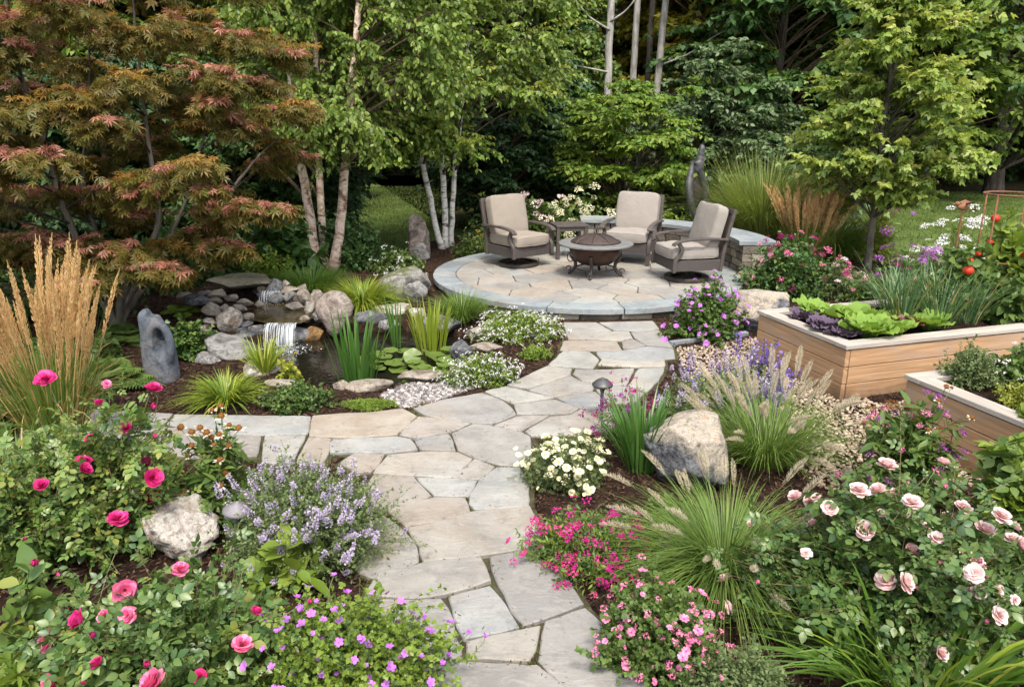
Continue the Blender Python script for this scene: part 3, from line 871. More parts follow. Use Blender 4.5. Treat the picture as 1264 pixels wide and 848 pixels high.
# petals
leafmat('petal_hot', [(.60, .018, .17), (.72, .045, .25), (.79, .10, .33)], .3, .5, .3, 0)
leafmat('petal_pink', [(.70, .10, .25), (.79, .19, .35), (.83, .32, .46)], .32, .5, .3, 0)
leafmat('petal_faded', [(.62, .42, .30), (.55, .36, .24), (.66, .52, .42)], .3, .7, .2, 0)
leafmat('petal_blush', [(.80, .50, .49), (.85, .65, .62), (.86, .77, .70), (.84, .57, .59)], .32, .5, .3, 0)
leafmat('petal_violet', [(.30, .06, .40), (.42, .12, .52), (.50, .2, .58), (.45, .10, .42)], .3, .6, .2, 0)
leafmat('petal_magenta', [(.46, .012, .20), (.58, .03, .27), (.40, .01, .13)], .25, .6, .2, 0)
leafmat('petal_maroon', [(.26, .008, .075), (.38, .015, .14), (.30, .015, .20)], .25, .6, .2, 0)
leafmat('petal_rosepink', [(.62, .13, .27), (.72, .22, .37), (.78, .34, .46)], .28, .6, .2, 0)
leafmat('petal_cream', [(.72, .66, .36), (.80, .76, .50), (.82, .80, .62)], .25, .6, .2, 0)
leafmat('petal_white', [(.70, .68, .64), (.80, .79, .76), (.78, .72, .74)], .28, .6, .2, 0)
leafmat('petal_catmint', [(.36, .28, .42), (.46, .385, .50), (.53, .475, .55)], .25, .7, .1, 0)
leafmat('petal_salvia', [(.12, .075, .31), (.17, .115, .38), (.24, .175, .43)], .25, .7, .1, 0)
leafmat('petal_purple', [(.20, .035, .22), (.30, .07, .30), (.36, .14, .34)], .25, .7, .1, 0)
leafmat('cone_brown', [(.11, .042, .012), (.18, .075, .02), (.26, .12, .03)], .05, .9, .1, 0)
leafmat('dead_petal', [(.55, .48, .38), (.62, .56, .48), (.38, .26, .16)], .25, .8, .1, 0)
leafmat('eye_yellow', [(.55, .38, .04), (.62, .46, .07)], .05, .8, .1, 0)
leafmat('tomato_red', [(.50, .035, .012)], .0, .5, .3, 0)

# ------------------------------------------------------------------ setting: ground sheet, beds, path, patio, pond
PATIO_C, PATIO_R, PATIO_Z = (1.06, 10.52), 2.16, 0.165
STONES = [(0,[(-0.78,3.943),(-0.825,3.827),(-0.854,3.691),(-0.863,3.532),(-0.803,3.346),(-0.694,3.291),(-0.567,3.384),(-0.499,3.446),(-0.528,3.594),(-0.634,3.781)]),
(1,[(-0.612,3.781),(-0.504,3.816),(-0.254,3.96),(0.114,4.031),(0.141,3.875),(0.162,3.594),(-0.127,3.512),(-0.479,3.442),(-0.514,3.594)]),
(1,[(-0.715,3.274),(-0.649,3.314),(-0.483,3.43),(-0.171,3.495),(-0.133,3.399),(-0.103,3.274),(-0.33,3.157),(-0.479,3.126),(-0.647,3.147),(-0.74,3.167)]),
(1,[(-0.125,3.487),(0.13,3.577),(0.166,3.411),(0.266,3.387),(0.313,3.209),(0.353,3.086),(0.16,2.979),(0.05,2.914),(0.002,3.027),(-0.105,3.364)]),
(2,[(-0.318,3.14),(-0.109,3.239),(-0.035,3.086),(0.036,2.914),(-0.22,2.826),(-0.255,2.914)]),
(1,[(-0.644,3.126),(-0.483,3.11),(-0.342,3.126),(-0.277,2.97),(-0.256,2.843),(-0.215,2.709),(-0.287,2.658),(-0.373,2.63),(-0.507,2.645),(-0.699,2.951)]),
(1,[(-0.213,2.812),(0.134,2.929),(0.113,2.826),(0.078,2.689),(-0.128,2.704),(-0.198,2.696)]),
(1,[(-0.286,2.645),(-0.211,2.684),(0.069,2.664),(0.108,2.661),(0.221,2.529),(0.272,2.44),(-0.348,2.413),(-0.338,2.614)]),
(0,[(0.159,2.951),(0.357,3.066),(0.433,2.914),(0.503,2.741),(0.564,2.63),(0.573,2.496),(0.274,2.468),(0.177,2.599),(0.109,2.692)]),
(3,[(-1.512,5.065),(-1.591,5.458),(-1.383,5.502),(-1.135,5.529),(-0.894,5.619),(-0.754,5.458),(-0.86,5.103),(-1.17,5.038)]),
(4,[(-0.849,5.103),(-0.745,5.45),(-0.532,5.407),(-0.32,5.314),(-0.478,5.142),(-0.734,5.038)]),
(0,[(-0.808,5.619),(-0.585,5.806),(-0.256,5.975),(-0.09,5.806),(-0.002,5.651),(0.032,5.485),(-0.157,5.302),(-0.313,5.323),(-0.689,5.471)]),
(2,[(-1.319,5.008),(-0.847,5.065),(-0.747,5.016),(-0.672,4.846),(-0.873,4.787),(-1.076,4.793),(-1.292,4.793),(-1.333,4.935)]),
(2,[(-0.728,5.027),(-0.476,5.122),(-0.433,4.971),(-0.399,4.821),(-0.664,4.846)]),
(1,[(-0.457,5.122),(-0.295,5.302),(-0.164,5.273),(0.078,5.142),(0.139,5.065),(0.13,4.692),(0.048,4.569),(-0.088,4.594),(-0.281,4.719),(-0.384,4.828),(-0.422,4.99)]),
(0,[(-0.876,4.759),(-0.555,4.811),(-0.375,4.793),(-0.272,4.692),(-0.39,4.415),(-0.686,4.445),(-0.929,4.475),(-0.898,4.626)]),
(1,[(-0.388,4.415),(-0.265,4.685),(-0.116,4.569),(-0.215,4.379)]),
(2,[(-0.101,4.556),(0.055,4.547),(0.105,4.35),(0.108,4.043),(-0.116,4.003),(-0.231,3.992),(-0.27,4.061),(-0.266,4.181),(-0.208,4.379)]),
(2,[(-0.633,4.409),(-0.459,4.409),(-0.228,4.364),(-0.265,4.154),(-0.49,4.167)]),
(3,[(-0.93,4.445),(-0.656,4.433),(-0.503,4.159),(-0.752,3.985),(-0.822,4.023),(-0.942,4.181)]),
(3,[(-0.756,3.972),(-0.488,4.14),(-0.29,4.127),(-0.255,3.972),(-0.458,3.851),(-0.614,3.793),(-0.656,3.851)]),
(4,[(-1.124,4.776),(-0.892,4.766),(-0.914,4.594),(-0.945,4.484),(-1.029,4.484),(-1.187,4.626)]),
(0,[(0.094,5.161),(0.299,5.45),(0.485,5.485),(0.591,5.365),(0.518,5.103),(0.14,5.084)]),
(0,[(-4.047,5.671),(-3.44,5.604),(-3.265,5.229),(-3.126,4.927),(-3.645,5.039)]),
(0,[(-3.416,5.599),(-2.719,5.506),(-2.698,5.279),(-2.721,4.861),(-2.876,4.735),(-3.071,4.861)]),
(2,[(-2.704,5.495),(-2.163,5.474),(-1.596,5.458),(-1.535,5.109),(-1.857,5.095),(-2.198,5.133),(-2.68,5.304)]),
(4,[(-2.679,5.249),(-2.19,5.114),(-1.87,5.076),(-1.787,4.735),(-2.175,4.694),(-2.664,4.819)]),
(0,[(-1.851,5.076),(-1.536,5.076),(-1.525,4.798),(-1.509,4.614),(-1.727,4.634)]),
(3,[(-1.509,5.049),(-1.33,5.017),(-1.302,4.777),(-1.298,4.614),(-1.488,4.634)]),
(2,[(-0.239,6.018),(-0.057,6.148),(0.111,6.027),(0.353,5.866),(0.011,5.733),(-0.103,5.866)]),
(0,[(-0.048,6.162),(0.323,6.676),(0.565,6.602),(0.534,6.428),(0.137,6.075)]),
(1,[(0.145,6.051),(0.542,6.418),(0.602,6.298),(0.727,6.162),(0.704,6.027),(0.559,5.99),(0.362,5.879)]),
(1,[(0.018,5.712),(0.359,5.821),(0.545,5.627),(0.457,5.512),(0.041,5.504)]),
(2,[(0.377,5.852),(0.558,5.971),(0.727,6.004),(0.791,5.712),(0.677,5.544),(0.553,5.635)]),
(4,[(-0.139,5.279),(0.041,5.456),(0.302,5.484),(0.068,5.169)]),
(0,[(0.475,5.496),(0.558,5.602),(0.675,5.524),(0.801,5.669),(0.867,5.464),(0.723,5.162),(0.49,5.162),(0.323,5.309)]),
(2,[(0.343,6.704),(0.522,7.18),(0.791,7.128),(0.852,6.892),(0.766,6.619)]),
(3,[(0.545,7.533),(0.771,7.547),(1.113,7.497),(1.122,7.206),(0.659,7.18),(0.494,7.206)]),
(0,[(0.594,8.266),(0.972,8.266),(1.104,7.903),(0.775,7.59),(0.6,7.59)]),
(2,[(1.006,8.266),(1.651,8.325),(1.65,7.965),(1.32,7.918),(1.13,7.942)]),
(0,[(0.796,7.59),(1.123,7.888),(1.298,7.888),(1.298,7.64),(1.159,7.533)]),
(0,[(1.315,7.888),(1.644,7.934),(1.656,7.568),(1.661,7.292),(1.4,7.393),(1.323,7.604)]),
(4,[(1.161,7.476),(1.292,7.604),(1.394,7.359),(1.135,7.226)]),
(2,[(0.85,7.141),(1.15,7.193),(1.411,7.339),(1.661,7.245),(1.607,6.941),(1.226,6.821),(0.875,6.929)]),
(0,[(0.824,6.733),(0.88,6.892),(1.187,6.809),(1.5,6.88),(1.459,6.676),(1.148,6.676)]),
(0,[(0.563,6.455),(0.591,6.591),(0.78,6.58),(1.157,6.619),(1.018,6.172),(0.737,6.172),(0.636,6.283)]),
(2,[(1.194,6.619),(1.451,6.636),(1.31,6.272),(1.156,5.98),(1.032,6.148)]),
(1,[(0.742,6.148),(1.012,6.133),(1.135,5.957),(0.998,5.712),(0.796,5.755),(0.737,6.018)])]
def grow(poly, d):
    p = np.array(poly, float)
    if np.sum(p[:, 0] * np.roll(p[:, 1], -1) - np.roll(p[:, 0], -1) * p[:, 1]) < 0: p = p[::-1]
    e1 = unit(p - np.roll(p, 1, 0)); e2 = unit(np.roll(p, -1, 0) - p)
    n = unit(np.stack([e1[:, 1] + e2[:, 1], -e1[:, 0] - e2[:, 0]], -1))
    return p + n * d
MASK = [grow(p, .035) for c, p in STONES]
def on_path(X, Y):
    r = np.zeros(np.shape(X), bool)
    for p in MASK: r |= inside(X, Y, p)
    return r
POND = [(-2.78, 7.5), (-2.35, 7.0), (-2.017, 6.273), (-1.45, 6.148), (-.965, 6.273), (-.568, 6.63), (-.388, 7.184), (-.486, 7.892), (-1.264, 8.2), (-1.782, 8.1), (-2.3, 7.85)]
POOL = [(-3.05, 8.6), (-2.72, 8.75), (-2.33, 8.45), (-2.2, 8.05), (-2.3, 7.74), (-2.62, 7.72), (-2.9, 7.9)]
PEB = [(-1.135, 5.95), (-0.928, 6.273), (-0.632, 6.231), (-0.337, 6.148), (-0.599, 5.874), (-0.851, 5.66), (-0.975, 5.7)]
GRAV = [(1.70, 7.35), (2.66, 7.72), (3.05, 5.763), (6.0, 6.5), (6.0, 5.0), (3.6, 4.2), (2.896, 4.342), (2.03, 4.2), (1.9, 4.828), (1.6, 6.359)]
BEDS = [(-9.5, .3), (-9.5, 14), (-4.2, 14.6), (-2.9, 13.2), (-2.35, 12.6), (-1.3, 14.6), (0, 15.5), (2, 17), (4.5, 15.5), (5.6, 13.4), (6.6, 11.6), (7.2, 9.0), (7.5, .3)]
def stream(x, y):
    """height of the soil mound that carries the waterfall"""
    return .24 * np.exp(-(((x + 3.35) / 1.0) ** 2 + ((y - 9.6) / .8) ** 2)) + .03 * np.exp(-(((x + 2.9) / .8) ** 2 + ((y - 7.9) / .8) ** 2))
def ground_z(x, y):
    return stream(np.asarray(x, float), np.asarray(y, float)) + .012 * np.sin(x * 2.3 + y) * np.cos(y * 1.9) + .018
def GZ(x, y): return float(ground_z(x, y))
def on(px, py, dz=0.0):
    """place on the soil seen at this point of the photo"""
    z = 0.0
    for _ in range(4):
        q = G(px, py, z); z = GZ(q.x, q.y)
    return (q.x, q.y, z + dz)

def grid_sheet(xs, ys, zf):
    X, Y = np.meshgrid(xs, ys)
    Zv = zf(X, Y)
    nx, ny = len(xs), len(ys)
    i = np.arange(ny - 1)[:, None] * nx; j = np.arange(nx - 1)[None]
    return np.stack([X, Y, Zv], -1).reshape(-1, 3), np.stack([i + j, i + j + 1, i + j + nx + 1, i + j + nx], -1).reshape(-1, 4), X, Y

far = np.concatenate([[-150, -90, -60, -40, -28, -20, -14], np.arange(-11, 11.01, .5), [14, 20, 28, 40, 60, 90, 150]])
fy = np.concatenate([[-60, -20, -6, -2], np.arange(0, 20.01, .5), [24, 30, 40, 60, 90, 150, 250]])
inner = [(-8.7, 1), (-8.7, 13.2), (-4.2, 13.7), (-2.5, 11.6), (-1.2, 13.4), (0, 14.4), (2, 15.8), (4.2, 14.6), (4.9, 13.0), (5.8, 11.4), (6.4, 9), (6.7, 1)]
g = Geo()
v, f, X, Y = grid_sheet(far, fy, lambda X, Y: np.where(inside(X, Y, inner), -.7, -.012 + .0 * X))
g.add(v, f)
struct(g.build('ground', 'lawn'))
g = Geo()
xs, ys = np.arange(-9.6, 7.65, .07), np.arange(.2, 17.1, .07)
pc = np.array(PATIO_C)
def bedz(X, Y):
    z = ground_z(X, Y)
    z = np.where(on_path(X, Y), -.03, z)
    z = np.where(inside(X, Y, GRAV), -.005, z)
    z = np.where(inside(X, Y, PEB), -.015, z)
    z = np.where(np.hypot(X - pc[0], Y - pc[1]) < PATIO_R - .1, -.03, z)
    z = np.where(inside(X, Y, POOL), .06, z)
    return np.where(inside(X, Y, POND), -.34, z)
v, f, X, Y = grid_sheet(xs, ys, bedz)
fc = v[f].mean(1)
f = f[inside(fc[:, 0], fc[:, 1], BEDS)]
g.add(v, f)
struct(g.build('garden_bed_soil', 'mulch', smooth=True))

def flat_poly(name, poly, z, mat, parent=None):
    bm = bmesh.new()
    bm.faces.new([bm.verts.new((x, y, z)) for x, y in poly])
    bmesh.ops.triangulate(bm, faces=bm.faces[:])
    bmesh.ops.recalc_face_normals(bm, faces=bm.faces[:])
    me = bpy.data.meshes.new(name); bm.to_mesh(me); bm.free()
    if me.polygons[0].normal.z < 0: me.flip_normals()
    me.materials.append(MATS[mat])
    return link(name, me, parent)

rng = np.random.default_rng(3)
def slab(g, poly, z0, z1, mat, rng, jit=.006, cham=.007, seg=.07):
    """one flagstone: riven edge, small chamfer"""
    p = np.array(poly, float)
    area = .5 * np.sum(p[:, 0] * np.roll(p[:, 1], -1) - np.roll(p[:, 0], -1) * p[:, 1])
    if area < 0: p = p[::-1]
    q = []
    for a, b in zip(p, np.roll(p, -1, 0)):
        n = max(1, int(np.linalg.norm(b - a) / seg))
        for k in range(n): q.append(a + (b - a) * k / n)
    q = np.array(q)
    q = (np.roll(q, 1, 0) + 16 * q + np.roll(q, -1, 0)) / 18 + rng.normal(size=q.shape) * jit * .5
    e = np.roll(q, -1, 0) - np.roll(q, 1, 0)
    nrm = unit(np.stack([-e[:, 1], e[:, 0]], -1))
    n = len(q)
    zt = z1 + rng.normal() * .0015
    rings = [(q, z0), (q, zt - cham), (q + nrm * cham, zt), ]
    v = np.concatenate([np.concatenate([r, np.full((n, 1), z)], 1) for r, z in rings])
    i = np.arange(n); i2 = (i + 1) % n
    f = [np.stack([i + k * n, i2 + k * n, i2 + (k + 1) * n, i + (k + 1) * n], -1) for k in range(2)]
    g.add(v, f + [(np.arange(n) + 2 * n)[None]], mat)

g = Geo()
for c, poly in STONES: slab(g, grow(poly, .004), -.02, .032, c, rng)
path = struct(g.build('path', FLAGS))
g = Geo()
for k, p in enumerate(MASK):
    q = grow(p, .005); n = len(q); o = q.mean(0)
    g.add(np.concatenate([np.concatenate([q, np.full((n, 1), .006 + k * .00022)], 1), np.concatenate([o + (q - o) * 1.04, np.full((n, 1), -.035)], 1)]), [np.arange(n)[None], np.stack([np.arange(n) + n, (np.arange(n) + 1) % n + n, (np.arange(n) + 1) % n, np.arange(n)], -1)])
struct(g.build('path_bed', 'joint', path))

def clip(poly, n, d):
    out = []
    for a, b in zip(poly, poly[1:] + poly[:1]):
        da, db = a[0] * n[0] + a[1] * n[1] - d, b[0] * n[0] + b[1] * n[1] - d
        if da <= 0: out.append(a)
        if da * db < 0:
            t = da / (da - db); out.append((a[0] + (b[0] - a[0]) * t, a[1] + (b[1] - a[1]) * t))
    return out
def voronoi(pts, border, gap):
    cells = []
    for i, p in enumerate(pts):
        c = list(border)
        for j, q in enumerate(pts):
            if i == j: continue
            nx, ny = q[0] - p[0], q[1] - p[1]; l = math.hypot(nx, ny)
            if l > 2.5: continue
            nx /= l; ny /= l
            c = clip(c, (nx, ny), (p[0] + q[0]) / 2 * nx + (p[1] + q[1]) / 2 * ny - gap)
            if len(c) < 3: break
        if len(c) >= 3: cells.append(c)
    return cells
rg = np.random.default_rng(11)
pts = []
while len(pts) < 46:
    a, r = rg.random() * 6.283, math.sqrt(rg.random()) * (PATIO_R - .3)
    q = (r * math.cos(a) , r * math.sin(a) )
    if all(math.hypot((q[0] - o[0]) * .8, (q[1] - o[1]) * 1.15) > .36 for o in pts): pts.append(q)
    elif rg.random() < .002: pts.append(q)
RI = PATIO_R - .30
circ = [(RI * math.cos(k * 6.2832 / 64), RI * math.sin(k * 6.2832 / 64)) for k in range(64)]
g = Geo()
for c in voronoi(pts, circ, .006):
    slab(g, [(x + pc[0], y + pc[1]) for x, y in c], PATIO_Z - .03, PATIO_Z, int(rg.choice([0, 0, 1, 1, 2, 4, 3])), rng, jit=.004, cham=.004)
patio = struct(g.build('patio', FLAGS))
g = Geo()
NR = 15
for k in range(NR):
    a0, a1 = k * 2 * math.pi / NR + .22, (k + 1) * 2 * math.pi / NR + .22
    ga = .0035 / PATIO_R
    aa = np.linspace(a0 + ga, a1 - ga, 10)
    ro, ri = PATIO_R + .03, RI + .008
    poly = [(pc[0] + ro * math.cos(a), pc[1] + ro * math.sin(a)) for a in aa] + [(pc[0] + ri * math.cos(a), pc[1] + ri * math.sin(a)) for a in aa[::-1]]
    slab(g, poly, PATIO_Z - .062, PATIO_Z + .003, 0, rng, jit=.0012, cham=.006, seg=.12)
struct(g.build('patio_rim', 'bluestone', patio))
def stone_course(g, c, r, a0, a1, z0, z1, rows, lens, rng, depth=.10, outward=True, mats=1):
    """drystone facing laid on a curve"""
    hz = (z1 - z0) / rows
    for k in range(rows):
        a = a0 - rng.random() * .05
        while a < a1:
            da = (lens[0] + (lens[1] - lens[0]) * rng.random()) / r
            b = min(a + da, a1)
            if a < a0: a = a0
            if b - a > .02:
                pr = rng.random() * .018
                hh = hz * (1 if rng.random() < .8 else 1)
                aa = np.linspace(a + .004 / r, b - .004 / r, 5)
                sgn = 1 if outward else -1
                fr, bk = r + sgn * pr, r - sgn * depth
                za, zb = z0 + k * hz + .004, z0 + (k + 1) * hz - .004
                ch = .010
                def ring(rr, z): return np.stack([c[0] + rr * np.cos(aa), c[1] + rr * np.sin(aa), np.full(5, z)], -1)
                prof = [(bk, za), (fr - sgn * ch, za), (fr, za + ch), (fr, zb - ch), (fr - sgn * ch, zb), (bk, zb)]
                V = np.stack([ring(rr, z) for rr, z in prof])
                V[2:4, :] += rng.normal(size=(2, 5, 3)) * .004
                V[2:4, 0] = V[2:4, 0] * .75 + V[2:4, 1] * .25; V[2:4, 4] = V[2:4, 4] * .75 + V[2:4, 3] * .25
                q = []
                for i in range(5):
                    for j in range(4):
                        x = [i * 5 + j, i * 5 + j + 1, (i + 1) * 5 + j + 1, (i + 1) * 5 + j]
                        q.append(x if outward else x[::-1])
                e0 = [i * 5 for i in range(6)]; e1 = [i * 5 + 4 for i in range(6)][::-1]
                g.add(V.reshape(-1, 3), [tuple(x) for x in q] + [tuple(e0), tuple(e1)], int(rng.integers(mats)))
            a = b
g = Geo()
stone_course(g, PATIO_C, PATIO_R - .035, 0, 6.283, -.03, PATIO_Z - .065, 1, (.22, .5), rng, depth=.12)
struct(g.build('patio_riser', 'wall_stone', patio))
g = Geo()
g.lathe([(0, PATIO_Z - .014), (RI + .01, PATIO_Z - .014), (PATIO_R - .05, PATIO_Z - .07), (PATIO_R - .05, -.05)], (pc[0], pc[1], 0), 64)
struct(g.build('patio_core', 'mortar', patio))

def pieces(name, poly, n, size, mat, seed, z, layers=.02):
    rng = np.random.default_rng(seed)
    p = np.array(poly); lo, hi = p.min(0), p.max(0)
    q = lo + (hi - lo) * rng.random((n * 3, 2))
    q = q[inside(q[:, 0], q[:, 1], poly)][:n]
    bm = bmesh.new(); bmesh.ops.create_icosphere(bm, subdivisions=1, radius=.5)
    tv = np.array([x.co[:] for x in bm.verts]) ; tf = [tuple(x.index for x in fc.verts) for fc in bm.faces]; bm.free()
    tv = tv * (1 + .12 * rng.normal(size=(len(tv), 1)))
    s = size * (.55 + .8 * rng.random((len(q), 1))) * np.array([1, .8, .55]) * (1 + .2 * rng.normal(size=(len(q), 3)))
    pos = np.concatenate([q, z + layers * rng.random((len(q), 1))], 1)
    g = Geo()
    g.inst((tv, tf), pos, zframes(Z3 + rng.normal(size=(len(q), 3)) * .35, rng), s)
    return stuff(g.build(name, mat, smooth=True))
pieces('pebbles', PEB, 1500, .042, 'pebble', 5, .0, .02)
pieces('gravel', GRAV, 15000, .03, 'pea_gravel', 6, .0, .014)
# bark chips over the open soil
rng = np.random.default_rng(21)
q = np.stack([-6 + 12 * rng.random(190000), .8 + 12.6 * rng.random(190000) ** 1.25], -1)
ok = ~on_path(q[:, 0], q[:, 1]) & ~inside(q[:, 0], q[:, 1], POND) & ~inside(q[:, 0], q[:, 1], PEB) & ~inside(q[:, 0], q[:, 1], GRAV) & inside(q[:, 0], q[:, 1], BEDS) & (np.hypot(q[:, 0] - pc[0], q[:, 1] - pc[1]) > PATIO_R + .03)
q = q[ok]
g = Geo()
CH = (A_((-.5, -.12, 0), (.5, -.16, .02), (.55, .12, .0), (-.45, .15, .03)), [(0, 1, 2, 3)])
pos = np.concatenate([q, (ground_z(q[:, 0], q[:, 1]) + .004 + .012 * rng.random(len(q)))[:, None]], 1)
g.inst(CH, pos, zframes(Z3 + rng.normal(size=(len(q), 3)) * .42, rng), .012 + .024 * rng.random(len(q)) ** 1.5)
stuff(g.build('bark_mulch', 'chips'))
# grit, bark crumbs and petals blown onto the stones; moss in the joints
rng = np.random.default_rng(24)
e0 = np.concatenate([p for p in MASK]); e1 = np.concatenate([np.roll(p, -1, 0) for p in MASK])
def edge_points(n, jit):
    k = rng.integers(len(e0), size=n); t = rng.random((n, 1))
    return e0[k] + (e1[k] - e0[k]) * t + rng.normal(size=(n, 2)) * jit
q = np.concatenate([edge_points(1500, .018), edge_points(160, .14)])
g = Geo()
pos = np.concatenate([q, .012 + .022 * on_path(q[:, 0], q[:, 1])[:, None] * np.ones((len(q), 1))], 1)
g.inst(CH, pos, zframes(Z3 + rng.normal(size=(len(q), 3)) * .25, rng), .006 + .012 * rng.random(len(q)) ** 2)
stuff(g.build('path_debris', 'chips'))
q = edge_points(9000, .010)
patch = np.sin(q[:, 0] * 3.1 + 1) * np.cos(q[:, 1] * 2.7) + .5 * np.sin(q[:, 0] * 9 + q[:, 1] * 7)
q = q[patch > .15]
g = Geo()
pos = np.concatenate([q, np.full((len(q), 1), .016)], 1)
g.inst(LEAFQ, pos, frames(unit(rng.normal(size=(len(q), 3)) + Z3 * .9), unit(rng.normal(size=(len(q), 3)))), .008 + .012 * rng.random(len(q)))
stuff(g.build('joint_moss', 'leaf_moss'))
# short grass of the lawn where it can be seen
rng = np.random.default_rng(22)
g = Geo()
for (x0, x1, y0, y1, n) in ((5.2, 16, 9, 24, 46000), (-5.2, -.8, 12.6, 26, 22000)):
    q = np.stack([x0 + (x1 - x0) * rng.random(n), y0 + (y1 - y0) * rng.random(n), np.zeros(n)], -1)
    q = q[~inside(q[:, 0], q[:, 1], BEDS)]
    q[:, 2] = -.02
    blades(g, len(q), rng, 0, (.05, .10), (.1, .7), (0, .5), .02, 3, 0, base=q)
stuff(g.build('lawn_grass', 'lawn_blade'))
g = Geo()
for poly in ([(-60, 15.2), (-9.6, 14.6), (-3.3, 13.6), (-4.9, 24), (-6, 31), (-6, 80), (-60, 80)], [(-6, 31), (-2.4, 31), (-1.25, 15.6), (.2, 16.6), (2, 18), (5, 18.2), (5, 80), (-6, 80)], [(5, 18.2), (9, 22), (14, 24.5), (14, 80), (5, 80)], [(14, 24.5), (40, 25.5), (60, 80), (14, 80)]):
    o_ = flat_poly('tmp', poly, .006, 'litter'); me_ = o_.data
    V = np.zeros(len(me_.vertices) * 3, np.float32); me_.vertices.foreach_get('co', V); g.add(V.reshape(-1, 3), [tuple(p.vertices) for p in me_.polygons])
    bpy.data.objects.remove(o_)
struct(g.build('woodland_floor', 'litter'))
# pond and stream
struct(flat_poly('pond_water', [(-2.9, 7.55), (-2.5, 6.9), (-2.1, 6.2), (-1.45, 6.08), (-.9, 6.2), (-.47, 6.6), (-.3, 7.2), (-.4, 8.0), (-1.2, 8.35), (-1.8, 8.3), (-2.4, 7.95)], -.055, 'water'))
struct(flat_poly('stream_pool', POOL, .16, 'water_shallow'))
def fall(name, lip, base, drop_z0, drop_z1, label, seed):
    """sheet of falling water: curved over the lip, torn into strands"""
    rng = np.random.default_rng(seed)
    (x0, y0), (x1, y1) = lip
    n, m = 26, 12
    t = np.linspace(0, 1, m)
    V = []
    for k in range(n):
        u = k / (n - 1)
        x, y = x0 + (x1 - x0) * u, y0 + (y1 - y0) * u
        w = rng.normal() * .012
        for a in t:
            o = base * min(1, a * 1.15) ** .6 + w * a
            V.append((x + .05 * base * (u - .5) * a + rng.normal() * .003, y - o, drop_z0 - (drop_z0 - drop_z1) * max(0, a - .08) ** 1.7 / .867 + .004 * (a < .1)))
    i = np.arange(n - 1)[:, None] * m; j = np.arange(m - 1)[None]
    g = Geo(); g.add(np.array(V), np.stack([i + j, i + j + 1, i + m + j + 1, i + m + j], -1).reshape(-1, 4))
    return stuff(tag(g.build(name, 'fall', smooth=True), label, 'waterfall'))
fall('waterfall', ((-2.66, 7.73), (-2.33, 7.74)), .16, .165, -.05, 'white water falling from the shallow pool into the pond', 2)
fall('waterfall', ((-3.06, 8.78), (-2.78, 8.76)), .10, .285, .165, 'small upper cascade spilling from under the flat slab', 3)
g = Geo()
rng = np.random.default_rng(9)
q = np.stack([-2.46 + rng.normal(size=420) * .17, 7.46 + rng.normal(size=420) * .10, np.full(420, -.05)], -1)
g.inst(CH, q, zframes(Z3 + rng.normal(size=q.shape) * .1, rng), .006 + .018 * rng.random(420))
q = np.stack([-2.92 + rng.normal(size=110) * .09, 8.63 + rng.normal(size=110) * .04, np.full(110, .163)], -1)
g.inst(CH, q, zframes(Z3 + rng.normal(size=q.shape) * .1, rng), .006 + .014 * rng.random(110))
stuff(g.build('water_foam', 'foam'))

# ------------------------------------------------------------------ rocks
def rk(name, label, px, py, wpx, hpx, mat, seed, z=None, Y=None, dr=.75, group=None, cat='rock', sink=.15, rz=None, **kw):
    """px, py: the foot of the rock nearest the camera"""
    if Y is not None: p = W(px, py, Y)
    elif z is not None: p = G(px, py, z)
    else: p = Vector(on(px, py))
    ax = p.y * cp + (CAMH - p.z) * sp
    w = wpx * ax / FPX; h = hpx * ax / FPX * 1.0
    d = w * dr
    return rock(name, label, cat, (p.x, p.y + d * .42, p.z), (w, d, h * (1 + sink)), mat, seed, group, rz if rz is not None else (0.0 if seed % 2 else 3.14), sink, **kw)
B_ = 'boulders set among the planting'
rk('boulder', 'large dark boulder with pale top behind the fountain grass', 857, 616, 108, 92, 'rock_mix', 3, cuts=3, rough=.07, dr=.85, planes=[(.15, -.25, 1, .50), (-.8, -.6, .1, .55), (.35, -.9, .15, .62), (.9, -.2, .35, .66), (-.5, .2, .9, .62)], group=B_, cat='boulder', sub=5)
rk('boulder', 'pale creased boulder between the pink rose bushes', 211, 692, 112, 66, 'rock_pale', 8, cuts=6, rough=.2, crisp=16, group=B_, cat='boulder', sub=5)
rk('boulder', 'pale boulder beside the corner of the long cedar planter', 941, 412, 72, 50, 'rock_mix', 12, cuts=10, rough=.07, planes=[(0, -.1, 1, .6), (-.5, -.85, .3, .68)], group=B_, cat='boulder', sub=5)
rk('boulder', 'rounded brown boulder standing at the pond edge by the waterfall', 409, 411, 50, 50, 'rock_brown', 5, cuts=4, rough=.07, crisp=8, dr=.9, group=B_, cat='boulder', sub=5)
rk('boulder', 'mossy topped boulder behind the yellow grass tuft', 500, 372, 66, 42, 'rock_moss', 14, cuts=8, rough=.1, group=B_, cat='boulder', sub=5)
rk('boulder', 'small grey boulder leaning on the mossy boulder', 512, 374, 34, 27, 'rock_grey', 23, group=B_, cat='boulder')
rk('boulder', 'squat brown boulder between the slab and the rounded boulder', 389, 385, 26, 26, 'rock_brown', 25, group=B_, cat='boulder')
rk('standing_stone', 'tall squared standing stone beside the white birches', 516, 320, 28, 56, 'rock_brown', 31, dr=.6, cuts=6, rough=.05, planes=[(-1, -.2, 0, .62), (1, -.15, .1, .6), (0, -1, .05, .6), (.1, 0, 1, .85)], cat='standing stone')
rk('standing_stone', 'short pointed grey stone at the foot of the standing stone', 519, 324, 22, 24, 'rock_grey', 36, dr=.7, cuts=14, rough=.06, cat='standing stone')
S_ = 'stones of the waterfall and pond edge'
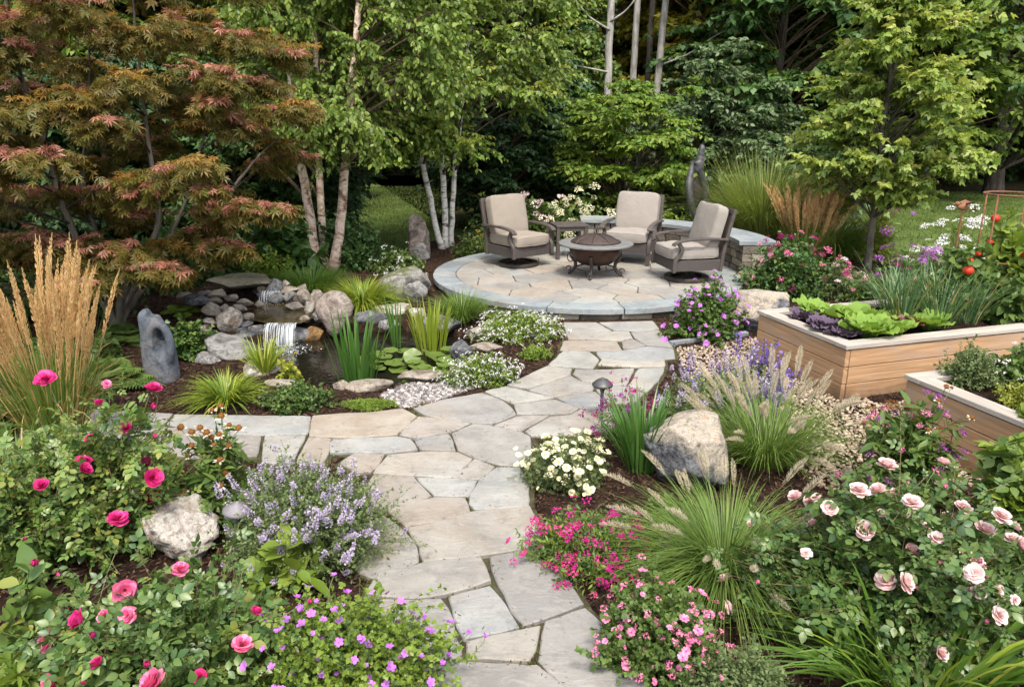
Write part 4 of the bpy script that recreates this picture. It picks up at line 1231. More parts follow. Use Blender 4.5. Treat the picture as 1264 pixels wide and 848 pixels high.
rk('capstone_slab', 'broad flat slab bridging the top of the waterfall', 292, 364, 84, 17, 'rock_slab', 40, Y=8.75, dr=.8, group=S_, sink=0, flat_top=True, cuts=7, rough=.08, sub=5, rz=0)
R_ = [(338, 369, 21, 24, 'rock_dark', 41, 8.75, 'blue grey upright stone at the end of the flat slab'),
 (352, 357, 10, 11, 'rock_pale', 42, 9.0, 'small pale stone behind the blue grey upright stone'),
 (338, 376, 22, 13, 'rock_dark', 43, 8.6, 'dark rounded stone right over the small cascade'),
 (356, 364, 24, 9, 'rock_tan', 44, 8.7, 'flat brown stone lying on the bank above the pool'),
 (371, 378, 22, 20, 'rock_tan', 45, 8.45, 'pale tilted stone near the rounded brown boulder'),
 (363, 385, 25, 10, 'rock_tan', 46, 8.3, 'flat tan stone on the far rim of the pool'),
 (356, 375, 19, 15, 'rock_grey', 47, 8.5, 'grey stone between two flat tan stones'),
 (381, 392, 16, 19, 'rock_pale', 48, 8.05, 'pale upright stone touching the rounded brown boulder'),
 (323, 362, 12, 9, 'rock_tan', 49, 8.85, 'little tan stone tucked under the slab end'),
 (374, 364, 14, 13, 'rock_brown', 50, 8.8, 'brown stone at the edge of the fern clump'),
 (250, 369, 22, 9, 'rock_grey', 51, 8.7, 'flat grey stone lowest under the maple branch'),
 (267, 370, 24, 11, 'rock_tan', 52, 8.6, 'tan oval stone just under the broad slab'),
 (241, 378, 40, 12, 'rock_dark', 53, 8.45, 'dark flat slate jutting from the bank'),
 (264, 377, 17, 9, 'rock_tan', 54, 8.4, 'small orange stone on the dark slate'),
 (260, 392, 25, 18, 'rock_tan', 55, 8.1, 'blocky stone below the small orange stone'),
 (280, 414, 34, 34, 'rock_pale', 56, 7.75, 'large pale cracked block beside the falling water'),
 (294, 388, 22, 12, 'rock_tan', 57, 8.15, 'tan cobble on top of the bank beside the pool'),
 (306, 399, 17, 12, 'rock_tan', 58, 7.95, 'tan cobble at the pool lip'),
 (305, 408, 17, 11, 'rock_dark', 59, 7.8, 'wet blue stone under the tan cobble'),
 (299, 421, 24, 15, 'rock_dark', 60, 7.6, 'dark wet ledge beside the lower fall'),
 (272, 427, 20, 12, 'rock_tan', 61, 7.5, 'small tan stone at the foot of the cracked block'),
 (291, 428, 30, 14, 'rock_grey', 62, 7.4, 'grey ledge stone at the foot of the cracked block'),
 (270, 396, 10, 8, 'rock_tan', 63, 8.0, 'tiny stone wedged between the blocks'),
 (383, 431, 36, 26, 'rock_amber', 64, 7.8, 'wet amber stone right behind the fall'),
 (347, 432, 62, 28, 'rock_dark', 65, 7.78, 'dark wet ledge under the lower fall'),
 (316, 431, 34, 28, 'rock_dark', 66, 7.7, 'dark wet stone beside the lower fall'),
 (318, 381, 12, 9, 'rock_tan', 201, 8.4, 'thin tan stone at the near side of the small cascade'),
 (300, 380, 20, 10, 'rock_tan', 202, 8.3, 'flat tan stone under the slab beside the pool'),
 (284, 375, 18, 11, 'rock_brown', 203, 8.5, 'brown stone stacked below the slab'),
 (312, 412, 14, 10, 'rock_tan', 204, 7.75, 'small angular stone at the lip of the lower fall'),
 (258, 405, 16, 12, 'rock_pale', 205, 7.85, 'pale chip of stone beside the cracked block'),
 (250, 414, 18, 12, 'rock_tan', 206, 7.7, 'tan stone half hidden behind the heuchera'),
 (376, 400, 14, 11, 'rock_tan', 207, 7.9, 'wedge of tan stone at the far lip of the lower fall'),
 (392, 398, 18, 14, 'rock_grey', 208, 7.95, 'grey stone tucked behind the rounded boulder foot'),
 (228, 371, 22, 9, 'rock_brown', 209, 8.7, 'brown stone at the end of the dark slate'),
 (278, 386, 15, 10, 'rock_tan', 210, 8.15, 'tan stone between the flat stone and the cracked block'),
 (330, 371, 44, 15, 'rock_dark', 75, 8.86, 'dark shelf under the small upper cascade')]
for px, py, w, h, m, sd, Y, lab in R_:
    rk('stone', lab, px, py, w, h, m, sd, Y=Y, group=S_, sink=0.0, sub=4, cuts=9, rough=.07)
R2 = [(272, 448, 76, 30, 'rock_grey', 81, 'broad grey ledge slab beside the carved stone', .8), (250, 452, 34, 13, 'rock_grey', 82, 'low grey stone at the corner of the ledge slab', .8),
 (313, 466, 58, 18, 'rock_pale', 83, 'flat pale stone at the near bank behind the variegated grass', .8), (455, 486, 62, 11, 'rock_tan', 84, 'long flat pink coping stone by the green moss mat', .5),
 (513, 474, 58, 11, 'rock_tan', 85, 'long flat pink coping stone behind the pebbles', .5), (420, 484, 26, 12, 'rock_tan', 86, 'small coping stone beside the glossy shrub', .6),
 (593, 422, 44, 12, 'rock_tan', 87, 'wide tan stepping slab behind the white flowers', .9), (598, 438, 46, 10, 'rock_tan', 88, 'tan slab between the two white flower cushions', .8),
 (570, 446, 32, 25, 'rock_dark', 89, 'black wet stone rising from the pond corner', .7), (487, 392, 50, 14, 'rock_pale', 90, 'pale flat stone at the far pond edge', .7),
 (479, 410, 26, 14, 'rock_grey', 91, 'pale rounded stone low at the far pond edge', .7), (513, 394, 22, 12, 'rock_pale', 92, 'white stone behind the yellow iris', .7),
 (540, 412, 60, 20, 'rock_dark', 93, 'dark ledge behind the yellow iris', .6), (452, 404, 44, 18, 'rock_dark', 94, 'dark ledge behind the tall green iris', .6), (447, 384, 34, 14, 'rock_moss', 95, 'mossy flat stone below the yellow grass', .7), (563, 468, 34, 10, 'rock_tan', 96, 'tan coping stone under the white flowers', .6), (345, 482, 40, 10, 'rock_tan', 97, 'tan coping stone behind the glossy shrub', .6)]
for px, py, w, h, m, sd, lab, dr in R2:
    rk('stone', lab, px, py, w, h, m, sd, group=S_, sub=4, cuts=8, rough=.08, dr=dr, z=.0, rz=0.1, flat_top=h < 15)

# ------------------------------------------------------------------ curved seat wall
sw = thing('seat_wall', 'curved drystone seat wall with bluestone cap round the patio', 'wall', (pc[0], pc[1], 0))
RIN, ROUT, WZ = 2.19, 2.60, .575
A0, A1 = R(-4), R(86)
g = Geo()
rng = np.random.default_rng(31)
stone_course(g, (0, 0), RIN, A0, A1, .02, WZ, 5, (.14, .42), rng, depth=.12, outward=False)
stone_course(g, (0, 0), ROUT, A0, A1, .0, WZ, 5, (.16, .42), rng, depth=.12)
for a, sg in ((A0, -1), (A1, 1)):
    for k in range(5):
        z0, z1 = .01 + k * .113, .01 + (k + 1) * .113 - .008
        u = np.array([math.cos(a), math.sin(a)]); tn = np.array([-math.sin(a), math.cos(a)]) * sg
        cut = RIN + (.13 + .13 * rng.random())
        for r0_, r1_ in ((RIN + .003, cut - .004), (cut + .004, ROUT - .003)):
            c2 = u * (r0_ + r1_) / 2 + tn * (.02 + rng.random() * .012)
            rot = np.array([[u[0], -u[1], 0], [u[1], u[0], 0], [0, 0, 1]])
            g.box((c2[0], c2[1], (z0 + z1) / 2), (r1_ - r0_, .06, z1 - z0), rot)
g.build('stone_facing', 'wall_stone', sw)
def sector(g, r0, r1, a0, a1, z0, z1, n, mat=0):
    aa = np.linspace(a0, a1, n)
    V = np.concatenate([np.stack([r * np.cos(aa), r * np.sin(aa), np.full(n, z)], -1) for r, z in ((r0, z0), (r1, z0), (r1, z1), (r0, z1))])
    i = np.arange(n - 1)
    f = [np.stack([i + k * n, i + 1 + k * n, i + 1 + ((k + 1) % 4) * n, i + ((k + 1) % 4) * n], -1) for k in range(4)]
    g.add(V, f + [np.array([[0, n, 2 * n, 3 * n], [4 * n - 1, 3 * n - 1, 2 * n - 1, n - 1]])], mat)
g = Geo(); sector(g, RIN + .05, ROUT - .05, A0 + .012, A1 - .012, 0, WZ - .003, 30)
g.build('core', 'mortar', sw)
g = Geo()
cuts_ = np.linspace(A0 - .02, A1 + .02, 8)
for a, b in zip(cuts_, cuts_[1:]): sector(g, RIN - .055, ROUT + .055, a + .0016, b - .0016, WZ + .002, WZ + .066, 12)
g.build('cap', 'bluestone', sw, bev=.008)

# ------------------------------------------------------------------ furniture
def strip(g, P, w, th, mat=0):
    """flat bar swept along a path in the y-z plane, wide along x"""
    P = np.asarray(P, float); n = len(P)
    w = np.broadcast_to(np.asarray(w, float), (n,)); th = np.broadcast_to(np.asarray(th, float), (n,))
    t = unit(np.gradient(P, axis=0)); x = np.array([1., 0, 0]); nr = unit(np.cross(x, t))
    V = np.stack([P + x * (a * w / 2)[:, None] + nr * (b * th / 2)[:, None] for a, b in ((-1, -1), (1, -1), (1, 1), (-1, 1))], 1)
    i = np.arange(n - 1)[:, None] * 4; j = np.arange(4)[None]
    g.add(V.reshape(-1, 3), [np.stack([i + j, i + (j + 1) % 4, i + 4 + (j + 1) % 4, i + 4 + j], -1).reshape(-1, 4), np.array([[3, 2, 1, 0], [4 * n - 4, 4 * n - 3, 4 * n - 2, 4 * n - 1]])], mat)
def smooth_path(P, n=16):
    P = np.asarray(P, float); t = np.linspace(0, len(P) - 1, n)
    Q = np.stack([np.interp(t, np.arange(len(P)), P[:, k]) for k in range(3)], -1)
    for _ in range(2): Q[1:-1] = (Q[:-2] + 2 * Q[1:-1] + Q[2:]) / 4
    return Q
def cushion(g, c, d, rot=None, k=6.5, crown=(.10, .10, .22), n=14, sag=0.0):
    u = np.linspace(-1, 1, n)
    a, b = np.meshgrid(u, u)
    i = np.arange(n - 1)[:, None] * n; j = np.arange(n - 1)[None]
    q = np.stack([i + j, i + j + 1, i + n + j + 1, i + n + j], -1).reshape(-1, 4)
    for ax in range(3):
        for s_ in (-1, 1):
            p = np.zeros((n * n, 3)); o = [x for x in range(3) if x != ax]
            p[:, ax] = s_; p[:, o[0]] = a.ravel(); p[:, o[1]] = b.ravel()
            p = p / (np.abs(p) ** k).sum(1, keepdims=True) ** (1 / k)
            for m in range(3):
                o2 = [x for x in range(3) if x != m]
                p[:, m] *= 1 - crown[m] + crown[m] * (1 - p[:, o2[0]] ** 2) * (1 - p[:, o2[1]] ** 2) * 1.3
            p = p * np.asarray(d) / 2
            p[:, 2] += .006 * np.sin(p[:, 0] * 17 + p[:, 1] * 9) + .004 * np.sin(p[:, 1] * 31 + p[:, 0] * 5)
            if rot is not None: p = p @ np.asarray(rot).T
            flip = (s_ < 0) ^ (ax == 1)
            g.add(p + np.asarray(c), q[:, ::-1] if flip else q)
def rx_(a): return np.array([[1, 0, 0], [0, math.cos(a), -math.sin(a)], [0, math.sin(a), math.cos(a)]])
def club_chair(label, x, y, face, swivel, canv, group):
    rz = math.atan2(face[0], -face[1])
    t = thing('patio_chair', label, 'chair', (x, y, PATIO_Z + .003), group, rz)
    g = Geo()
    g.box((0, -.345, .25), (.66, .03, .14)); g.box((0, .30, .25), (.66, .03, .14))
    for s_ in (-1, 1): g.box((s_ * .335, -.02, .25), (.03, .64, .14))
    g.box((0, -.02, .30), (.63, .61, .02))
    g.build('seat_frame', 'wicker', t, bev=.004)
    g = Geo(); cushion(g, (0, -.045, .405), (.66, .71, .18), k=11, crown=(.03, .03, .12)); so = g.build('seat_cushion', canv, t, smooth=True)
    rb = rx_(R(-14))
    g = Geo(); cushion(g, (0, .245, .73), (.66, .19, .59), rb, k=11, crown=(.02, .18, .02)); bo = g.build('back_cushion', canv, t, smooth=True)
    aa = np.linspace(0, 2 * np.pi, 49); cc = np.stack([np.cos(aa), np.sin(aa)], -1); cc = cc / ((np.abs(cc) ** 7).sum(1, keepdims=True)) ** (1 / 7)
    g = Geo()
    for zz in (-.062, .062): g.tubes([np.stack([cc[:, 0] * .322, cc[:, 1] * .347 - .045, 0 * aa + .405 + zz], -1)], .006, 5, cap=False)
    g.build('piping', canv, so, smooth=True)
    g = Geo()
    for yy in (-.062, .062): g.tubes([np.stack([cc[:, 0] * .322, 0 * aa + yy, cc[:, 1] * .287], -1) @ rb.T + np.array([0, .245, .73])], .006, 5, cap=False)
    g.build('piping', canv, bo, smooth=True)
    g = Geo()
    for s_ in (-1, 1): strip(g, smooth_path([(s_ * .335, .30, .16), (s_ * .335, .325, .42), (s_ * .335, .385, .72), (s_ * .33, .45, .97)]), .055, .045)
    for k in range(3): g.box((0, .335 + .05 * k, .48 + .19 * k), (.62, .024, .10), rb)
    g.box((0, .445, .94), (.66, .03, .07), rb)
    g.box((0, .37, .64), (.60, .012, .50), rb)
    g.build('back_frame', 'frame_brown', t, bev=.006)
    for s_ in (-1, 1):
        g = Geo()
        strip(g, smooth_path([(s_ * .365, .37, .585), (s_ * .37, .15, .605), (s_ * .372, -.12, .605), (s_ * .37, -.30, .585), (s_ * .37, -.385, .555), (s_ * .37, -.40, .525)], 22), [.06] * 6 + [.075] * 10 + [.08] * 6, .03)
        strip(g, smooth_path([(s_ * .362, -.335, .57), (s_ * .362, -.265, .48), (s_ * .362, -.29, .40), (s_ * .362, -.365, .34), (s_ * .362, -.37, .17)], 18), .05, [.05] * 18)
        g.build('arm', 'frame_brown', t, bev=.007)
    if swivel:
        g = Geo()
        g.lathe([(.215, .0), (.30, .0), (.305, .012), (.305, .045), (.295, .055), (.215, .055), (.215, 0)], (0, -.02, 0), 40)
        for a in range(4):
            ca, sa = math.cos(a * R(90) + .6), math.sin(a * R(90) + .6)
            g.tubes([[(.22 * ca, .22 * sa - .02, .03), (.10 * ca, .10 * sa - .02, .06), (0, -.02, .09)]], .018, 6)
        g.lathe([(0.05, .05), (.05, .12), (.10, .15), (.16, .165), (.16, .18), (0, .18)], (0, -.02, 0), 20)
        g.box((0, -.02, .175), (.5, .5, .02))
        g.build('swivel_base', 'metal_dark', t)
    else:
        for s_ in (-1, 1):
            for yy, tp in ((-.36, 0), (.30, .05)):
                g = Geo(); strip(g, [(s_ * .355, yy + tp, 0), (s_ * .355, yy + tp * .4, .15), (s_ * .355, yy, .22)], .055, .05)
                g.build('leg', 'frame_brown', t, bev=.005)
    return t
CH_ = 'cushioned chairs round the fire pit'
club_chair('brown swivel armchair with tan cushions beside the small side table', .08, 11.05, (.62, -.78), True, 'canvas', CH_)
club_chair('fixed leg armchair with pale cushions in front of the seat wall', 1.86, 11.42, (-.42, -.90), False, 'canvas_pale', CH_)
club_chair('brown swivel armchair seen side on behind the violet geraniums', 2.42, 10.02, (-.98, -.20), True, 'canvas_pale', CH_)

t = thing('side_table', 'small square slatted side table between two armchairs', 'table', (.90, 11.72, PATIO_Z + .003), None, .18)
g = Geo()
for k in range(5): g.box((0, -.2 + k * .1, .515), (.52, .092, .028))
g.build('tabletop', 'frame_brown', t, bev=.004)
g = Geo()
for s_ in (-1, 1): g.box((0, s_ * .21, .465), (.42, .02, .06)); g.box((s_ * .225, 0, .465), (.02, .40, .06))
g.build('apron', 'frame_brown', t)
for sx in (-1, 1):
    for sy in (-1, 1):
        g = Geo(); g.box((sx * .225, sy * .21, .25), (.055, .055, .50)); g.build('leg', 'frame_brown', t, bev=.004)

t = thing('fire_pit', 'round bronze fire pit bowl with tiled rim and spark screen', 'fire pit', (1.17, 10.28, PATIO_Z + .003), None, .5)
t.scale = (1.05, 1.05, 1.05)
g = Geo()
g.lathe([(0, .135), (.10, .14), (.20, .16), (.28, .21), (.33, .28), (.355, .36), (.365, .415), (.345, .415), (.33, .34), (.26, .22), (0, .18)], seg=56)
g.build('bowl', 'bronze', t, smooth=True)
g = Geo(); g.lathe([(.33, .412), (.485, .412), (.497, .42), (.497, .436), (.487, .444), (.335, .448), (.33, .44), (.33, .412)], seg=64)
g.build('rim', 'pit_tile', t)
g = Geo(); g.lathe([(.32, .452), (.315, .46), (.27, .487), (.2, .517), (.12, .54), (.05, .552), (0, .555)], seg=40)
sc_o = g.build('spark_screen', 'mesh_screen', t, smooth=True)
g = Geo()
for k in range(8):
    a = k * math.pi / 4
    pr = np.array([(.318, .458), (.27, .492), (.2, .522), (.12, .545), (.03, .558)])
    g.tubes([np.stack([pr[:, 0] * math.cos(a), pr[:, 0] * math.sin(a), pr[:, 1]], -1)], .006, 5)
g.lathe([(.31, .448), (.33, .448), (.33, .462), (.31, .462), (.31, .448)], seg=40)
g.build('screen_rib', 'metal_dark', sc_o)
g = Geo(); aa = np.linspace(0, 2 * np.pi, 20)
g.tubes([np.stack([.035 * np.cos(aa), 0 * aa, .60 + .04 * np.sin(aa)], -1)], .006, 6)
g.build('handle', 'metal_dark', sc_o)
g = Geo(); rngf = np.random.default_rng(4)
aa = rngf.random(60) * 6.283
for k in range(4): pass
g.lathe([(0, .44), (.15, .43), (.33, .40)], seg=24); g.build('ash_bed', 'ash', t)
for k in range(4):
    a = k * R(90) + R(45)
    g = Geo()
    pr = np.array([(.335, .30), (.32, .23), (.27, .17), (.265, .11), (.30, .05), (.345, .025), (.355, .0)])
    pr = np.stack([np.interp(np.linspace(0, 6, 20), range(7), pr[:, i]) for i in (0, 1)], -1)
    g.tubes([np.stack([pr[:, 0] * math.cos(a), pr[:, 0] * math.sin(a), pr[:, 1]], -1)], np.linspace(.026, .018, 20), 8)
    th_ = np.linspace(0, 5.2, 20); rr = .045 - .006 * th_
    g.tubes([np.stack([(.355 + rr * np.cos(th_)) * math.cos(a), (.355 + rr * np.cos(th_)) * math.sin(a), .07 + rr * np.sin(th_)], -1)], .008, 6)
    g.build('leg', 'metal_dark', t, smooth=True)
g = Geo(); aa = np.linspace(0, 2 * np.pi, 48)
g.tubes([np.stack([.26 * np.cos(aa), .26 * np.sin(aa), 0 * aa + .10], -1)], .010, 6); g.build('stretcher_ring', 'metal_dark', t, smooth=True)
for s_ in (-1, 1):
    g = Geo(); aa = np.linspace(0, 2 * np.pi, 22)
    g.tubes([np.stack([s_ * (.40 + .01 * np.cos(aa)), .055 * np.cos(aa), .28 + .06 * np.sin(aa)], -1)], .007, 6); g.build('ring_handle', 'metal_dark', t, smooth=True)

# ------------------------------------------------------------------ cedar planters
def uv_axis(o, ax):
    me = o.data
    uv = me.uv_layers.new(name='UVMap')
    co = np.zeros(len(me.vertices) * 3, np.float32); me.vertices.foreach_get('co', co); co = co.reshape(-1, 3)
    li = np.zeros(len(me.loops), np.int32); me.loops.foreach_get('vertex_index', li)
    p = co[li]
    o_ = 1 - ax
    uv.data.foreach_set('uv', np.stack([p[:, ax] if ax < 2 else p[:, 2], p[:, o_] * .7 + (p[:, 2] if ax < 2 else p[:, 0])], -1).astype(np.float32).ravel())
def planter(label, ox, oy, rz, Lx, Ly, h, group):
    """corner at the object's origin, long side +x, depth +y"""
    t = thing('raised_planter', label, 'planter', (ox, oy, 0), group, rz)
    rows = 3; bh = (h - .045) / rows; th = .042
    for (ax, c0, ln) in ((0, 0.0, Lx), (0, Ly, Lx), (1, 0.0, Ly), (1, Lx, Ly)):
        g = Geo()
        for k in range(rows):
            z = k * bh + bh / 2
            w = .0015 * ((k * 7) % 3 - 1)
            ib = th + .003
            if ax == 0: g.box((Lx / 2, c0 + (th / 2 if c0 == 0 else -th / 2) + w, z), (ln - .10, th, bh - .007))
            else: g.box((c0 + (th / 2 if c0 == 0 else -th / 2) + w, Ly / 2, z), (th, ln - .004, bh - .007))
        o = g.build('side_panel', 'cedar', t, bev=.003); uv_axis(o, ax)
    for x in (.052, Lx - .052):
        for y in (.02, Ly - .02):
            g = Geo(); g.box((x, y, (h - .05) / 2), (.016, .028, h - .052)); o = g.build('corner_trim', 'frame_red', t); 
    for (ax, c, d) in ((0, (Lx / 2, .055, h - .02), (Lx + .03, .135, .036)), (0, (Lx / 2, Ly - .055, h - .02), (Lx + .03, .135, .036)),
                       (1, (.055, Ly / 2, h - .02), (.135, Ly - .247, .036)), (1, (Lx - .055, Ly / 2, h - .02), (.135, Ly - .247, .036))):
        g = Geo(); g.box(c, d); o = g.build('cap_rail', 'cedar_grey', t, bev=.004); uv_axis(o, ax)
    g = Geo(); n = 30
    v, f, X, Y = grid_sheet(np.linspace(.04, Lx - .04, n * 2), np.linspace(.04, Ly - .04, n), lambda X, Y: h - .07 + .015 * np.sin(X * 17 + Y * 9) * np.cos(Y * 21))
    g.add(v, f); g.build('planter_soil', 'soil', t, smooth=True)
    return t
surfmat('frame_red', [(.10, .045, .03), (.17, .085, .055)], 8, .8, .2, .003)
PB = 'cedar planters in the kitchen garden'
BR = math.atan2(.29, .957)
planter('long cedar planter full of lettuces onions and tomatoes', 2.77, 5.84, BR, 3.4, 1.22, .50, PB)
planter('smaller cedar planter holding clipped herbs', 3.22, 4.07, BR, 2.2, 1.10, .50, PB)
def inbed(b, u, v, z=.435):
    ox, oy = ((2.77, 5.84), (3.22, 4.07))[b]
    c, s_ = math.cos(BR), math.sin(BR)
    return (ox + u * c - v * s_, oy + u * s_ + v * c, z)

# edging strip along the gravel
g = Geo()
a, b = np.array([1.66, 7.42]), np.array([2.58, 7.79]); d = unit(b - a)
rot = np.array([[d[0], -d[1], 0], [d[1], d[0], 0], [0, 0, 1]])
g.box((*(a + b) / 2, .02), (np.linalg.norm(b - a), .055, .075), rot)
tag(g.build('edging_stone', 'bluestone', bev=.008), 'straight pale stone edging along the far side of the gravel', 'edging')

# ------------------------------------------------------------------ path lights
def path_light(label, px, py, h, r, mat, tilt=0.0, group='mushroom path lights'):
    x, y, z = on(px, py)
    t = thing('path_light', label, 'path light', (x, y, z), group)
    t.rotation_euler = (0, tilt, 0)
    g = Geo(); g.tubes([[(0, 0, -.02), (0, 0, h * .5), (0, 0, h)]], .013, 10); g.lathe([(.013, h * .8), (.022, h * .9), (.03, h - .01), (.012, h)], seg=14)
    g.build('stem', mat, t, smooth=True)
    g = Geo(); g.lathe([(r * .35, h - .012), (r * .93, h - .006), (r, h + .004), (r * .98, h + .014), (r * .8, h + r * .33), (r * .5, h + r * .58), (r * .18, h + r * .7), (.012, h + r * .72), (.010, h + r * .8), (0, h + r * .82)], seg=28)
    g.build('shade', mat, t, smooth=True)
    return t
path_light('grey metal path light with domed cap beside the daylily clump', 742, 520, .30, .082, 'lamp_metal')
path_light('faded grey path light leaning by the pale boulder', 292, 690, .29, .075, 'lamp_bleached', .12)
path_light('slim black path light among the white cushion flowers', 657, 437, .19, .035, 'metal_dark')

# ------------------------------------------------------------------ sculptures, obelisk, stakes
def remeshed(name, parts, mat, voxel, parent=None, smooth=6, cut=()):
    """weld closed shapes into one carved body"""
    o = parts.build(name, mat)
    if cut:
        r = o.modifiers.new('weld', 'REMESH'); r.mode = 'VOXEL'; r.voxel_size = voxel
    for c in cut:
        b = o.modifiers.new('cut', 'BOOLEAN'); b.operation = 'DIFFERENCE'; b.object = c; b.solver = 'EXACT'
    r = o.modifiers.new('remesh', 'REMESH'); r.mode = 'VOXEL'; r.voxel_size = voxel; r.use_smooth_shade = True
    s_ = o.modifiers.new('smooth', 'SMOOTH'); s_.factor = .6; s_.iterations = smooth
    dg = bpy.context.evaluated_depsgraph_get(); dg.update()
    me = bpy.data.meshes.new_from_object(o.evaluated_get(dg))
    o.modifiers.clear(); o.data = me
    me.polygons.foreach_set('use_smooth', np.ones(len(me.polygons), bool))
    for c in cut: bpy.data.objects.remove(c)
    if parent is not None: o.parent = parent
    return o
def ellipsoid(g, c, d, rot=None, k=2.0, n=20):
    cushion(g, c, d, rot, k=k, crown=(0, 0, 0), n=n)
def roty(a): return np.array([[math.cos(a), 0, math.sin(a)], [0, 1, 0], [-math.sin(a), 0, math.cos(a)]])
x, y, z = on(199, 472)
t = thing('stone_sculpture', 'carved blue grey stone with a hollowed ring set in mulch', 'sculpture', (x, y + .08, z - .02), None, -.12)
g = Geo()
# one tapering monolith, its upper half hollowed into a ring with a small bowl
for k in range(13):
    u = k / 12
    wdt = (.37 - .02 * u) * (1 - max(0, u - .55) ** 1.7 * 1.9)
    ellipsoid(g, (-.03 + .035 * math.sin(u * 2) - .055 * u, 0, .06 + .46 * u), (wdt, .23 - .06 * u, .20), k=3.6, n=12)
for k in range(8):
    u = k / 7
    ellipsoid(g, (-.115 - .012 * u, -.01, .30 + .30 * u), (.135 - .015 * u, .17, .16), k=2.4, n=10)
aa = np.linspace(-1.9, 2.7, 30)
g.tubes([np.stack([.05 + .115 * np.cos(aa), 0 * aa - .055, .37 + .185 * np.sin(aa)], -1)], .045, 12)
g2 = Geo(); ellipsoid(g2, (.05, -.13, .375), (.165, .26, .30), k=2.2); c1 = g2.build('cutter', 'carved_stone')
g2 = Geo(); ellipsoid(g2, (.035, 0.0, .44), (.075, .6, .11)); c2 = g2.build('cutter', 'carved_stone')
remeshed('carved_body', g, 'carved_stone', .010, t, 6, (c1, c2))
t.scale = (.80, .9, 1.0)

xs_, ys_ = 3.3, 13.5
t = thing('metal_sculpture', 'tall abstract grey metal loop sculpture on a rusty curved foot', 'sculpture', (xs_, ys_, GZ(xs_, ys_)))
g = Geo()
u = np.linspace(0, 1, 26)
zz = .52 + 1.0 * u
wd = np.sin(np.clip(u, 0, 1) ** .85 * np.pi) ** .9
for s_ in (-1, 1):
    ph = .9 * (u - .5)
    P = np.stack([s_ * .165 * wd * np.cos(ph * s_) + .035 * np.sin(u * 5) + .05 * (1 - u) ** 3, s_ * .07 * np.sin(u * 4), zz], -1)
    g.tubes([P], .048 + .022 * np.sin(u * np.pi), 10)
for k in range(5): ellipsoid(g, (.015 + .01 * k, 0, 1.42 + .075 * k), (.20 - .022 * k, .17 - .015 * k, .20), k=2.2, n=10)
remeshed('loop_body', g, 'sculpture_metal', .012, t, 4)
g = Geo()
ellipsoid(g, (0.02, .03, 1.0), (.20, .02, .52), k=2, n=12)
g.build('inner_disc', 'metal_dark', t, smooth=True)
g = Geo(); u = np.linspace(0, 1, 14)
g.tubes([np.stack([-.16 * (1 - u) ** 1.2 + .07, 0 * u, .0 + .56 * u ** .8], -1)], np.linspace(.06, .045, 14), 10)
g.build('foot', 'rust', t, smooth=True)

ob = inbed(0, 2.35, .72)
t = thing('obelisk_support', 'rusty iron hoop support rising above the tomato plants', 'plant support', ob)
RO = .24
hz = 1.16
for k in range(4):
    a = k * R(90) + .5
    g = Geo(); g.tubes([[(RO * 1.05 * math.cos(a), RO * 1.05 * math.sin(a), -.05), (RO * math.cos(a), RO * math.sin(a), hz / 2), (RO * math.cos(a), RO * math.sin(a), hz)]], .008, 8)
    g.build('post', 'rust', t, smooth=True)
for zz in (hz, hz * .45):
    g = Geo(); aa = np.linspace(0, 2 * np.pi, 40); g.tubes([np.stack([RO * np.cos(aa), RO * np.sin(aa), 0 * aa + zz], -1)], .008, 8)
    g.build('hoop', 'rust', t, smooth=True)
bs = inbed(0, 2.02, .95)
t = thing('bird_stake', 'rusty garden stake topped by a small metal bird', 'garden stake', bs)
g = Geo(); g.tubes([[(0, 0, -.05), (0, 0, .5), (0, 0, .98)]], .010, 8); g.build('rod', 'rust', t)
g = Geo(); ellipsoid(g, (0, 0, 1.02), (.13, .05, .06), roty(.3), n=10); ellipsoid(g, (-.06, 0, 1.055), (.045, .04, .042), n=8)
g.tubes([[(-.075, 0, 1.055), (-.11, 0, 1.05)]], .006, 5); g.inst(LEAFW, [(.02, 0, 1.03), (.02, 0, 1.03)], frames(A_((.4, .8, .6), (.4, -.8, .6)), A_((0, 0, 1), (0, 0, 1))), .12)
g.inst(LEAFW, [(.05, 0, 1.0)], frames(A_((1, 0, -.1),), A_((0, 0, 1),)), .10)
g.build('bird', 'rust', t)

# ------------------------------------------------------------------ blossoms (shared meshes)
def petal(g, w, h, tilt, az, r0, z0, cup=.25, curl=.2, mat=0, nu=4, nv=4):
    u = np.linspace(-1, 1, nu); v = np.linspace(0, 1, nv)
    U, V_ = np.meshgrid(u, v)
    wid = w * np.sin(np.pi * (.12 + .66 * V_)) ** .8
    x = U * wid
    out = r0 + h * V_ * math.sin(tilt) + curl * h * V_ ** 3 - cup * U ** 2 * w * (1 - .3 * V_)
    z = z0 + h * V_ * math.cos(tilt) - .25 * curl * h * V_ ** 3 + .06 * w * np.cos(U * 5 + az * 3) * V_
    ca, sa = math.cos(az), math.sin(az)
    P = np.stack([out * ca - x * sa, out * sa + x * ca, z], -1).reshape(-1, 3)
    i = np.arange(nv - 1)[:, None] * nu; j = np.arange(nu - 1)[None]
    g.add(P, np.stack([i + j, i + j + 1, i + nu + j + 1, i + nu + j], -1).reshape(-1, 4), mat)
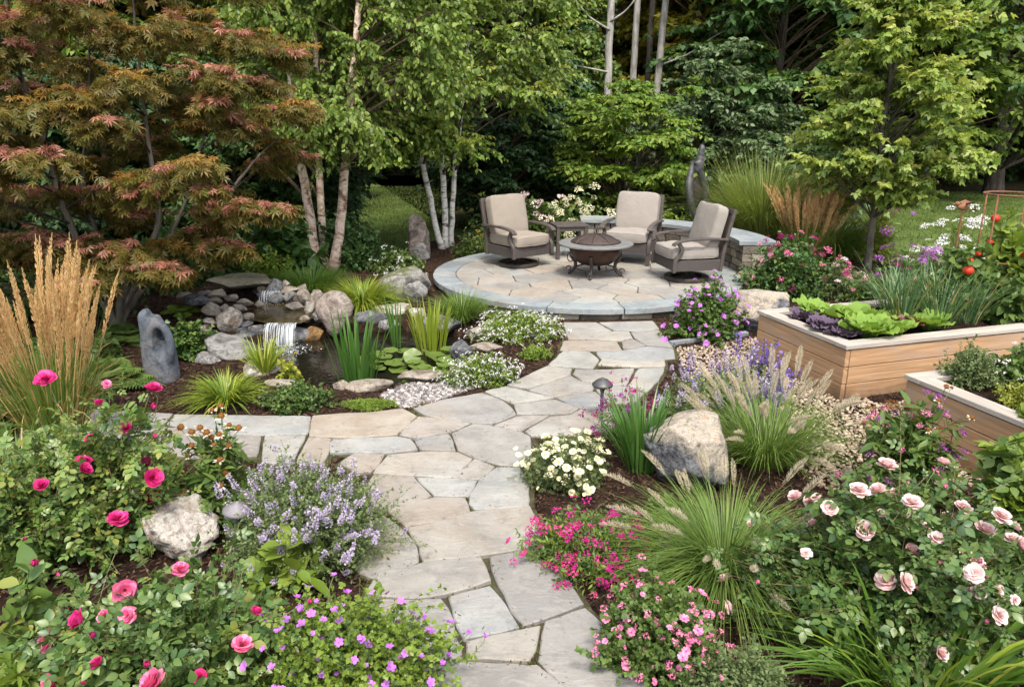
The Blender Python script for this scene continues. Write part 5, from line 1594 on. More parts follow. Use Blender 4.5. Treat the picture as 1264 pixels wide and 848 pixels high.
def rose_mesh(mats, op, seed):
    rng = np.random.default_rng(seed); g = Geo()
    for n, tilt, h, w, r0, z0 in ((7, 1.2 * op, .92, .5, .12, -.12), (7, 1.0 * op, .90, .48, .12, -.02), (7, .78 * op, .84, .42, .12, .06), (6, .56 * op, .76, .36, .10, .12), (6, .38 * op, .68, .3, .08, .18), (5, .2 * op, .6, .24, .06, .22), (4, .08, .55, .18, .03, .26)):
        o = rng.random() * 6
        for k in range(n): petal(g, w * (1 + .1 * rng.normal()), h * (1 + .08 * rng.normal()), tilt + .12 * rng.normal(), o + k * 6.283 / n + .15 * rng.normal(), r0, z0, .3, .18 * op)
    for k in range(5): petal(g, .12, .55, 1.7, k * 1.2566, .08, -.12, .1, .2, 1, 2, 3)
    return mesh_only(g, 'rose_bloom', mats, True)
def bud_mesh(mats, seed):
    rng = np.random.default_rng(seed); g = Geo()
    for k in range(6): petal(g, .42, .9, .22, k * 1.05 + rng.random(), .16, 0, .55, -.25)
    for k in range(5): petal(g, .14, .6, .35, k * 1.2566, .22, -.1, .1, .1, 1, 2, 3)
    return mesh_only(g, 'rose_bud', mats, True)
def flat_flower(name, mats, n=5, w=.42, tilt=1.25, eye=.14, cup=.1, seed=0):
    rng = np.random.default_rng(seed); g = Geo()
    for k in range(n): petal(g, w, .95, tilt + .1 * rng.normal(), k * 6.283 / n, .05, 0, cup, .1, 0, 3, 3)
    if eye: ellipsoid(g, (0, 0, .06), (eye * 2, eye * 2, eye * 1.2), n=4); g.m[-6:] = [np.full(len(x), 1) for x in g.m[-6:]]
    return mesh_only(g, name, mats, True)
def head(name, mats, n, ps=.3, flat=.6, seed=0, lo=-.1, tm=LEAFW):
    """dense rounded head of small petals"""
    rng = np.random.default_rng(seed); g = Geo()
    d = rng.normal(size=(n, 3)); d[:, 2] = np.abs(d[:, 2]) + lo; d = unit(d)
    pos = d * np.array([1, 1, flat]) * (.65 + .3 * rng.random((n, 1)))
    fr = frames(unit(d * .5 + rng.normal(size=d.shape) * .7), d)
    g.inst(tm, pos, fr, ps * (.7 + .6 * rng.random(n)), 0)
    return mesh_only(g, name, mats)
def spike(name, mats, whorls, per, r=.10, stem=.35, ps=.09, seed=0):
    """tapering flower spike along +z, length 1"""
    rng = np.random.default_rng(seed); g = Geo()
    bend = rng.normal(size=2) * .08
    zz = np.linspace(stem, 1, whorls)
    P, D = [], []
    for k, z in enumerate(zz):
        m = per if k < whorls * .7 else max(2, per // 2)
        a = rng.random(m) * 6.283; rr = r * (1 - .75 * (k / whorls)) * (.5 + .6 * rng.random(m))
        for ai, ri in zip(a, rr): P.append((ri * math.cos(ai) + bend[0] * z * z, ri * math.sin(ai) + bend[1] * z * z, z + .02 * rng.normal())); D.append((math.cos(ai), math.sin(ai), .5))
    P, D = np.array(P), unit(np.array(D))
    g.inst(LEAFW, P, frames(D, unit(rng.normal(size=D.shape) + Z3)), ps * (.7 + .6 * rng.random(len(P))), 0)
    t = np.linspace(0, 1, 5)
    g.tubes([np.stack([bend[0] * t * t, bend[1] * t * t, t], -1)], .008, 3, 1, cap=False)
    return mesh_only(g, name, mats)
def cone_mesh(mats, seed):
    rng = np.random.default_rng(seed); g = Geo()
    g.lathe([(0, 1.0), (.3, .95), (.55, .75), (.68, .45), (.62, .15), (.3, 0), (0, -.02)], seg=12, mat=1)
    d = unit(rng.normal(size=(60, 3)) + Z3 * .6)
    g.inst(LEAFQ, d * np.array([.6, .6, .55]) + Z3 * .42, frames(d, unit(rng.normal(size=d.shape))), .26, 1)
    for k in range(9):
        if rng.random() < .8: petal(g, .26, 1.0 * (.6 + .5 * rng.random()), 1.75 + .35 * rng.normal(), k * .698, .5, .2, .1, .15, 0, 3, 3)
    return mesh_only(g, 'cone_flower', mats)

ROSE_HOT = [rose_mesh(['petal_hot', 'stem_green'], o, s) for o, s in ((1, 1), (.8, 2), (.6, 3))] + [rose_mesh(['petal_pink', 'stem_green'], 1.1, 43)]
ROSE_PINK = [rose_mesh(['petal_pink', 'stem_green'], .95, s) for s in (4, 5)] + [rose_mesh(['petal_hot', 'stem_green'], .6, 6)]
ROSE_BLUSH = [rose_mesh(['petal_blush', 'stem_green'], o, s) for o, s in ((1.05, 7), (.95, 8), (.6, 9), (.75, 41))] 
BUD_HOT = [bud_mesh(['petal_hot', 'stem_green'], 1)]
BUD_PINK = [bud_mesh(['petal_rosepink', 'stem_red'], 2)]
GERAN = [flat_flower('blossom', ['petal_violet', 'petal_purple'], 5, .46, 1.2, .1, seed=s) for s in (1, 2, 3)]
DIANT = [head('blossom', ['petal_magenta'], 26, .55, .45, s) for s in (1, 2)] + [head('blossom', ['petal_hot'], 26, .55, .45, 3)]
PINKF = [head('blossom', ['petal_rosepink'], 30, .5, .42, s) for s in (4, 5)] + [flat_flower('blossom', ['petal_rosepink', 'petal_magenta'], 9, .3, 1.2, .2, seed=4)]
CREAM = [flat_flower('blossom', ['petal_cream', 'eye_yellow'], 12, .26, 1.35, .3, seed=s) for s in (5, 6)] + [head('blossom', ['petal_cream'], 26, .5, .45, 8)]
WHITE5 = [head('blossom', ['petal_white'], 14, .6, .5, s) for s in (9, 10)]
MAROON = [head('blossom', ['petal_maroon'], 18, .6, .7, s) for s in (11, 12)] + [head('blossom', ['petal_purple'], 18, .6, .7, 13)]
PHLOX = [head('flower_head', ['petal_purple'], 60, .3, .6, 14), head('flower_head', ['petal_violet'], 60, .3, .6, 15)]
PHLOXP = [head('flower_head', ['petal_rosepink'], 60, .3, .6, 16), head('flower_head', ['petal_purple'], 60, .3, .6, 17), head('flower_head', ['cone_brown'], 60, .3, .6, 18)]
ZINNIA = [head('flower_head', ['petal_rosepink'], 40, .4, .5, 19), head('flower_head', ['petal_pink'], 40, .4, .5, 20), head('flower_head', ['petal_maroon'], 40, .4, .5, 21)]
UMBEL = [head('flower_head', ['petal_white'], 70, .24, .35, s) for s in (22, 23)]
HYDR = [head('flower_head', ['petal_cream'], 80, .24, .8, s) for s in (24, 25)]
CATSP = [spike('flower_spike', ['petal_catmint', 'stem_green'], 9, 7, .10, .35, .10, s) for s in (1, 2, 3, 4)]
SALSP = [spike('flower_spike', ['petal_salvia', 'stem_red'], 11, 6, .07, .3, .075, s) for s in (5, 6, 7)]
CONEF = [cone_mesh(['dead_petal', 'cone_brown'], s) for s in (1, 2, 3)]
YELF = [head('blossom', ['eye_yellow'], 20, .5, .5, 30)]

def FL(mesh, n, size, **k):
    d = dict(mesh=mesh, n=n, size=size, name=mesh[0].name.split('.')[0]); d.update(k); return d

# ------------------------------------------------------------------ near beds
bush('rose_bush', 'tall rose bush with hot pink double blooms by the golden grass', 'rose bush', on(92, 668), .78, .54, .76, 250, ROSELEAF, .085, 10, 3, .5, 'leaf_rose', 'stem_red', 'rose bushes', seed=11, tper=5, inner=.35, amp=.2, lm2='leaf_rose_light',
     flowers=[FL(ROSE_HOT, 26, .040, lift=.045, stalk=True, spread=.05, jit=.9, side=.45, turn=.5, sv=.3), FL(BUD_HOT, 8, .026, lift=.05, stalk=True, spread=.05, name='rose_bud')], sr=.005)
bush('rose_bush', 'nearest rose bush with bright pink ruffled blooms below the pale boulder', 'rose bush', on(222, 872), .62, .42, .54, 250, ROSELEAF, .080, 10, 3, .5, 'leaf_rose_light', 'stem_red', 'rose bushes', seed=12, tper=5, inner=.35, amp=.2, lm2='leaf_rose',
     flowers=[FL(ROSE_PINK, 22, .033, turn=.5, sv=.3, lift=.04, stalk=True, spread=.06, jit=1.1, side=.4, front=.5), FL(BUD_HOT, 7, .020, lift=.06, stalk=True, spread=.05, name='rose_bud')], sr=.004)
bush('rose_bush', 'large rose bush crowded with blush white blooms', 'rose bush', on(1090, 770), .74, .50, .70, 300, ROSELEAF, .078, 11, 3, .5, 'leaf_rose', 'stem_red', 'rose bushes', seed=13, tper=5, inner=.35, amp=.16,
     flowers=[FL(ROSE_BLUSH, 58, .034, turn=.4, sv=.25, lift=.06, stalk=True, spread=.06, jit=.8, side=.3, front=.2), FL(BUD_PINK, 12, .018, lift=.05, stalk=True, spread=.06, name='rose_bud')], sr=.005)
bush('geranium', 'violet hardy geranium mound spilling over the path edge', 'geranium', on(432, 872), .50, .40, .46, 420, TREFOIL, .024, 16, 4, .45, 'leaf_mid', 'stem_green', 'violet geraniums', seed=14, lm2='leaf_bright', inner=.3,
     flowers=[FL(GERAN, 165, .0145, lift=.03, stalk=True, spread=.03, jit=.9, side=1.0)], sr=.002)
bush('catmint', 'catmint cushion with pale lilac spikes beside the path', 'catmint', on(384, 682), .50, .44, .50, 700, OVATE, .019, 22, 3, .4, 'leaf_cat', 'stem_green', seed=15, inner=.3, lm2='leaf_thyme',
     flowers=[FL(CATSP, 150, .105, lift=-.03, spread=.03, jit=1.3, outw=.7, up=.8, side=.6, sv=.25)], sr=.002)
bush('coneflower', 'faded coneflower clump with brown cones and whitish petals', 'coneflower', on(275, 636), .32, .26, .56, 46, LANCE, .085, 12, 2, .4, 'leaf_mid', 'stem_green', seed=16, t0=.2, up_bias=1.6,
     flowers=[FL(CONEF, 26, .021, lift=.09, stalk=True, spread=.05, jit=.3, outw=.25, up=1.1, side=.2)], sr=.003)
bush('broadleaf_perennial', 'lime green broad leaved perennial under the catmint', 'perennial', on(352, 722), .22, .18, .28, 14, OVATE, .115, 8, 0, .3, 'leaf_bright', 'stem_green', seed=17, t0=.3, droop=.05, up=1.0)
bush('rose_seedling', 'young single rose plant with a round red bud', 'rose plant', on(40, 790), .19, .16, .42, 9, OVATE, .095, 8, 1, .4, 'leaf_rose_light', 'stem_green', seed=18, flowers=[FL(BUD_HOT, 3, .026, lift=.05, stalk=True, name='rose_bud')])
bush('leafy_weed', 'low fresh green leafy plant at the near bed corner', 'leafy plant', on(30, 870), .26, .2, .24, 26, LANCE, .085, 9, 2, .4, 'leaf_bright', 'stem_green', seed=19)
bush('leafy_weed', 'dark trailing lobed plant between the seedling and the pink rose', 'leafy plant', on(95, 838), .26, .16, .16, 26, TREFOIL, .075, 6, 2, .4, 'leaf_rose_light', 'stem_green', seed=20)
bush('yellowing_weed', 'small yellowing plant on the bare mulch', 'leafy plant', on(92, 795), .12, .1, .12, 10, OVATE, .038, 6, 1, .4, 'leaf_yellow', 'stem_green', seed=21)
bush('sedum', 'pale green sedum cushion behind the hot pink roses', 'sedum', on(186, 598), .26, .2, .20, 90, OVATE, .024, 14, 2, .4, 'leaf_lime', 'stem_green', seed=22)
bush('leafy_weed', 'lime sedum patch under the long strappy grass', 'sedum', on(14, 590), .24, .2, .20, 60, OVATE, .03, 12, 2, .4, 'leaf_lime', 'stem_green', seed=23)
bush('filler_shrub', 'dark leafy understory plant between hot pink rose and catmint', 'leafy plant', on(262, 640), .28, .18, .32, 44, OVATE, .062, 12, 2, .4, 'leaf_mid', 'stem_green', seed=24)

bush('daisy_clump', 'cream yellow daisy cushion at the path edge', 'daisies', on(700, 594), .30, .26, .33, 380, PINNATE, .028, 13, 3, .4, 'leaf_thyme', 'stem_green', seed=31, inner=.3,
     flowers=[FL(CREAM, 140, .019, lift=.022, spread=.02, jit=.55, side=.6, outw=.5)], sr=.0015)
bush('dianthus', 'magenta dianthus cushion spreading onto the flagstones', 'dianthus', on(722, 690), .38, .34, .25, 420, LANCE, .027, 16, 3, .4, 'leaf_bright', 'stem_green', seed=32, lm2='leaf_mid', inner=.3,
     flowers=[FL(DIANT, 140, .021, lift=.02, spread=.03, jit=1.1, side=.9)], sr=.0015)
bush('dianthus', 'pale pink flowered mound near the corner of the path', 'dianthus', on(806, 812), .33, .28, .38, 340, TREFOIL, .024, 16, 3, .4, 'leaf_mid', 'stem_green', seed=33, inner=.3,
     flowers=[FL(PINKF, 125, .017, lift=.025, spread=.03, jit=.9, side=.7, front=.4)], sr=.0015)
bush('thyme', 'soft grey green thyme bush in front of the fountain grass', 'herb', on(908, 872), .30, .24, .27, 330, OVATE, .0165, 26, 3, .35, 'leaf_thyme', 'stem_green', seed=34, inner=.25, sr=.0015)
bush('dianthus', 'small violet flowered tuft between dianthus and fountain grass', 'dianthus', on(800, 700), .14, .12, .17, 50, LANCE, .03, 12, 2, .4, 'leaf_bright', 'stem_green', seed=35, flowers=[FL(MAROON, 9, .02, lift=.02)])

grass('daylily', 'strappy daylily clump with maroon flowers beside the path light', 'daylily', on(792, 578), 150, .12, (.35, .66), (.03, .42), (.05, .35), .020, 'blade_iris', 'daylily clumps', 41, fold=.3)
bush('maroon_wallflower', 'maroon and violet flower stems rising round the path light', 'flower', on(765, 545), .30, .18, .46, 46, LANCE, .034, 8, 1, .3, 'leaf_thyme', 'stem_green', seed=42, up_bias=1.8, flowers=[FL(MAROON, 60, .024, lift=.02, spread=.03, jit=1.0, side=.3)], sr=.002)
def plumed(label, base, n, r0, ln, lean, droop, width, lm, np_, plen, plean, pw, pm, seed, group, extra=None, nhair=110, stalk='blade_straw', hair=.012, rx=1, ry=1):
    th = grass('plumed_grass', label, 'ornamental grass', base, n, r0, ln, lean, droop, width, lm, group, seed, extra=extra, rx=rx, ry=ry)
    rng = np.random.default_rng(seed + 500)
    var = []
    for k in range(5):
        g = Geo()
        az = 0.0
        t = np.linspace(0, 1, 9)
        bnd = .05 + .22 * rng.random() * plean[2]
        P = np.stack([bnd * t ** 2.2, 0 * t, t - .25 * bnd * t ** 3], -1)
        g.tubes([P], np.linspace(.0032, .0018, 9), 3, 1, cap=False)
        f0 = plen[2]
        tt = f0 + (1 - f0) * rng.random(nhair)
        Q = np.stack([np.interp(tt, t, P[:, 0]), 0 * tt, np.interp(tt, t, P[:, 2])], -1)
        prof = np.sin(np.pi * np.clip((tt - f0) / (1 - f0), .02, .98)) ** .6
        a = rng.random(nhair) * 6.283
        D = unit(np.stack([np.cos(a) * .55, np.sin(a) * .55, np.ones(nhair) * plean[3]], -1))
        Q[:, :2] += np.stack([np.cos(a), np.sin(a)], -1) * (pw * .25 * prof)[:, None]
        g.inst((LEAFQ[0] * np.array([hair, 1, 1]), LEAFQ[1]), Q, frames(D, unit(rng.normal(size=D.shape))), pw * prof * (.7 + .6 * rng.random(nhair)))
        var.append(mesh_only(g, 'plume', [pm, stalk]))
    for k in range(np_):
        a = rng.random() * 6.283; rr = r0 * math.sqrt(rng.random()) * .9
        tilt = plean[0] + (plean[1] - plean[0]) * rng.random()
        q = Quaternion((0, 0, 1), a) @ Quaternion((0, 1, 0), tilt) @ Quaternion((0, 0, 1), rng.normal() * .5)
        link('plume', var[k % 5], th, (rr * math.cos(a) * rx, rr * math.sin(a) * ry, 0), q, float(plen[0] + (plen[1] - plen[0]) * rng.random()))
    return th
FG = 'plumed ornamental grasses'
plumed('tall golden feather reed grass standing between the side path and the carved stone', on(72, 548), 420, .17, (.65, 1.15), (.02, .30), (.05, .5), .009, 'blade_fine', 82, (1.0, 1.55, .52), (.02, .30, .35, 2.6), .027, 'plume_gold', 51, FG, dict(n=90, mat='blade_straw', droop=(.3, .9)), nhair=170, hair=.55, rx=1.15)
plumed('fountain grass with buff bottlebrush plumes behind the dark boulder', on(945, 572), 620, .14, (.45, .75), (.1, .75), (.3, .8), .006, 'blade_fine', 54, (.60, .84, .70), (.08, .75, 1.7, 1.0), .040, 'plume_buff', 52, FG, dict(n=140, mat='blade_light'), nhair=520, hair=.11, stalk='stem_green', rx=1.4)
plumed('fine fountain grass arching in front of the dark boulder', on(893, 716), 1300, .10, (.40, .74), (.05, .95), (.35, .95), .0048, 'blade_fine', 26, (.60, .84, .74), (.25, .85, 1.9, 1.0), .034, 'plume_buff', 53, FG, dict(n=260, mat='blade_light', lean=(.3, 1.1)), nhair=420, hair=.11, stalk='stem_green')
grass('daylily', 'arching daylily clump in the near corner under the blush roses', 'daylily', on(1135, 868), 190, .16, (.42, .72), (.15, .95), (.25, .85), .021, 'blade_green', 'daylily clumps', 54, segs=8, fold=.35, rx=1.5, extra=dict(n=22, mat='blade_yellow'))
grass('strappy_grass', 'dark strappy grass below the golden feather reed', 'grass', on(30, 610), 120, .12, (.4, .7), (.2, .8), (.3, .8), .009, 'blade_green', seed=55, extra=dict(n=30, mat='blade_straw'))
bush('catmint', 'airy blue flowered catmint beyond the daylily clump', 'catmint', on(880, 518), .58, .36, .42, 300, OVATE, .022, 16, 3, .4, 'leaf_thyme', 'stem_green', seed=56, inner=.3, lm2='leaf_cat',
     flowers=[FL(CATSP + SALSP[:1], 60, .17, lift=-.04, spread=.03, up=1.0)], sr=.002)
bush('salvia', 'blue violet salvia spikes standing before the gravel', 'salvia', on(925, 494), .40, .22, .34, 70, LANCE, .045, 12, 2, .4, 'leaf_thyme', 'stem_green', seed=57,
     flowers=[FL(SALSP, 36, .28, lift=-.10, spread=.04, up=1.3, outw=.3)], sr=.002)
bush('garden_phlox', 'purple and dusty pink phlox behind the blush rose bush', 'phlox', on(1108, 610), .44, .22, .66, 80, LANCE, .085, 13, 1, .3, 'leaf_mid', 'stem_green', 'phlox clumps', seed=58, up_bias=1.5,
     flowers=[FL(PHLOXP, 60, .030, lift=.03, spread=.05, jit=.7, stalk=True), FL(CONEF, 7, .02, lift=.06, stalk=True, spread=.05)], sr=.003)
bush('large_leaf_shrub', 'bold lobed green plant at the foot of the small planter', 'leafy plant', on(1250, 690), .36, .3, .70, 60, ROSELEAF, .15, 8, 1, .3, 'leaf_mid', 'stem_green', seed=59, droop=.25, up=1.0, lm2='leaf_bright')
bush('leafy_weed', 'dark leafy groundcover under the blush roses near the daylily', 'leafy plant', on(1235, 800), .28, .22, .40, 40, OVATE, .055, 12, 2, .4, 'leaf_rose', 'stem_green', seed=60, flowers=[FL(PINKF, 7, .014, lift=.03)])
bush('leafy_weed', 'small green filler plant between boulder and dianthus', 'leafy plant', on(830, 640), .16, .12, .16, 40, OVATE, .03, 12, 2, .4, 'leaf_mid', 'stem_green', seed=61)

# ------------------------------------------------------------------ pond side
grass('liriope', 'variegated striped liriope tuft on the mulch', 'grass', on(280, 497), 260, .09, (.26, .42), (.1, 1.0), (.3, .9), .011, 'blade_yellow', seed=71, extra=dict(n=120, mat='blade_green'))
bush('cotoneaster', 'low glossy dark green shrub at the near pond bank', 'shrub', on(366, 502), .33, .22, .18, 200, BROAD, .026, 15, 3, .4, 'leaf_ivygreen', 'twig', seed=72, lm2='leaf_mid', inner=.3)
grass('yellow_sedge', 'upright striped sedge with yellow leaves at the water edge', 'grass', on(326, 462), 70, .06, (.28, .46), (.1, .7), (.1, .5), .018, 'blade_yellow', seed=73)
bush('yellow_perennial', 'yellow leaved plant right behind the glossy shrub', 'leafy plant', on(355, 468), .14, .12, .2, 14, OVATE, .045, 7, 1, .4, 'leaf_lime', 'stem_green', seed=74, flowers=[FL(YELF, 5, .02, lift=.02)])
bush('moss_mat', 'bright green creeping thyme mat beside the pebbles', 'groundcover', on(455, 502), .27, .15, .055, 420, OVATE, .012, 16, 3, .3, 'leaf_bright', 'stem_green', seed=75, inner=.05, up_bias=.9, sr=.001)
def iris(label, px, py, n, ln, wd, lm, seed, z=-.06, r0=.10, lean=(.0, .30), rx=1.3):
    p = G(px, py, z)
    return grass('water_iris', label, 'iris', (p.x, p.y, z), n, r0, ln, lean, (0, .25), wd, lm, 'irises in the pond', seed, segs=7, fold=.25, rx=rx)
iris('tall dark green iris fan in the middle of the pond', 442, 476, 62, (.45, .85), .028, 'blade_iris', 76, r0=.13)
iris('yellow green iris fan at the far side of the pond', 532, 436, 60, (.40, .68), .024, 'blade_yellow', 77, r0=.12)
iris('slender single stand of iris between the two larger fans', 490, 432, 12, (.5, .75), .022, 'blade_iris', 78, r0=.04, lean=(0, .12))
rng = np.random.default_rng(79)
PADM = []
for s_ in range(3):
    g = Geo(); a = np.linspace(.18, 6.10, 22)
    rr = 1 + .03 * np.sin(a * 5 + s_)
    V = np.concatenate([[(0, 0, 0)], np.stack([.55 * np.cos(a), .55 * np.sin(a), 0 * a + .015], -1), np.stack([rr * np.cos(a), rr * np.sin(a), .07 * np.sin(a * 3 + s_) ** 2 + .02], -1)])
    k = np.arange(21)
    g.add(V, [np.stack([0 * k, k + 1, k + 2], -1), np.stack([k + 1, k + 23, k + 24, k + 2], -1)])
    PADM.append(mesh_only(g, 'lily_pad', ['lily_pad'], True))
lily = thing('water_lily', 'mat of overlapping green lily pads on the pond', 'water lily', (*G(512, 455, -.05)[:2], -.05))
placed = []
for k in range(56):
    x, y = rng.normal() * .34, rng.normal() * .22
    if not inside(np.array(x + lily.location.x), np.array(y + lily.location.y), POND): continue
    r = .055 + .045 * rng.random()
    link('lily_pad', PADM[k % 3], lily, (x, y, .004 + .003 * k * .6), Quaternion((0, 0, 1), rng.random() * 6.28) @ Quaternion((1, 0, 0), rng.normal() * .06), r)
for k, (x, y) in enumerate(((-.02, .02), (.16, -.05))):
    link('raised_leaf', PADM[k % 3], lily, (x, y, .12 + .03 * k), Quaternion((0, 0, 1), k * 1.7) @ Quaternion((1, 0, 0), .7), .09)
grass('carex', 'bright yellow sedge fountain beyond the pond', 'grass', on(447, 380), 900, .14, (.38, .62), (.1, 1.05), (.35, .95), .010, 'blade_yellow', seed=81, extra=dict(n=200, mat='blade_green'))
grass('fescue', 'green fountain grass tuft at the patio edge', 'grass', on(570, 398), 700, .10, (.34, .58), (.05, .85), (.2, .8), .0075, 'blade_fine', seed=82)
grass('fescue', 'blue green grass clump between birch trunks and pond boulder', 'grass', on(385, 358), 700, .22, (.30, .5), (.1, .9), (.3, .8), .009, 'blade_green', seed=83, rx=1.5)
WF = 'white flowering cushions by the path'
bush('alyssum', 'larger white flowering cushion below the patio step', 'alyssum', on(640, 417), .58, .40, .29, 520, OVATE, .022, 13, 3, .3, 'leaf_bright', 'stem_green', WF, seed=84, inner=.3, flowers=[FL(WHITE5, 330, .021, lift=.012, spread=.03, jit=.7, side=.5)], sr=.0015)
bush('alyssum', 'white flowering cushion behind the pebble patch', 'alyssum', on(594, 472), .40, .28, .25, 420, OVATE, .019, 13, 3, .3, 'leaf_mid', 'stem_green', WF, seed=85, inner=.3, lm2='leaf_bright', flowers=[FL(WHITE5, 250, .018, lift=.012, spread=.025, jit=.7, side=.5)], sr=.0015)
bush('sedum', 'plain green cushion at the bend of the path', 'groundcover', on(662, 442), .18, .15, .13, 140, OVATE, .02, 12, 2, .3, 'leaf_bright', 'stem_green', seed=86)
def fern(label, base, n, ln, lm, seed, group='ferns under the maple', w=1.0):
    rng = np.random.default_rng(seed)
    th = thing('fern', label, 'fern', base, group)
    g = Geo(); gs = Geo()
    for k in range(n):
        a = k * 2.399 + rng.normal() * .2; l = ln * (.6 + .5 * rng.random()); th_ = .35 + .75 * rng.random()
        t = np.linspace(0, 1, 22)
        hor = l * (math.sin(th_) * t + .25 * t ** 2); ver = l * (math.cos(th_) * t - .55 * t ** 2.2)
        P = np.stack([hor * math.cos(a), hor * math.sin(a), np.maximum(ver, .01)], -1)
        gs.tubes([P[::3]], .003, 3, 0, cap=False)
        T = unit(np.gradient(P, axis=0)); S = np.array([-math.sin(a), math.cos(a), 0]); nr = np.cross(S[None], T) * -1
        wd = .38 * l * np.sin(np.pi * np.clip(t * .92 + .08, 0, 1)) ** .9
        for sg in (1, -1):
            D = unit(S[None] * sg + T * .35 - Z3 * .15)
            g.inst((LEAFQ[0] * np.array([.55, 1, 1]), LEAFQ[1]), P[2:], frames(D[2:], unit(np.abs(nr[2:]) + Z3)), np.maximum(wd[2:], .01))
    gs.build('stem', 'stem_green', th); g.build('foliage', lm, th)
    return th
fern('large fern between the golden grass and the carved stone', on(128, 478), 30, .48, 'leaf_mid', 91)
fern('fern at the foot of the maple trunk', on(160, 420), 20, .42, 'leaf_mid', 92)
fern('fern fronds on the outer side of the golden grass', on(-20, 530), 24, .5, 'leaf_mid', 93)
fern('small fern growing beside the flat slate', on(224, 388), 14, .3, 'leaf_bright', 94)
bush('heuchera', 'rounded mound of scalloped green leaves behind the carved stone', 'leafy plant', on(228, 440), .30, .26, .40, 110, TREFOIL, .05, 9, 2, .4, 'leaf_ivygreen', 'stem_green', seed=95, up=1.2, lm2='leaf_mid')
bush('hydrangea_shrub', 'dark large leaved shrub between maple and birch', 'shrub', (-3.35, 10.35, GZ(-3.35, 10.35) - .02), .75, .55, 1.05, 90, BROAD, .13, 11, 2, .35, 'leaf_ivygreen', 'twig', 'shrubs under the trees', seed=96, up=1.1, droop=.3)
bush('shrub', 'light green small shrub in front of the dark large leaved shrub', 'shrub', (-3.3, 9.95, GZ(-3.3, 9.9)), .45, .25, .42, 70, OVATE, .05, 11, 2, .4, 'leaf_bright', 'twig', 'shrubs under the trees', seed=97)
bush('shrub', 'dark leafy shrub at the foot of the river birch', 'shrub', (-2.35, 11.5, 0), .42, .4, .72, 90, OVATE, .07, 12, 3, .4, 'leaf_dark', 'twig', 'shrubs under the trees', seed=98)
bush('shrub', 'low shrub with a few white blossoms beside the standing stone', 'shrub', (-1.75, 11.2, 0), .45, .32, .42, 90, OVATE, .05, 12, 2, .4, 'leaf_mid', 'twig', 'shrubs under the trees', seed=99, flowers=[FL(WHITE5, 26, .03, spread=.05)])
bush('shrub', 'boxy green shrub between the white birches and the swivel chair', 'shrub', (-.72, 12.45, 0), .42, .3, .42, 120, OVATE, .035, 13, 2, .4, 'leaf_mid', 'twig', 'shrubs under the trees', seed=100)
bush('perennial', 'low yellow and pink perennials behind the swivel chair', 'flower', (-.35, 12.9, 0), .45, .3, .5, 60, LANCE, .06, 11, 2, .4, 'leaf_mid', 'stem_green', seed=101, flowers=[FL(YELF + ZINNIA[:1], 14, .035, spread=.05)])
for k, (x, y, r, h, lm, lab) in enumerate(((-5.2, 8.6, .8, .8, 'leaf_dark', 'dark leafy undergrowth shrub behind the golden grass'), (-6.3, 8.0, .9, 1.0, 'leaf_ivygreen', 'glossy undergrowth shrub at the bed end under the maple'), (-4.6, 9.9, .8, .9, 'leaf_dark', 'shaded shrub behind the maple trunk'), (-3.0, 11.9, .7, .9, 'leaf_dark', 'shaded shrub behind the river birch trunks'), (-4.2, 6.75, .42, .4, 'leaf_mid', 'low leafy filler behind the golden grass'), (-5.6, 6.6, .6, .5, 'leaf_mid', 'leafy filler at the far end of the side path'))):
    bush('shrub', lab, 'shrub', (x, y, GZ(x, y)), r, r * .8, h, 90, OVATE, .075, 12, 3, .4, lm, 'twig', 'shrubs under the trees', seed=110 + k)

# ------------------------------------------------------------------ right middle: patio edge and kitchen garden
bush('geranium', 'violet geranium clump at the patio step corner', 'geranium', on(868, 416), .44, .36, .62, 200, TREFOIL, .036, 12, 3, .4, 'leaf_mid', 'stem_green', 'violet geraniums', seed=121, flowers=[FL(GERAN + PHLOX[1:], 85, .026, lift=.03, spread=.04, jit=.9, stalk=True)], sr=.002)
grass('daylily', 'short daylily fan beside the planter boulder', 'daylily', on(908, 392), 60, .09, (.3, .5), (.05, .6), (.1, .4), .022, 'blade_green', 'daylily clumps', 122, fold=.3)
grass('daylily', 'narrow daylily tuft between geranium and planter boulder', 'daylily', on(893, 414), 40, .07, (.25, .42), (.05, .4), (.1, .4), .018, 'blade_green', 'daylily clumps', 123, fold=.3)
bush('zinnia', 'bushy zinnia clump with pink flowers in front of the seat wall', 'zinnia', on(968, 366), .72, .45, .84, 190, OVATE, .056, 13, 3, .4, 'leaf_mid', 'stem_green', seed=124, lm2='leaf_dark', flowers=[FL(ZINNIA, 34, .036, lift=.05, stalk=True, spread=.06, jit=.8)], sr=.003)
bush('perennial', 'grey green perennial with small peach flowers by the young maple', 'flower', on(1035, 368), .45, .3, .55, 110, LANCE, .045, 13, 2, .4, 'leaf_thyme', 'stem_green', seed=125, flowers=[FL([head('flower_head', ['petal_blush'], 40, .4, .5, 60), ZINNIA[1]], 18, .04, spread=.05)])
bush('garden_phlox', 'deep purple phlox clump behind the long planter', 'phlox', (4.75, 8.75, 0), .45, .35, 1.0, 60, LANCE, .07, 13, 1, .3, 'leaf_mid', 'stem_green', 'phlox clumps', seed=126, flowers=[FL(PHLOX + [PHLOXP[2]], 46, .055, lift=.03, spread=.06, jit=.9)])
bush('cosmos', 'white flat headed flowers rising behind the onions', 'flower', (5.3, 8.85, 0), .62, .35, 1.12, 60, PINNATE, .08, 11, 1, .3, 'leaf_bright', 'stem_green', seed=127, up_bias=1.8, flowers=[FL(UMBEL, 46, .075, lift=.05, spread=.08, jit=.7, stalk=True)])
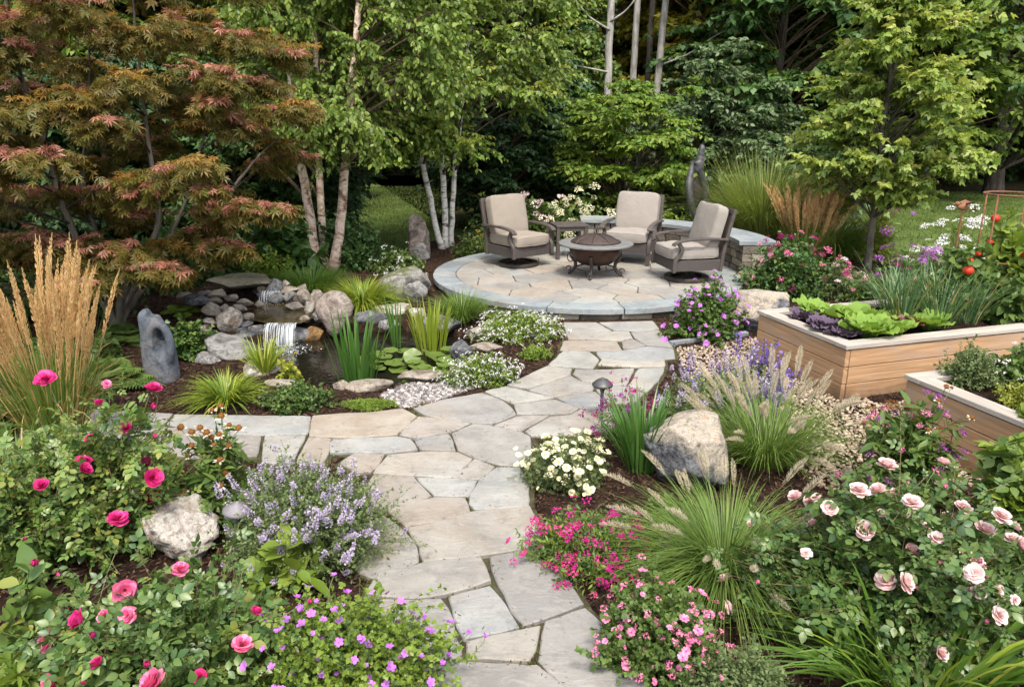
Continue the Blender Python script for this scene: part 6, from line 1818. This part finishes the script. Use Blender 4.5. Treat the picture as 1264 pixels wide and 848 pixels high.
bush('shrub', 'lime shrub behind the young maple trunk', 'shrub', (5.95, 12.2, 0), .5, .4, 1.0, 80, OVATE, .06, 12, 2, .4, 'leaf_lime', 'twig', seed=128, flowers=[FL(ZINNIA[:1] + UMBEL[:1], 12, .05, spread=.05)])
bush('shrub', 'low mixed green shrub between the planter and the maple trunk', 'shrub', (4.35, 8.6, 0), .5, .35, .62, 100, OVATE, .05, 12, 2, .4, 'leaf_mid', 'stem_green', seed=129, flowers=[FL(ZINNIA, 10, .035)])
grass('miscanthus', 'huge light green miscanthus fountain behind the seat wall', 'ornamental grass', (4.4, 13.0, 0), 2000, .32, (1.4, 2.25), (.03, .50), (.1, .75), .012, 'blade_light', FG, 131, segs=7, extra=dict(n=260, mat='blade_pale'))
plumed('feathery tan grass beside the tall miscanthus', (4.75, 11.9, 0), 600, .24, (.7, 1.15), (.03, .4), (.1, .6), .009, 'blade_fine', 78, (1.05, 1.5, .45), (.02, .34, .4, 2.2), .05, 'plume_gold', 132, FG, dict(n=200, mat='blade_straw'), nhair=150, hair=.5)
grass('fountain_grass', 'dark green drooping grass under the young maple', 'ornamental grass', (5.35, 12.3, 0), 1100, .3, (.8, 1.4), (.05, .6), (.4, .95), .011, 'blade_green', FG, 133, extra=dict(n=120, mat='blade_pale'))
# behind the seat wall
bush('hydrangea', 'cream flowered hydrangea behind the side table', 'hydrangea', (1.18, 13.35, 0), .78, .5, .95, 120, OVATE, .085, 12, 2, .4, 'leaf_mid', 'twig', seed=141, flowers=[FL(HYDR, 44, .085, lift=.04, spread=.08, jit=.7)])
bush('perennial', 'leafy perennial with pale pink flower heads behind the swivel chair', 'flower', (.45, 13.3, 0), .55, .4, 1.0, 100, OVATE, .08, 12, 2, .4, 'leaf_mid', 'twig', seed=142, flowers=[FL([head('flower_head', ['petal_blush'], 60, .3, .6, 61)], 12, .07, lift=.06, spread=.1, jit=.3)])
bush('shrub', 'bright low shrub behind the fixed leg armchair', 'shrub', (2.75, 13.55, 0), .6, .4, .8, 110, OVATE, .06, 12, 3, .4, 'leaf_bright', 'twig', seed=143)
bush('perennial', 'russet and pink perennials at the foot of the metal sculpture', 'flower', (3.8, 13.2, 0), .55, .4, .5, 110, LANCE, .05, 13, 2, .4, 'leaf_brown', 'stem_red', seed=144, lm2='leaf_mid', flowers=[FL([head('flower_head', ['petal_blush'], 40, .4, .5, 62), ZINNIA[0]], 30, .035, spread=.05)])
bush('shrub', 'rounded green shrub between the white birches and the hydrangea', 'shrub', (-.2, 13.9, 0), .7, .5, .75, 110, OVATE, .07, 12, 3, .4, 'leaf_mid', 'twig', seed=145)

# vegetables
def rosette(name, label, cat, base, nl, ln, lm, seed, group, ruff=.12, upright=.85, wid=.36, nodes=6):
    rng = np.random.default_rng(seed)
    th = thing(name, label, cat, base, group)
    for k in range(nl):
        a = k * 2.399 + rng.normal() * .15; q = k / nl
        l = ln * (.55 + .5 * q) * (1 + .1 * rng.normal()); el = upright * (1 - q * .75) + .38
        u = np.linspace(-1, 1, 9); v = np.linspace(0, 1, nodes + 2)
        U, V_ = np.meshgrid(u, v)
        w = wid * l * np.sin(np.pi * (.10 + .74 * V_)) ** .7
        x = U * w
        edge = np.abs(U) ** 1.5 * (V_ ** .5)
        zz = ruff * l * edge * np.sin(U * 9 + V_ * 15 + k) + .10 * l * np.abs(U)
        zz += .03 * l * np.sin(V_ * 22 + U * 7)
        r = l * V_
        hor = r * math.cos(el) + .12 * l * V_ ** 2; ver = r * math.sin(el) - .25 * l * V_ ** 2.5 * q + zz * math.cos(el)
        P = np.stack([hor * math.cos(a) - x * math.sin(a), hor * math.sin(a) + x * math.cos(a), np.maximum(ver, 0) + .01], -1).reshape(-1, 3)
        n = 9; i = np.arange(nodes + 1)[:, None] * n; j = np.arange(8)[None]
        g = Geo(); g.add(P, np.stack([i + j, i + j + 1, i + n + j + 1, i + n + j], -1).reshape(-1, 4))
        g.build('leaf', lm, th, smooth=True)
    return th
VG = 'vegetables in the long planter'
VEG = [('lettuce', 'frilly bright green lettuce nearest the planter corner', .42, .25, 20, .30, 'lettuce', .14), ('lettuce', 'bright green lettuce at the front board of the planter', .66, .24, 18, .27, 'lettuce', .14),
       ('lettuce', 'bright lettuce behind the red lettuce', .64, .62, 18, .32, 'lettuce', .12), ('lettuce', 'green lettuce between the kale and the back rail', .45, .90, 16, .28, 'lettuce', .12),
       ('red_lettuce', 'dark red frilled lettuce among the green ones', .92, .36, 22, .22, 'lettuce_red', .14), ('lettuce', 'upright pale lettuce at the end of the lettuce row', 1.14, .30, 12, .27, 'lettuce', .08),
       ('kale', 'dark purple kale at the end rail of the planter', .20, .50, 22, .21, 'kale', .13), ('kale', 'purple kale further back by the end rail', .24, .84, 20, .21, 'kale', .13), ('kale', 'purple kale hanging over the front corner rail', .2, .27, 18, .18, 'kale', .13), ('lettuce', 'small lettuce beside the onions', 1.0, .62, 12, .18, 'lettuce', .12)]
for k, (nm, lab, u, v_, nl, ln, lm, rf) in enumerate(VEG): rosette(nm, lab, nm.replace('_', ' '), inbed(0, u, v_), nl, ln, lm, 151 + k, VG, rf)
for k, (u, v_, lab) in enumerate(((1.15, .62, 'onion row nearest the lettuces'), (1.38, .42, 'onion clump at the front board'), (1.5, .72, 'tall onion clump in the middle of the planter'), (1.3, .92, 'onion clump near the back rail'), (1.72, .45, 'onion clump next to the tomatoes'))):
    grass('onion', lab, 'onion', inbed(0, u, v_), 90, .12, (.45, .78), (.03, .5), (.1, .6), .011, 'blade_onion', VG, 161 + k, fold=.5, extra=dict(n=5, mat='blade_straw'))
TOM = (lambda: [mesh_only((lambda g: (ellipsoid(g, (0, 0, -1), (2, 2, 1.75), k=2.2, n=8), g)[1])(Geo()), 'tomato', ['tomato_red'], True)])()
for k, (u, v_, h, lab, n) in enumerate(((2.4, .62, .98, 'tomato plant climbing the rusty hoop support', 7), (1.98, .70, .72, 'tomato plant with one red fruit beside the onions', 4), (2.85, .5, 1.0, 'leafy tomato plant at the far end of the planter', 4), (2.25, .28, .5, 'low bushy bean plant at the front board', 0))):
    bush('tomato_plant', lab, 'tomato plant', inbed(0, u, v_), .42, .34, h, 95, OVATE if k == 3 else BROAD, .085, 11, 2, .4, 'leaf_mid' if k % 2 else 'leaf_bright', 'stem_green', VG, seed=171 + k, droop=.35, flowers=[FL(TOM, n, .032, name='tomato', lift=-.03, up=1.0, outw=0, spread=.02, jit=2.0)] if n else [])
HB = 'herbs in the small planter'
for k, (u, v_, r, h, lm, leaf, ls, lab, fl) in enumerate(((.42, .95, .26, .32, 'leaf_thyme', OVATE, .022, 'wispy grey green herb at the corner of the small planter', None), (.85, .80, .34, .30, 'leaf_mid', BROAD, .045, 'bushy basil with white blossoms in the small planter', FL(WHITE5, 22, .026, lift=.02)), (.45, .42, .30, .22, 'leaf_lime', OVATE, .02, 'rounded lime thyme cushion in the small planter', None), (1.1, .42, .32, .30, 'leaf_bright', OVATE, .04, 'leafy green herb beyond the lime thyme cushion', None), (.24, .12, .2, .28, 'leaf_bright', BROAD, .09, 'broad leaved green herb leaning over the planter rail', None))):
    bush('herb', lab, 'herb', inbed(1, u, v_), r, r * .85, h, 160 if ls < .03 else 80, leaf, ls, 16 if ls < .03 else 11, 3, .35, lm, 'stem_green', HB, seed=181 + k, inner=.3, flowers=[fl] if fl else [], sr=.002)

# ------------------------------------------------------------------ garden trees
def tree(name, label, cat, loc, trunks, cen, rad, K, n, flat, droop, tm, ls, mats, bark, seed, group=None, mi=(0,), k_up=.5, r=.02, bow=.25, out=.7, up=.9, nr=.4, ldroop=.2, twig='twig', radial=False, arch=.15, twr=.004):
    """cen: spray centres in world metres; everything is moved to the tree's own base"""
    rng = np.random.default_rng(seed)
    base = np.array(loc, float)
    th = thing(name, label, cat, loc, group)
    g = Geo()
    tr = [trunk_line(np.asarray(t[0], float) - base, t[1], t[2], 26, rng, t[3] if len(t) > 3 else .03) for t in trunks]
    for P, r_ in tr:
        q = Geo(); q.tubes(P, r_, 12); q.build('trunk', bark, th, smooth=True)
    cen = np.asarray(cen, float) - base
    od = limbs(g, tr, cen, rng, k_up, r, bow)
    g.build('limb', twig, th, smooth=True) if len(cen) else None
    gl, gt = Geo(), Geo()
    sprays(gl, gt, cen, unit(od * np.array([1, 1, .5])), rad, K, n, flat, droop, tm, ls, rng, mi, out, up, nr, ldroop, twr, radial, arch)
    gt.build('twig', twig, th)
    gl.build('crown', mats, th, smooth=True)
    return th
rng = np.random.default_rng(201)
# bronze japanese maple: flat pads, placed where the photo shows them
pads = [(30, 60, 7.6, .55), (-40, 20, 7.4, .6), (110, 20, 7.8, .6), (60, 130, 7.2, .5), (-30, 130, 7.0, .6), (150, 95, 7.4, .5), (210, 30, 8.2, .6), (250, 85, 7.9, .5), (190, 100, 8.4, .5), (300, 45, 8.6, .5),
        (60, 190, 6.9, .5), (-20, 215, 6.8, .55), (10, 170, 7.6, .5), (130, 160, 8.6, .5), (215, 210, 7.3, .45), (250, 200, 7.1, .33), (180, 235, 7.4, .42), (130, 235, 7.8, .4), (285, 150, 8.2, .45), (230, 150, 8.6, .5), (330, 135, 8.3, .35), (360, 130, 8.1, .25),
        (300, 258, 7.6, .36), (338, 256, 7.6, .27), (270, 262, 8.0, .4), (260, 300, 7.6, .34), (240, 285, 7.9, .4), (290, 305, 7.5, .22), (150, 305, 7.3, .5), (90, 300, 7.4, .48), (200, 300, 7.7, .42), (180, 330, 7.2, .36), (215, 335, 7.5, .3), (120, 335, 7.2, .4), (40, 290, 7.6, .5), (-20, 300, 7.6, .5),
        (90, 80, 8.8, .6), (0, 100, 8.6, .6), (170, 50, 9.0, .6), (40, 20, 9.2, .7), (270, 110, 9.0, .5), (200, 170, 9.0, .5), (100, 200, 8.6, .5), (0, 240, 8.4, .5), (320, 200, 8.8, .4), (30, 245, 8.2, .45), (160, 260, 8.7, .45), (-80, 80, 7.4, .7), (-90, 180, 7.2, .6), (-70, 270, 7.2, .5), (60, -40, 7.8, .7), (170, -40, 8.2, .7), (280, -30, 8.6, .6), (-40, -60, 7.8, .8), (240, 20, 9.4, .6), (350, 60, 9.2, .4),
        (345, 175, 8.6, .3), (260, 235, 8.5, .4), (75, 235, 7.9, .4), (110, 115, 7.9, .5)]
cen = np.array([W(px, py, Y)[:] for px, py, Y, r_ in pads]); rad = np.array([p[3] for p in pads]) * .92
jb = (-4.36, 7.85, GZ(-4.36, 7.85))
def tp(*pts): return [tuple(W(px, py, Y)) for px, py, Y in pts]
jt = [([jb] + tp((128, 370, 7.8), (100, 330, 7.8), (85, 270, 7.8), (60, 190, 7.9), (20, 80, 8.0), (0, -40, 8.1)), .055, .012),
      ([jb] + tp((150, 360, 7.9), (178, 320, 8.0), (192, 270, 8.1), (180, 200, 8.2), (165, 100, 8.3), (150, -30, 8.4)), .05, .010),
      ([jb] + tp((165, 372, 8.0), (220, 310, 8.1), (262, 265, 8.0), (300, 220, 8.0), (330, 190, 8.1)), .04, .008),
      ([jb] + tp((155, 365, 8.2), (205, 300, 8.4), (235, 240, 8.5), (260, 150, 8.5), (285, 40, 8.7)), .035, .009),
      ([jb] + tp((130, 360, 8.1), (120, 290, 8.3), (100, 230, 8.4), (115, 130, 8.6), (110, 0, 8.8)), .035, .009)]
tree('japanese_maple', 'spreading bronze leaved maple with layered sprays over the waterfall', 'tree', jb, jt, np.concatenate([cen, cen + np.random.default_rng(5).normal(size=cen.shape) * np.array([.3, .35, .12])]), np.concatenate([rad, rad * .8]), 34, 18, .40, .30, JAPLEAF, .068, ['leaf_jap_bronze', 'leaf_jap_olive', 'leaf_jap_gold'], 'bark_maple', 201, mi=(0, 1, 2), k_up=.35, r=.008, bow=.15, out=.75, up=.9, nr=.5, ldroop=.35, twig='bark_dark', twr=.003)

# river birch clump
b1 = (-2.9, 11.4, 0.0)
b1t = [(tp((392, 334, 11.4), (381, 260, 11.45), (371, 190, 11.5), (358, 110, 11.5), (348, 40, 11.6), (335, -60, 11.7)), .08, .035),
       (tp((403, 336, 11.6), (397, 260, 11.7), (394, 190, 11.8), (391, 110, 11.9), (392, 40, 12.0), (380, -60, 12.1)), .065, .03),
       (tp((411, 335, 11.35), (422, 260, 11.3), (428, 190, 11.3), (435, 100, 11.25), (444, 25, 11.2), (450, -70, 11.2)), .078, .035)]
def cloud(n, px0, px1, py0, py1, Y0, Y1, seed, shape=None):
    rg = np.random.default_rng(seed); o = []
    while len(o) < n:
        px, py, Y = px0 + (px1 - px0) * rg.random(), py0 + (py1 - py0) * rg.random(), Y0 + (Y1 - Y0) * rg.random()
        if shape and not shape(px, py, rg): continue
        o.append(W(px, py, Y)[:])
    return np.array(o)
def sh1(px, py, rg):
    lim = 165 + 40 * math.sin(px * .045) + (25 if px < 345 else 0)
    return py < lim - abs(px - 400) * .15
cen = np.concatenate([cloud(150, 285, 560, -190, 200, 10.7, 13.0, 211, sh1), cloud(16, 330, 460, 120, 175, 10.4, 10.9, 212)])
tree('river_birch', 'river birch with three tan peeling trunks beside the waterfall', 'tree', b1, b1t, cen, .46 + .2 * np.random.default_rng(1).random(len(cen)), 15, 18, .7, .55, OVATE, .072, ['leaf_birch', 'leaf_birch_light'], 'bark_birch', 213, 'birch clumps', mi=(0, 0), k_up=.5, r=.014, bow=.3, out=.7, up=.7, nr=.55, ldroop=.55)
# white birch clump by the patio
b2 = (-1.25, 13.5, 0.0)
b2t = [(tp((546, 308, 13.4), (535, 270, 13.45), (522, 205, 13.5), (505, 130, 13.6), (498, 40, 13.7), (490, -50, 13.8)), .058, .03),
       (tp((550, 308, 13.55), (548, 250, 13.6), (546, 190, 13.6), (546, 100, 13.6), (552, 20, 13.6), (555, -60, 13.7)), .06, .03),
       (tp((557, 306, 13.7), (560, 250, 13.7), (566, 185, 13.75), (574, 110, 13.8), (585, 30, 13.8), (600, -60, 13.8)), .052, .026)]
def sh2(px, py, rg):
    if py < 100: return True
    lim = 165 + 22 * math.sin(px * .06) - max(0, px - 560) * .28
    return py < lim
cen = np.concatenate([cloud(120, 455, 690, -190, 225, 12.2, 14.9, 221, sh2), cloud(14, 480, 590, 140, 178, 12.3, 13.2, 222)])
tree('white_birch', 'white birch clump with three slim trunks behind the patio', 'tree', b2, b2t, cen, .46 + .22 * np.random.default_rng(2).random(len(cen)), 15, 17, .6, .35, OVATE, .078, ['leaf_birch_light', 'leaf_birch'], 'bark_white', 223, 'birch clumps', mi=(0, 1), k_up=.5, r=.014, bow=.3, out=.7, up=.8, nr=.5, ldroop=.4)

# young maple in the lawn bed
ym = (5.54, 11.4, 0.0)
rg = np.random.default_rng(231)
c_ = []
prof = [(.95, .4), (1.25, .8), (1.6, 1.08), (2.1, 1.0), (2.6, .86), (3.1, .72), (3.7, .54), (4.3, .36), (4.8, .2)]
while len(c_) < 200:
    z = .95 + 3.8 * rg.random(); R_m = np.interp(z, [p[0] for p in prof], [p[1] for p in prof])
    if rg.random() > R_m / 1.4: continue
    a = rg.random() * 6.283; q = (.25 + .75 * rg.random() ** .6) * R_m * (1 + .22 * math.sin(a * 3 + z * 2.6) + .12 * math.sin(a * 7 + z * 5))
    c_.append((ym[0] + q * math.cos(a), ym[1] + q * math.sin(a), z + .12 * q))
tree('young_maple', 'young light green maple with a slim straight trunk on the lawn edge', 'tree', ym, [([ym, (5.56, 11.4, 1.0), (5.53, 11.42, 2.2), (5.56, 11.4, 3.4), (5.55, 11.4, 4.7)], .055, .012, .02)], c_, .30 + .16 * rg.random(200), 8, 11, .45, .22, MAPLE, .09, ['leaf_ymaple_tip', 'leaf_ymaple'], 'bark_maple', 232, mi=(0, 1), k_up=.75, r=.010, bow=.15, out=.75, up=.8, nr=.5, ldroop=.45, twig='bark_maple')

# bright dogwood and the shrubs behind the patio
def dome_tree(name, label, cat, loc, rx, h, n, tm, ls, mats, bark, seed, group=None, z0=.25, flat=.4, droop=.15, K=14, nl=14, sr=.42, mi=None, stems=4, amp=.2, up=.9, nr=.45, ldroop=.25, ry=None, top=1.0):
    rg = np.random.default_rng(seed)
    u = rg.normal(size=(n, 3)); u = unit(u)
    q = (.35 + .65 * rg.random(n) ** .5) * lump(u, seed * .9, amp)
    hh = (h - z0) / 2
    cen = np.stack([u[:, 0] * rx, u[:, 1] * (ry or rx), z0 + hh + u[:, 2] * hh * top], -1) * np.array([1, 1, 1])
    cen[:, :2] *= q[:, None]; cen[:, 2] = z0 + hh + (cen[:, 2] - z0 - hh) * q
    cen[:, 2] = np.maximum(cen[:, 2], .15)
    cen += np.array(loc)
    tr = []
    for k in range(stems):
        a = k * 6.283 / stems + rg.random(); s_ = .0 if stems == 1 else .35 * rx
        tr.append(([(loc[0] + .06 * math.cos(a) * (stems > 1), loc[1] + .06 * math.sin(a) * (stems > 1), loc[2] - .05), (loc[0] + s_ * .5 * math.cos(a), loc[1] + s_ * .5 * math.sin(a), loc[2] + h * .35), (loc[0] + s_ * math.cos(a), loc[1] + s_ * math.sin(a), loc[2] + h * .85)], .02 * h if stems > 1 else .022 * h, .01, .04))
    return tree(name, label, cat, loc, tr, cen, sr * (.75 + .5 * rg.random(n)), K, nl, flat, droop, tm, ls, mats, bark, seed, group, mi=mi or tuple(range(len(mats))), k_up=.6, r=.015, up=up, nr=nr, ldroop=ldroop)
WB = 'shrubs and small trees behind the patio'
dome_tree('dogwood', 'bright green layered dogwood behind the fixed leg armchair', 'tree', (2.35, 15.9, 0), 1.5, 3.15, 130, OVATE, .085, ['leaf_dogwood', 'leaf_bright'], 'bark_maple', 241, WB, z0=.35, flat=.3, sr=.46, stems=5, K=15, nl=14)
dome_tree('viburnum', 'blue green dense shrub between the dogwood and the metal sculpture', 'shrub', (4.6, 18.2, 0), 2.0, 3.75, 150, OVATE, .10, ['leaf_blue'], 'bark_dark', 242, WB, z0=.2, sr=.55, stems=5, K=15, nl=13)
dome_tree('viburnum', 'blue green shrub lower down behind the miscanthus', 'shrub', (6.6, 17.2, 0), 1.5, 2.3, 80, OVATE, .10, ['leaf_blue', 'leaf_dark'], 'bark_dark', 243, WB, z0=.1, sr=.55, stems=5)
for k, (x, y, lab) in enumerate(((-5.0, 28.5, 'light green bush added over the dark shade at the end of the narrow lawn'), (-3.6, 29.6, 'low bush added over the dark shade at the far end of the narrow lawn behind the birches'), (-2.2, 29.0, 'bush added over the dark shade at the wood edge where the narrow lawn ends'))):  # bushes added in a bright leaf to cover the black shade under the trees
    dome_tree('shrub', lab, 'shrub', (x, y, 0), 1.0, 2.2, 50, LEAFW, .14, ['leaf_bright'], 'bark_dark', 246 + k, 'bushes added over the shade ending the lawn', z0=.1, sr=.5, stems=3, K=12, nl=12)
HK = 'dark evergreens at the back of the beds'
for k, (x, y, rx, h, lab) in enumerate(((-.2, 16.4, 1.35, 3.3, 'dark evergreen right behind the white birches'), (1.0, 17.4, 1.3, 3.0, 'dark evergreen behind the hydrangea'), (-3.95, 13.7, .95, 2.7, 'dark evergreen behind the river birch'), (-4.9, 12.6, 1.3, 3.4, 'dark evergreen in the shade behind the maple'), (-6.7, 11.6, 1.4, 3.6, 'dark evergreen beyond the maple crown'), (-8.6, 10.6, 1.5, 3.6, 'dark evergreen at the far end of the bed'), (.6, 19.5, 1.5, 4.2, 'tall dark evergreen behind the shorter ones'))):
    dome_tree('yew', lab, 'evergreen', (x, y, 0), rx, h, 120, LEAFQ, .10, ['leaf_hemlock', 'leaf_dark'] if k % 2 else ['leaf_hemlock'], 'bark_dark', 250 + k, HK, z0=.05, flat=.3, droop=.3, K=18, nl=18, sr=.5, stems=3, up=1.0)

# ------------------------------------------------------------------ the wood beyond the lawn: one tree of each kind, then copies
def wood_tree(label, seed, h, rx, z0, tm, ls, mats, bark, n=130, K=12, nl=16, trunk_r=.2, sr=.8, flat=.4, droop=.25, up=.9, lean=0.0):
    rg = np.random.default_rng(seed)
    c_ = []
    while len(c_) < n:
        t = rg.random(); z = z0 + (h - z0) * t
        rr = rx * (math.sin(math.pi * min(1, .18 + .75 * t)) ** .8)
        a = rg.random() * 6.283; q = (.2 + .8 * rg.random() ** .5) * rr * (1 + .25 * math.sin(a * 3 + z * 1.3 + seed))
        c_.append((q * math.cos(a), q * math.sin(a), z))
    return tree('wood_tree', label, 'tree', (0, 0, 0), [([(0, 0, -.1), (lean * .3, 0, h * .35), (lean, .1, h * .95)], trunk_r, .04, .05)], c_, sr * (.7 + .6 * rg.random(n)), K, nl, flat, droop, tm, ls, mats, bark, seed, 'trees of the wood behind', mi=tuple(range(len(mats))), k_up=.6, r=.009, up=up, ldroop=.3, twr=.006)
kinds = [wood_tree('dark green broadleaf tree of the wood behind the garden', 301, 9.5, 3.2, .6, LEAFW, .17, ['leaf_wood'], 'bark_dark', 200),
         wood_tree('dark green broadleaf tree of the wood behind the garden', 302, 8.5, 2.8, .4, LEAFW, .16, ['leaf_wood', 'leaf_dark'], 'bark_dark', 190),
         wood_tree('tree coloured sunlit yellow green deep in the wood', 303, 10, 3.6, .8, LEAFW, .19, ['leaf_wood_sunlit'], 'bark_dark', 190),
         wood_tree('dark hanging hemlock at the back of the garden', 304, 9, 2.6, .3, LEAFQ, .19, ['leaf_hemlock', 'leaf_wood'], 'bark_dark', 170, 14, 16, .16, .7, .2, .45),
         wood_tree('mid green bushy tree at the edge of the wood', 305, 7.5, 2.6, .3, LEAFW, .15, ['leaf_mid', 'leaf_wood'], 'bark_dark', 140)]
spots = [(0, 11.6, 23.5), (0, 12.8, 26.5), (1, 7.0, 20.8), (0, 20.5, 28.0), (1, 15.6, 29.5), (4, 10.2, 23.6), (1, .4, 25.5), (3, -6.4, 15.4), (3, -8.0, 14.2), (3, -7.0, 17.8), (0, -7.4, 19.5), (1, -10.5, 16.5), (3, -11.4, 12.2), (4, -9.6, 12.6), (0, -13.5, 20.0), (3, .2, 23.6), (0, -9.4, 21.5),
         (2, 7.4, 26.0), (2, 9.6, 29.0), (2, 11.5, 34.0), (2, 3.4, 31.0), (2, 5.2, 33), (2, 17.8, 36.0), (2, -3.4, 33.5), (2, 24.0, 38.0), (2, -8.2, 30.0), (2, 4.8, 40.0), (2, -14, 30), (2, 9.5, 42), (2, 14.5, 43),
         (1, 18.3, 31.0), (4, 22.4, 27.6), (0, 25.5, 31.0), (4, 14.0, 27.3), (1, -3.0, 41.0), (2, 1.6, 38), (2, 6.5, 37), (0, 20.5, 46), (1, 29, 38), (0, -17, 24), (4, -2.2, 31.0), (1, 12.8, 48), (0, 6, 52), (1, -8, 44), (0, 27, 50), (1, -18, 38), (1, 33, 46), (3, 9.8, 27.5), (3, 16.4, 33.5), (0, 23.2, 34)]
seen = set()
rg = np.random.default_rng(310)
for k, (kd, x, y) in enumerate(spots):
    o = kinds[kd] if kd not in seen else copy_tree(kinds[kd])
    seen.add(kd)
    o.location = (x, y, 0); o.rotation_euler = (0, 0, rg.random() * 6.283)
    s_ = .9 + .25 * rg.random(); o.scale = (s_, s_, s_ * (.95 + .15 * rg.random()))
# the far edge of the wood, one mass beyond the trunks
gl = Geo()
rg = np.random.default_rng(320)
n = 26000
q = np.stack([-45 + 110 * rg.random(n), 58 + 6 * rg.random(n), 9.5 * rg.random(n) ** .9], -1)
gl.inst(LEAFW, q, frames(unit(rg.normal(size=(n, 3)) - Z3 * .4), unit(rg.normal(size=(n, 3)) + Z3)), .5 + .5 * rg.random(n))
stuff(gl.build('far_wood', 'leaf_wood_sunlit'))
# tall bare trunks
TB = 'tall trunks in the wood'
def bare_trunk(label, px, ybase_Y, r0, h, mat, lean, seed, br=()):
    x = (px - 632) / FPX * (ybase_Y * cp + CAMH * sp) if False else W(px, 60, ybase_Y).x
    t = thing('bare_tree', label, 'tree', (x, ybase_Y, 0), TB)
    P, r_ = trunk_line([(-lean * .3, 0, -.1), (0, 0, h * .3), (lean, .1, h)], r0, r0 * .7, 26, np.random.default_rng(seed), .03)
    g = Geo(); g.tubes(P, r_, 12); g.build('trunk', mat, t, smooth=True)
    for b in br:
        g = Geo(); g.tubes(smooth_path([(0, 0, b[0]), (b[1] * .4, -.2, b[0] + b[2] * .3), (b[1] * .7, -.35, b[0] + b[2] * .8), (b[1], -.4, b[0] + b[2])], 14), np.linspace(.03, .01, 14), 6); g.build('branch', mat, t, smooth=True)
    return t
bare_trunk('pale straight trunk nearest the dogwood', 752, 20.2, .115, 9, 'bark_grey', .05, 331, [(4.4, -1.4, .9), (4.6, .9, .7), (3.4, -2.2, .5)])
bare_trunk('pale trunk second from the dogwood with rough bark', 783, 21.0, .105, 9, 'bark_grey', .1, 332)
bare_trunk('thin dark trunk between two pale trunks', 801, 22.0, .10, 9, 'bark_dark', .15, 333)
bare_trunk('pale leaning trunk with a long bare branch', 815, 20.8, .11, 9, 'bark_grey', .35, 334, [(3.6, 1.9, .9)])
bt = thing('tall_oak', 'big dark trunked tree standing on the lawn', 'tree', (14.9, 23.6, 0))
rg = np.random.default_rng(340)
tx = [W(1228, 228, 23.6)[0], W(1240, 110, 23.6)[0], W(1254, -40, 23.6)[0]]
bt.location = (tx[0], 23.6, 0)
c_ = []
while len(c_) < 150:
    x, y, z = rg.normal() * 2.6, rg.normal() * 2.2, 2.6 + 6.5 * rg.random()
    if z < 3.6 and abs(x) < .8 and y < 0: continue
    c_.append((x + .4, y, z))
c_ = np.array(c_)
tr = [trunk_line([(0, 0, -.1), (tx[1] - tx[0], .1, 3.2), (tx[2] - tx[0], .2, 7.5)], .27, .15, 26, rg, .03)]
q = Geo(); q.tubes(*tr[0], 14); q.build('trunk', 'bark_dark', bt, smooth=True)
g = Geo(); od = limbs(g, tr, c_, rg, .6, .013); g.build('limb', 'bark_dark', bt, smooth=True)
gl, gt = Geo(), Geo()
sprays(gl, gt, c_, unit(od * np.array([1, 1, .5])), .7 + .4 * rg.random(len(c_)), 12, 15, .4, .3, LEAFW, .17, rg, (0, 1), .7, .9, .4, .3, .006)
gt.build('twig', 'twig', bt); gl.build('crown', ['leaf_wood', 'leaf_dark'], bt)
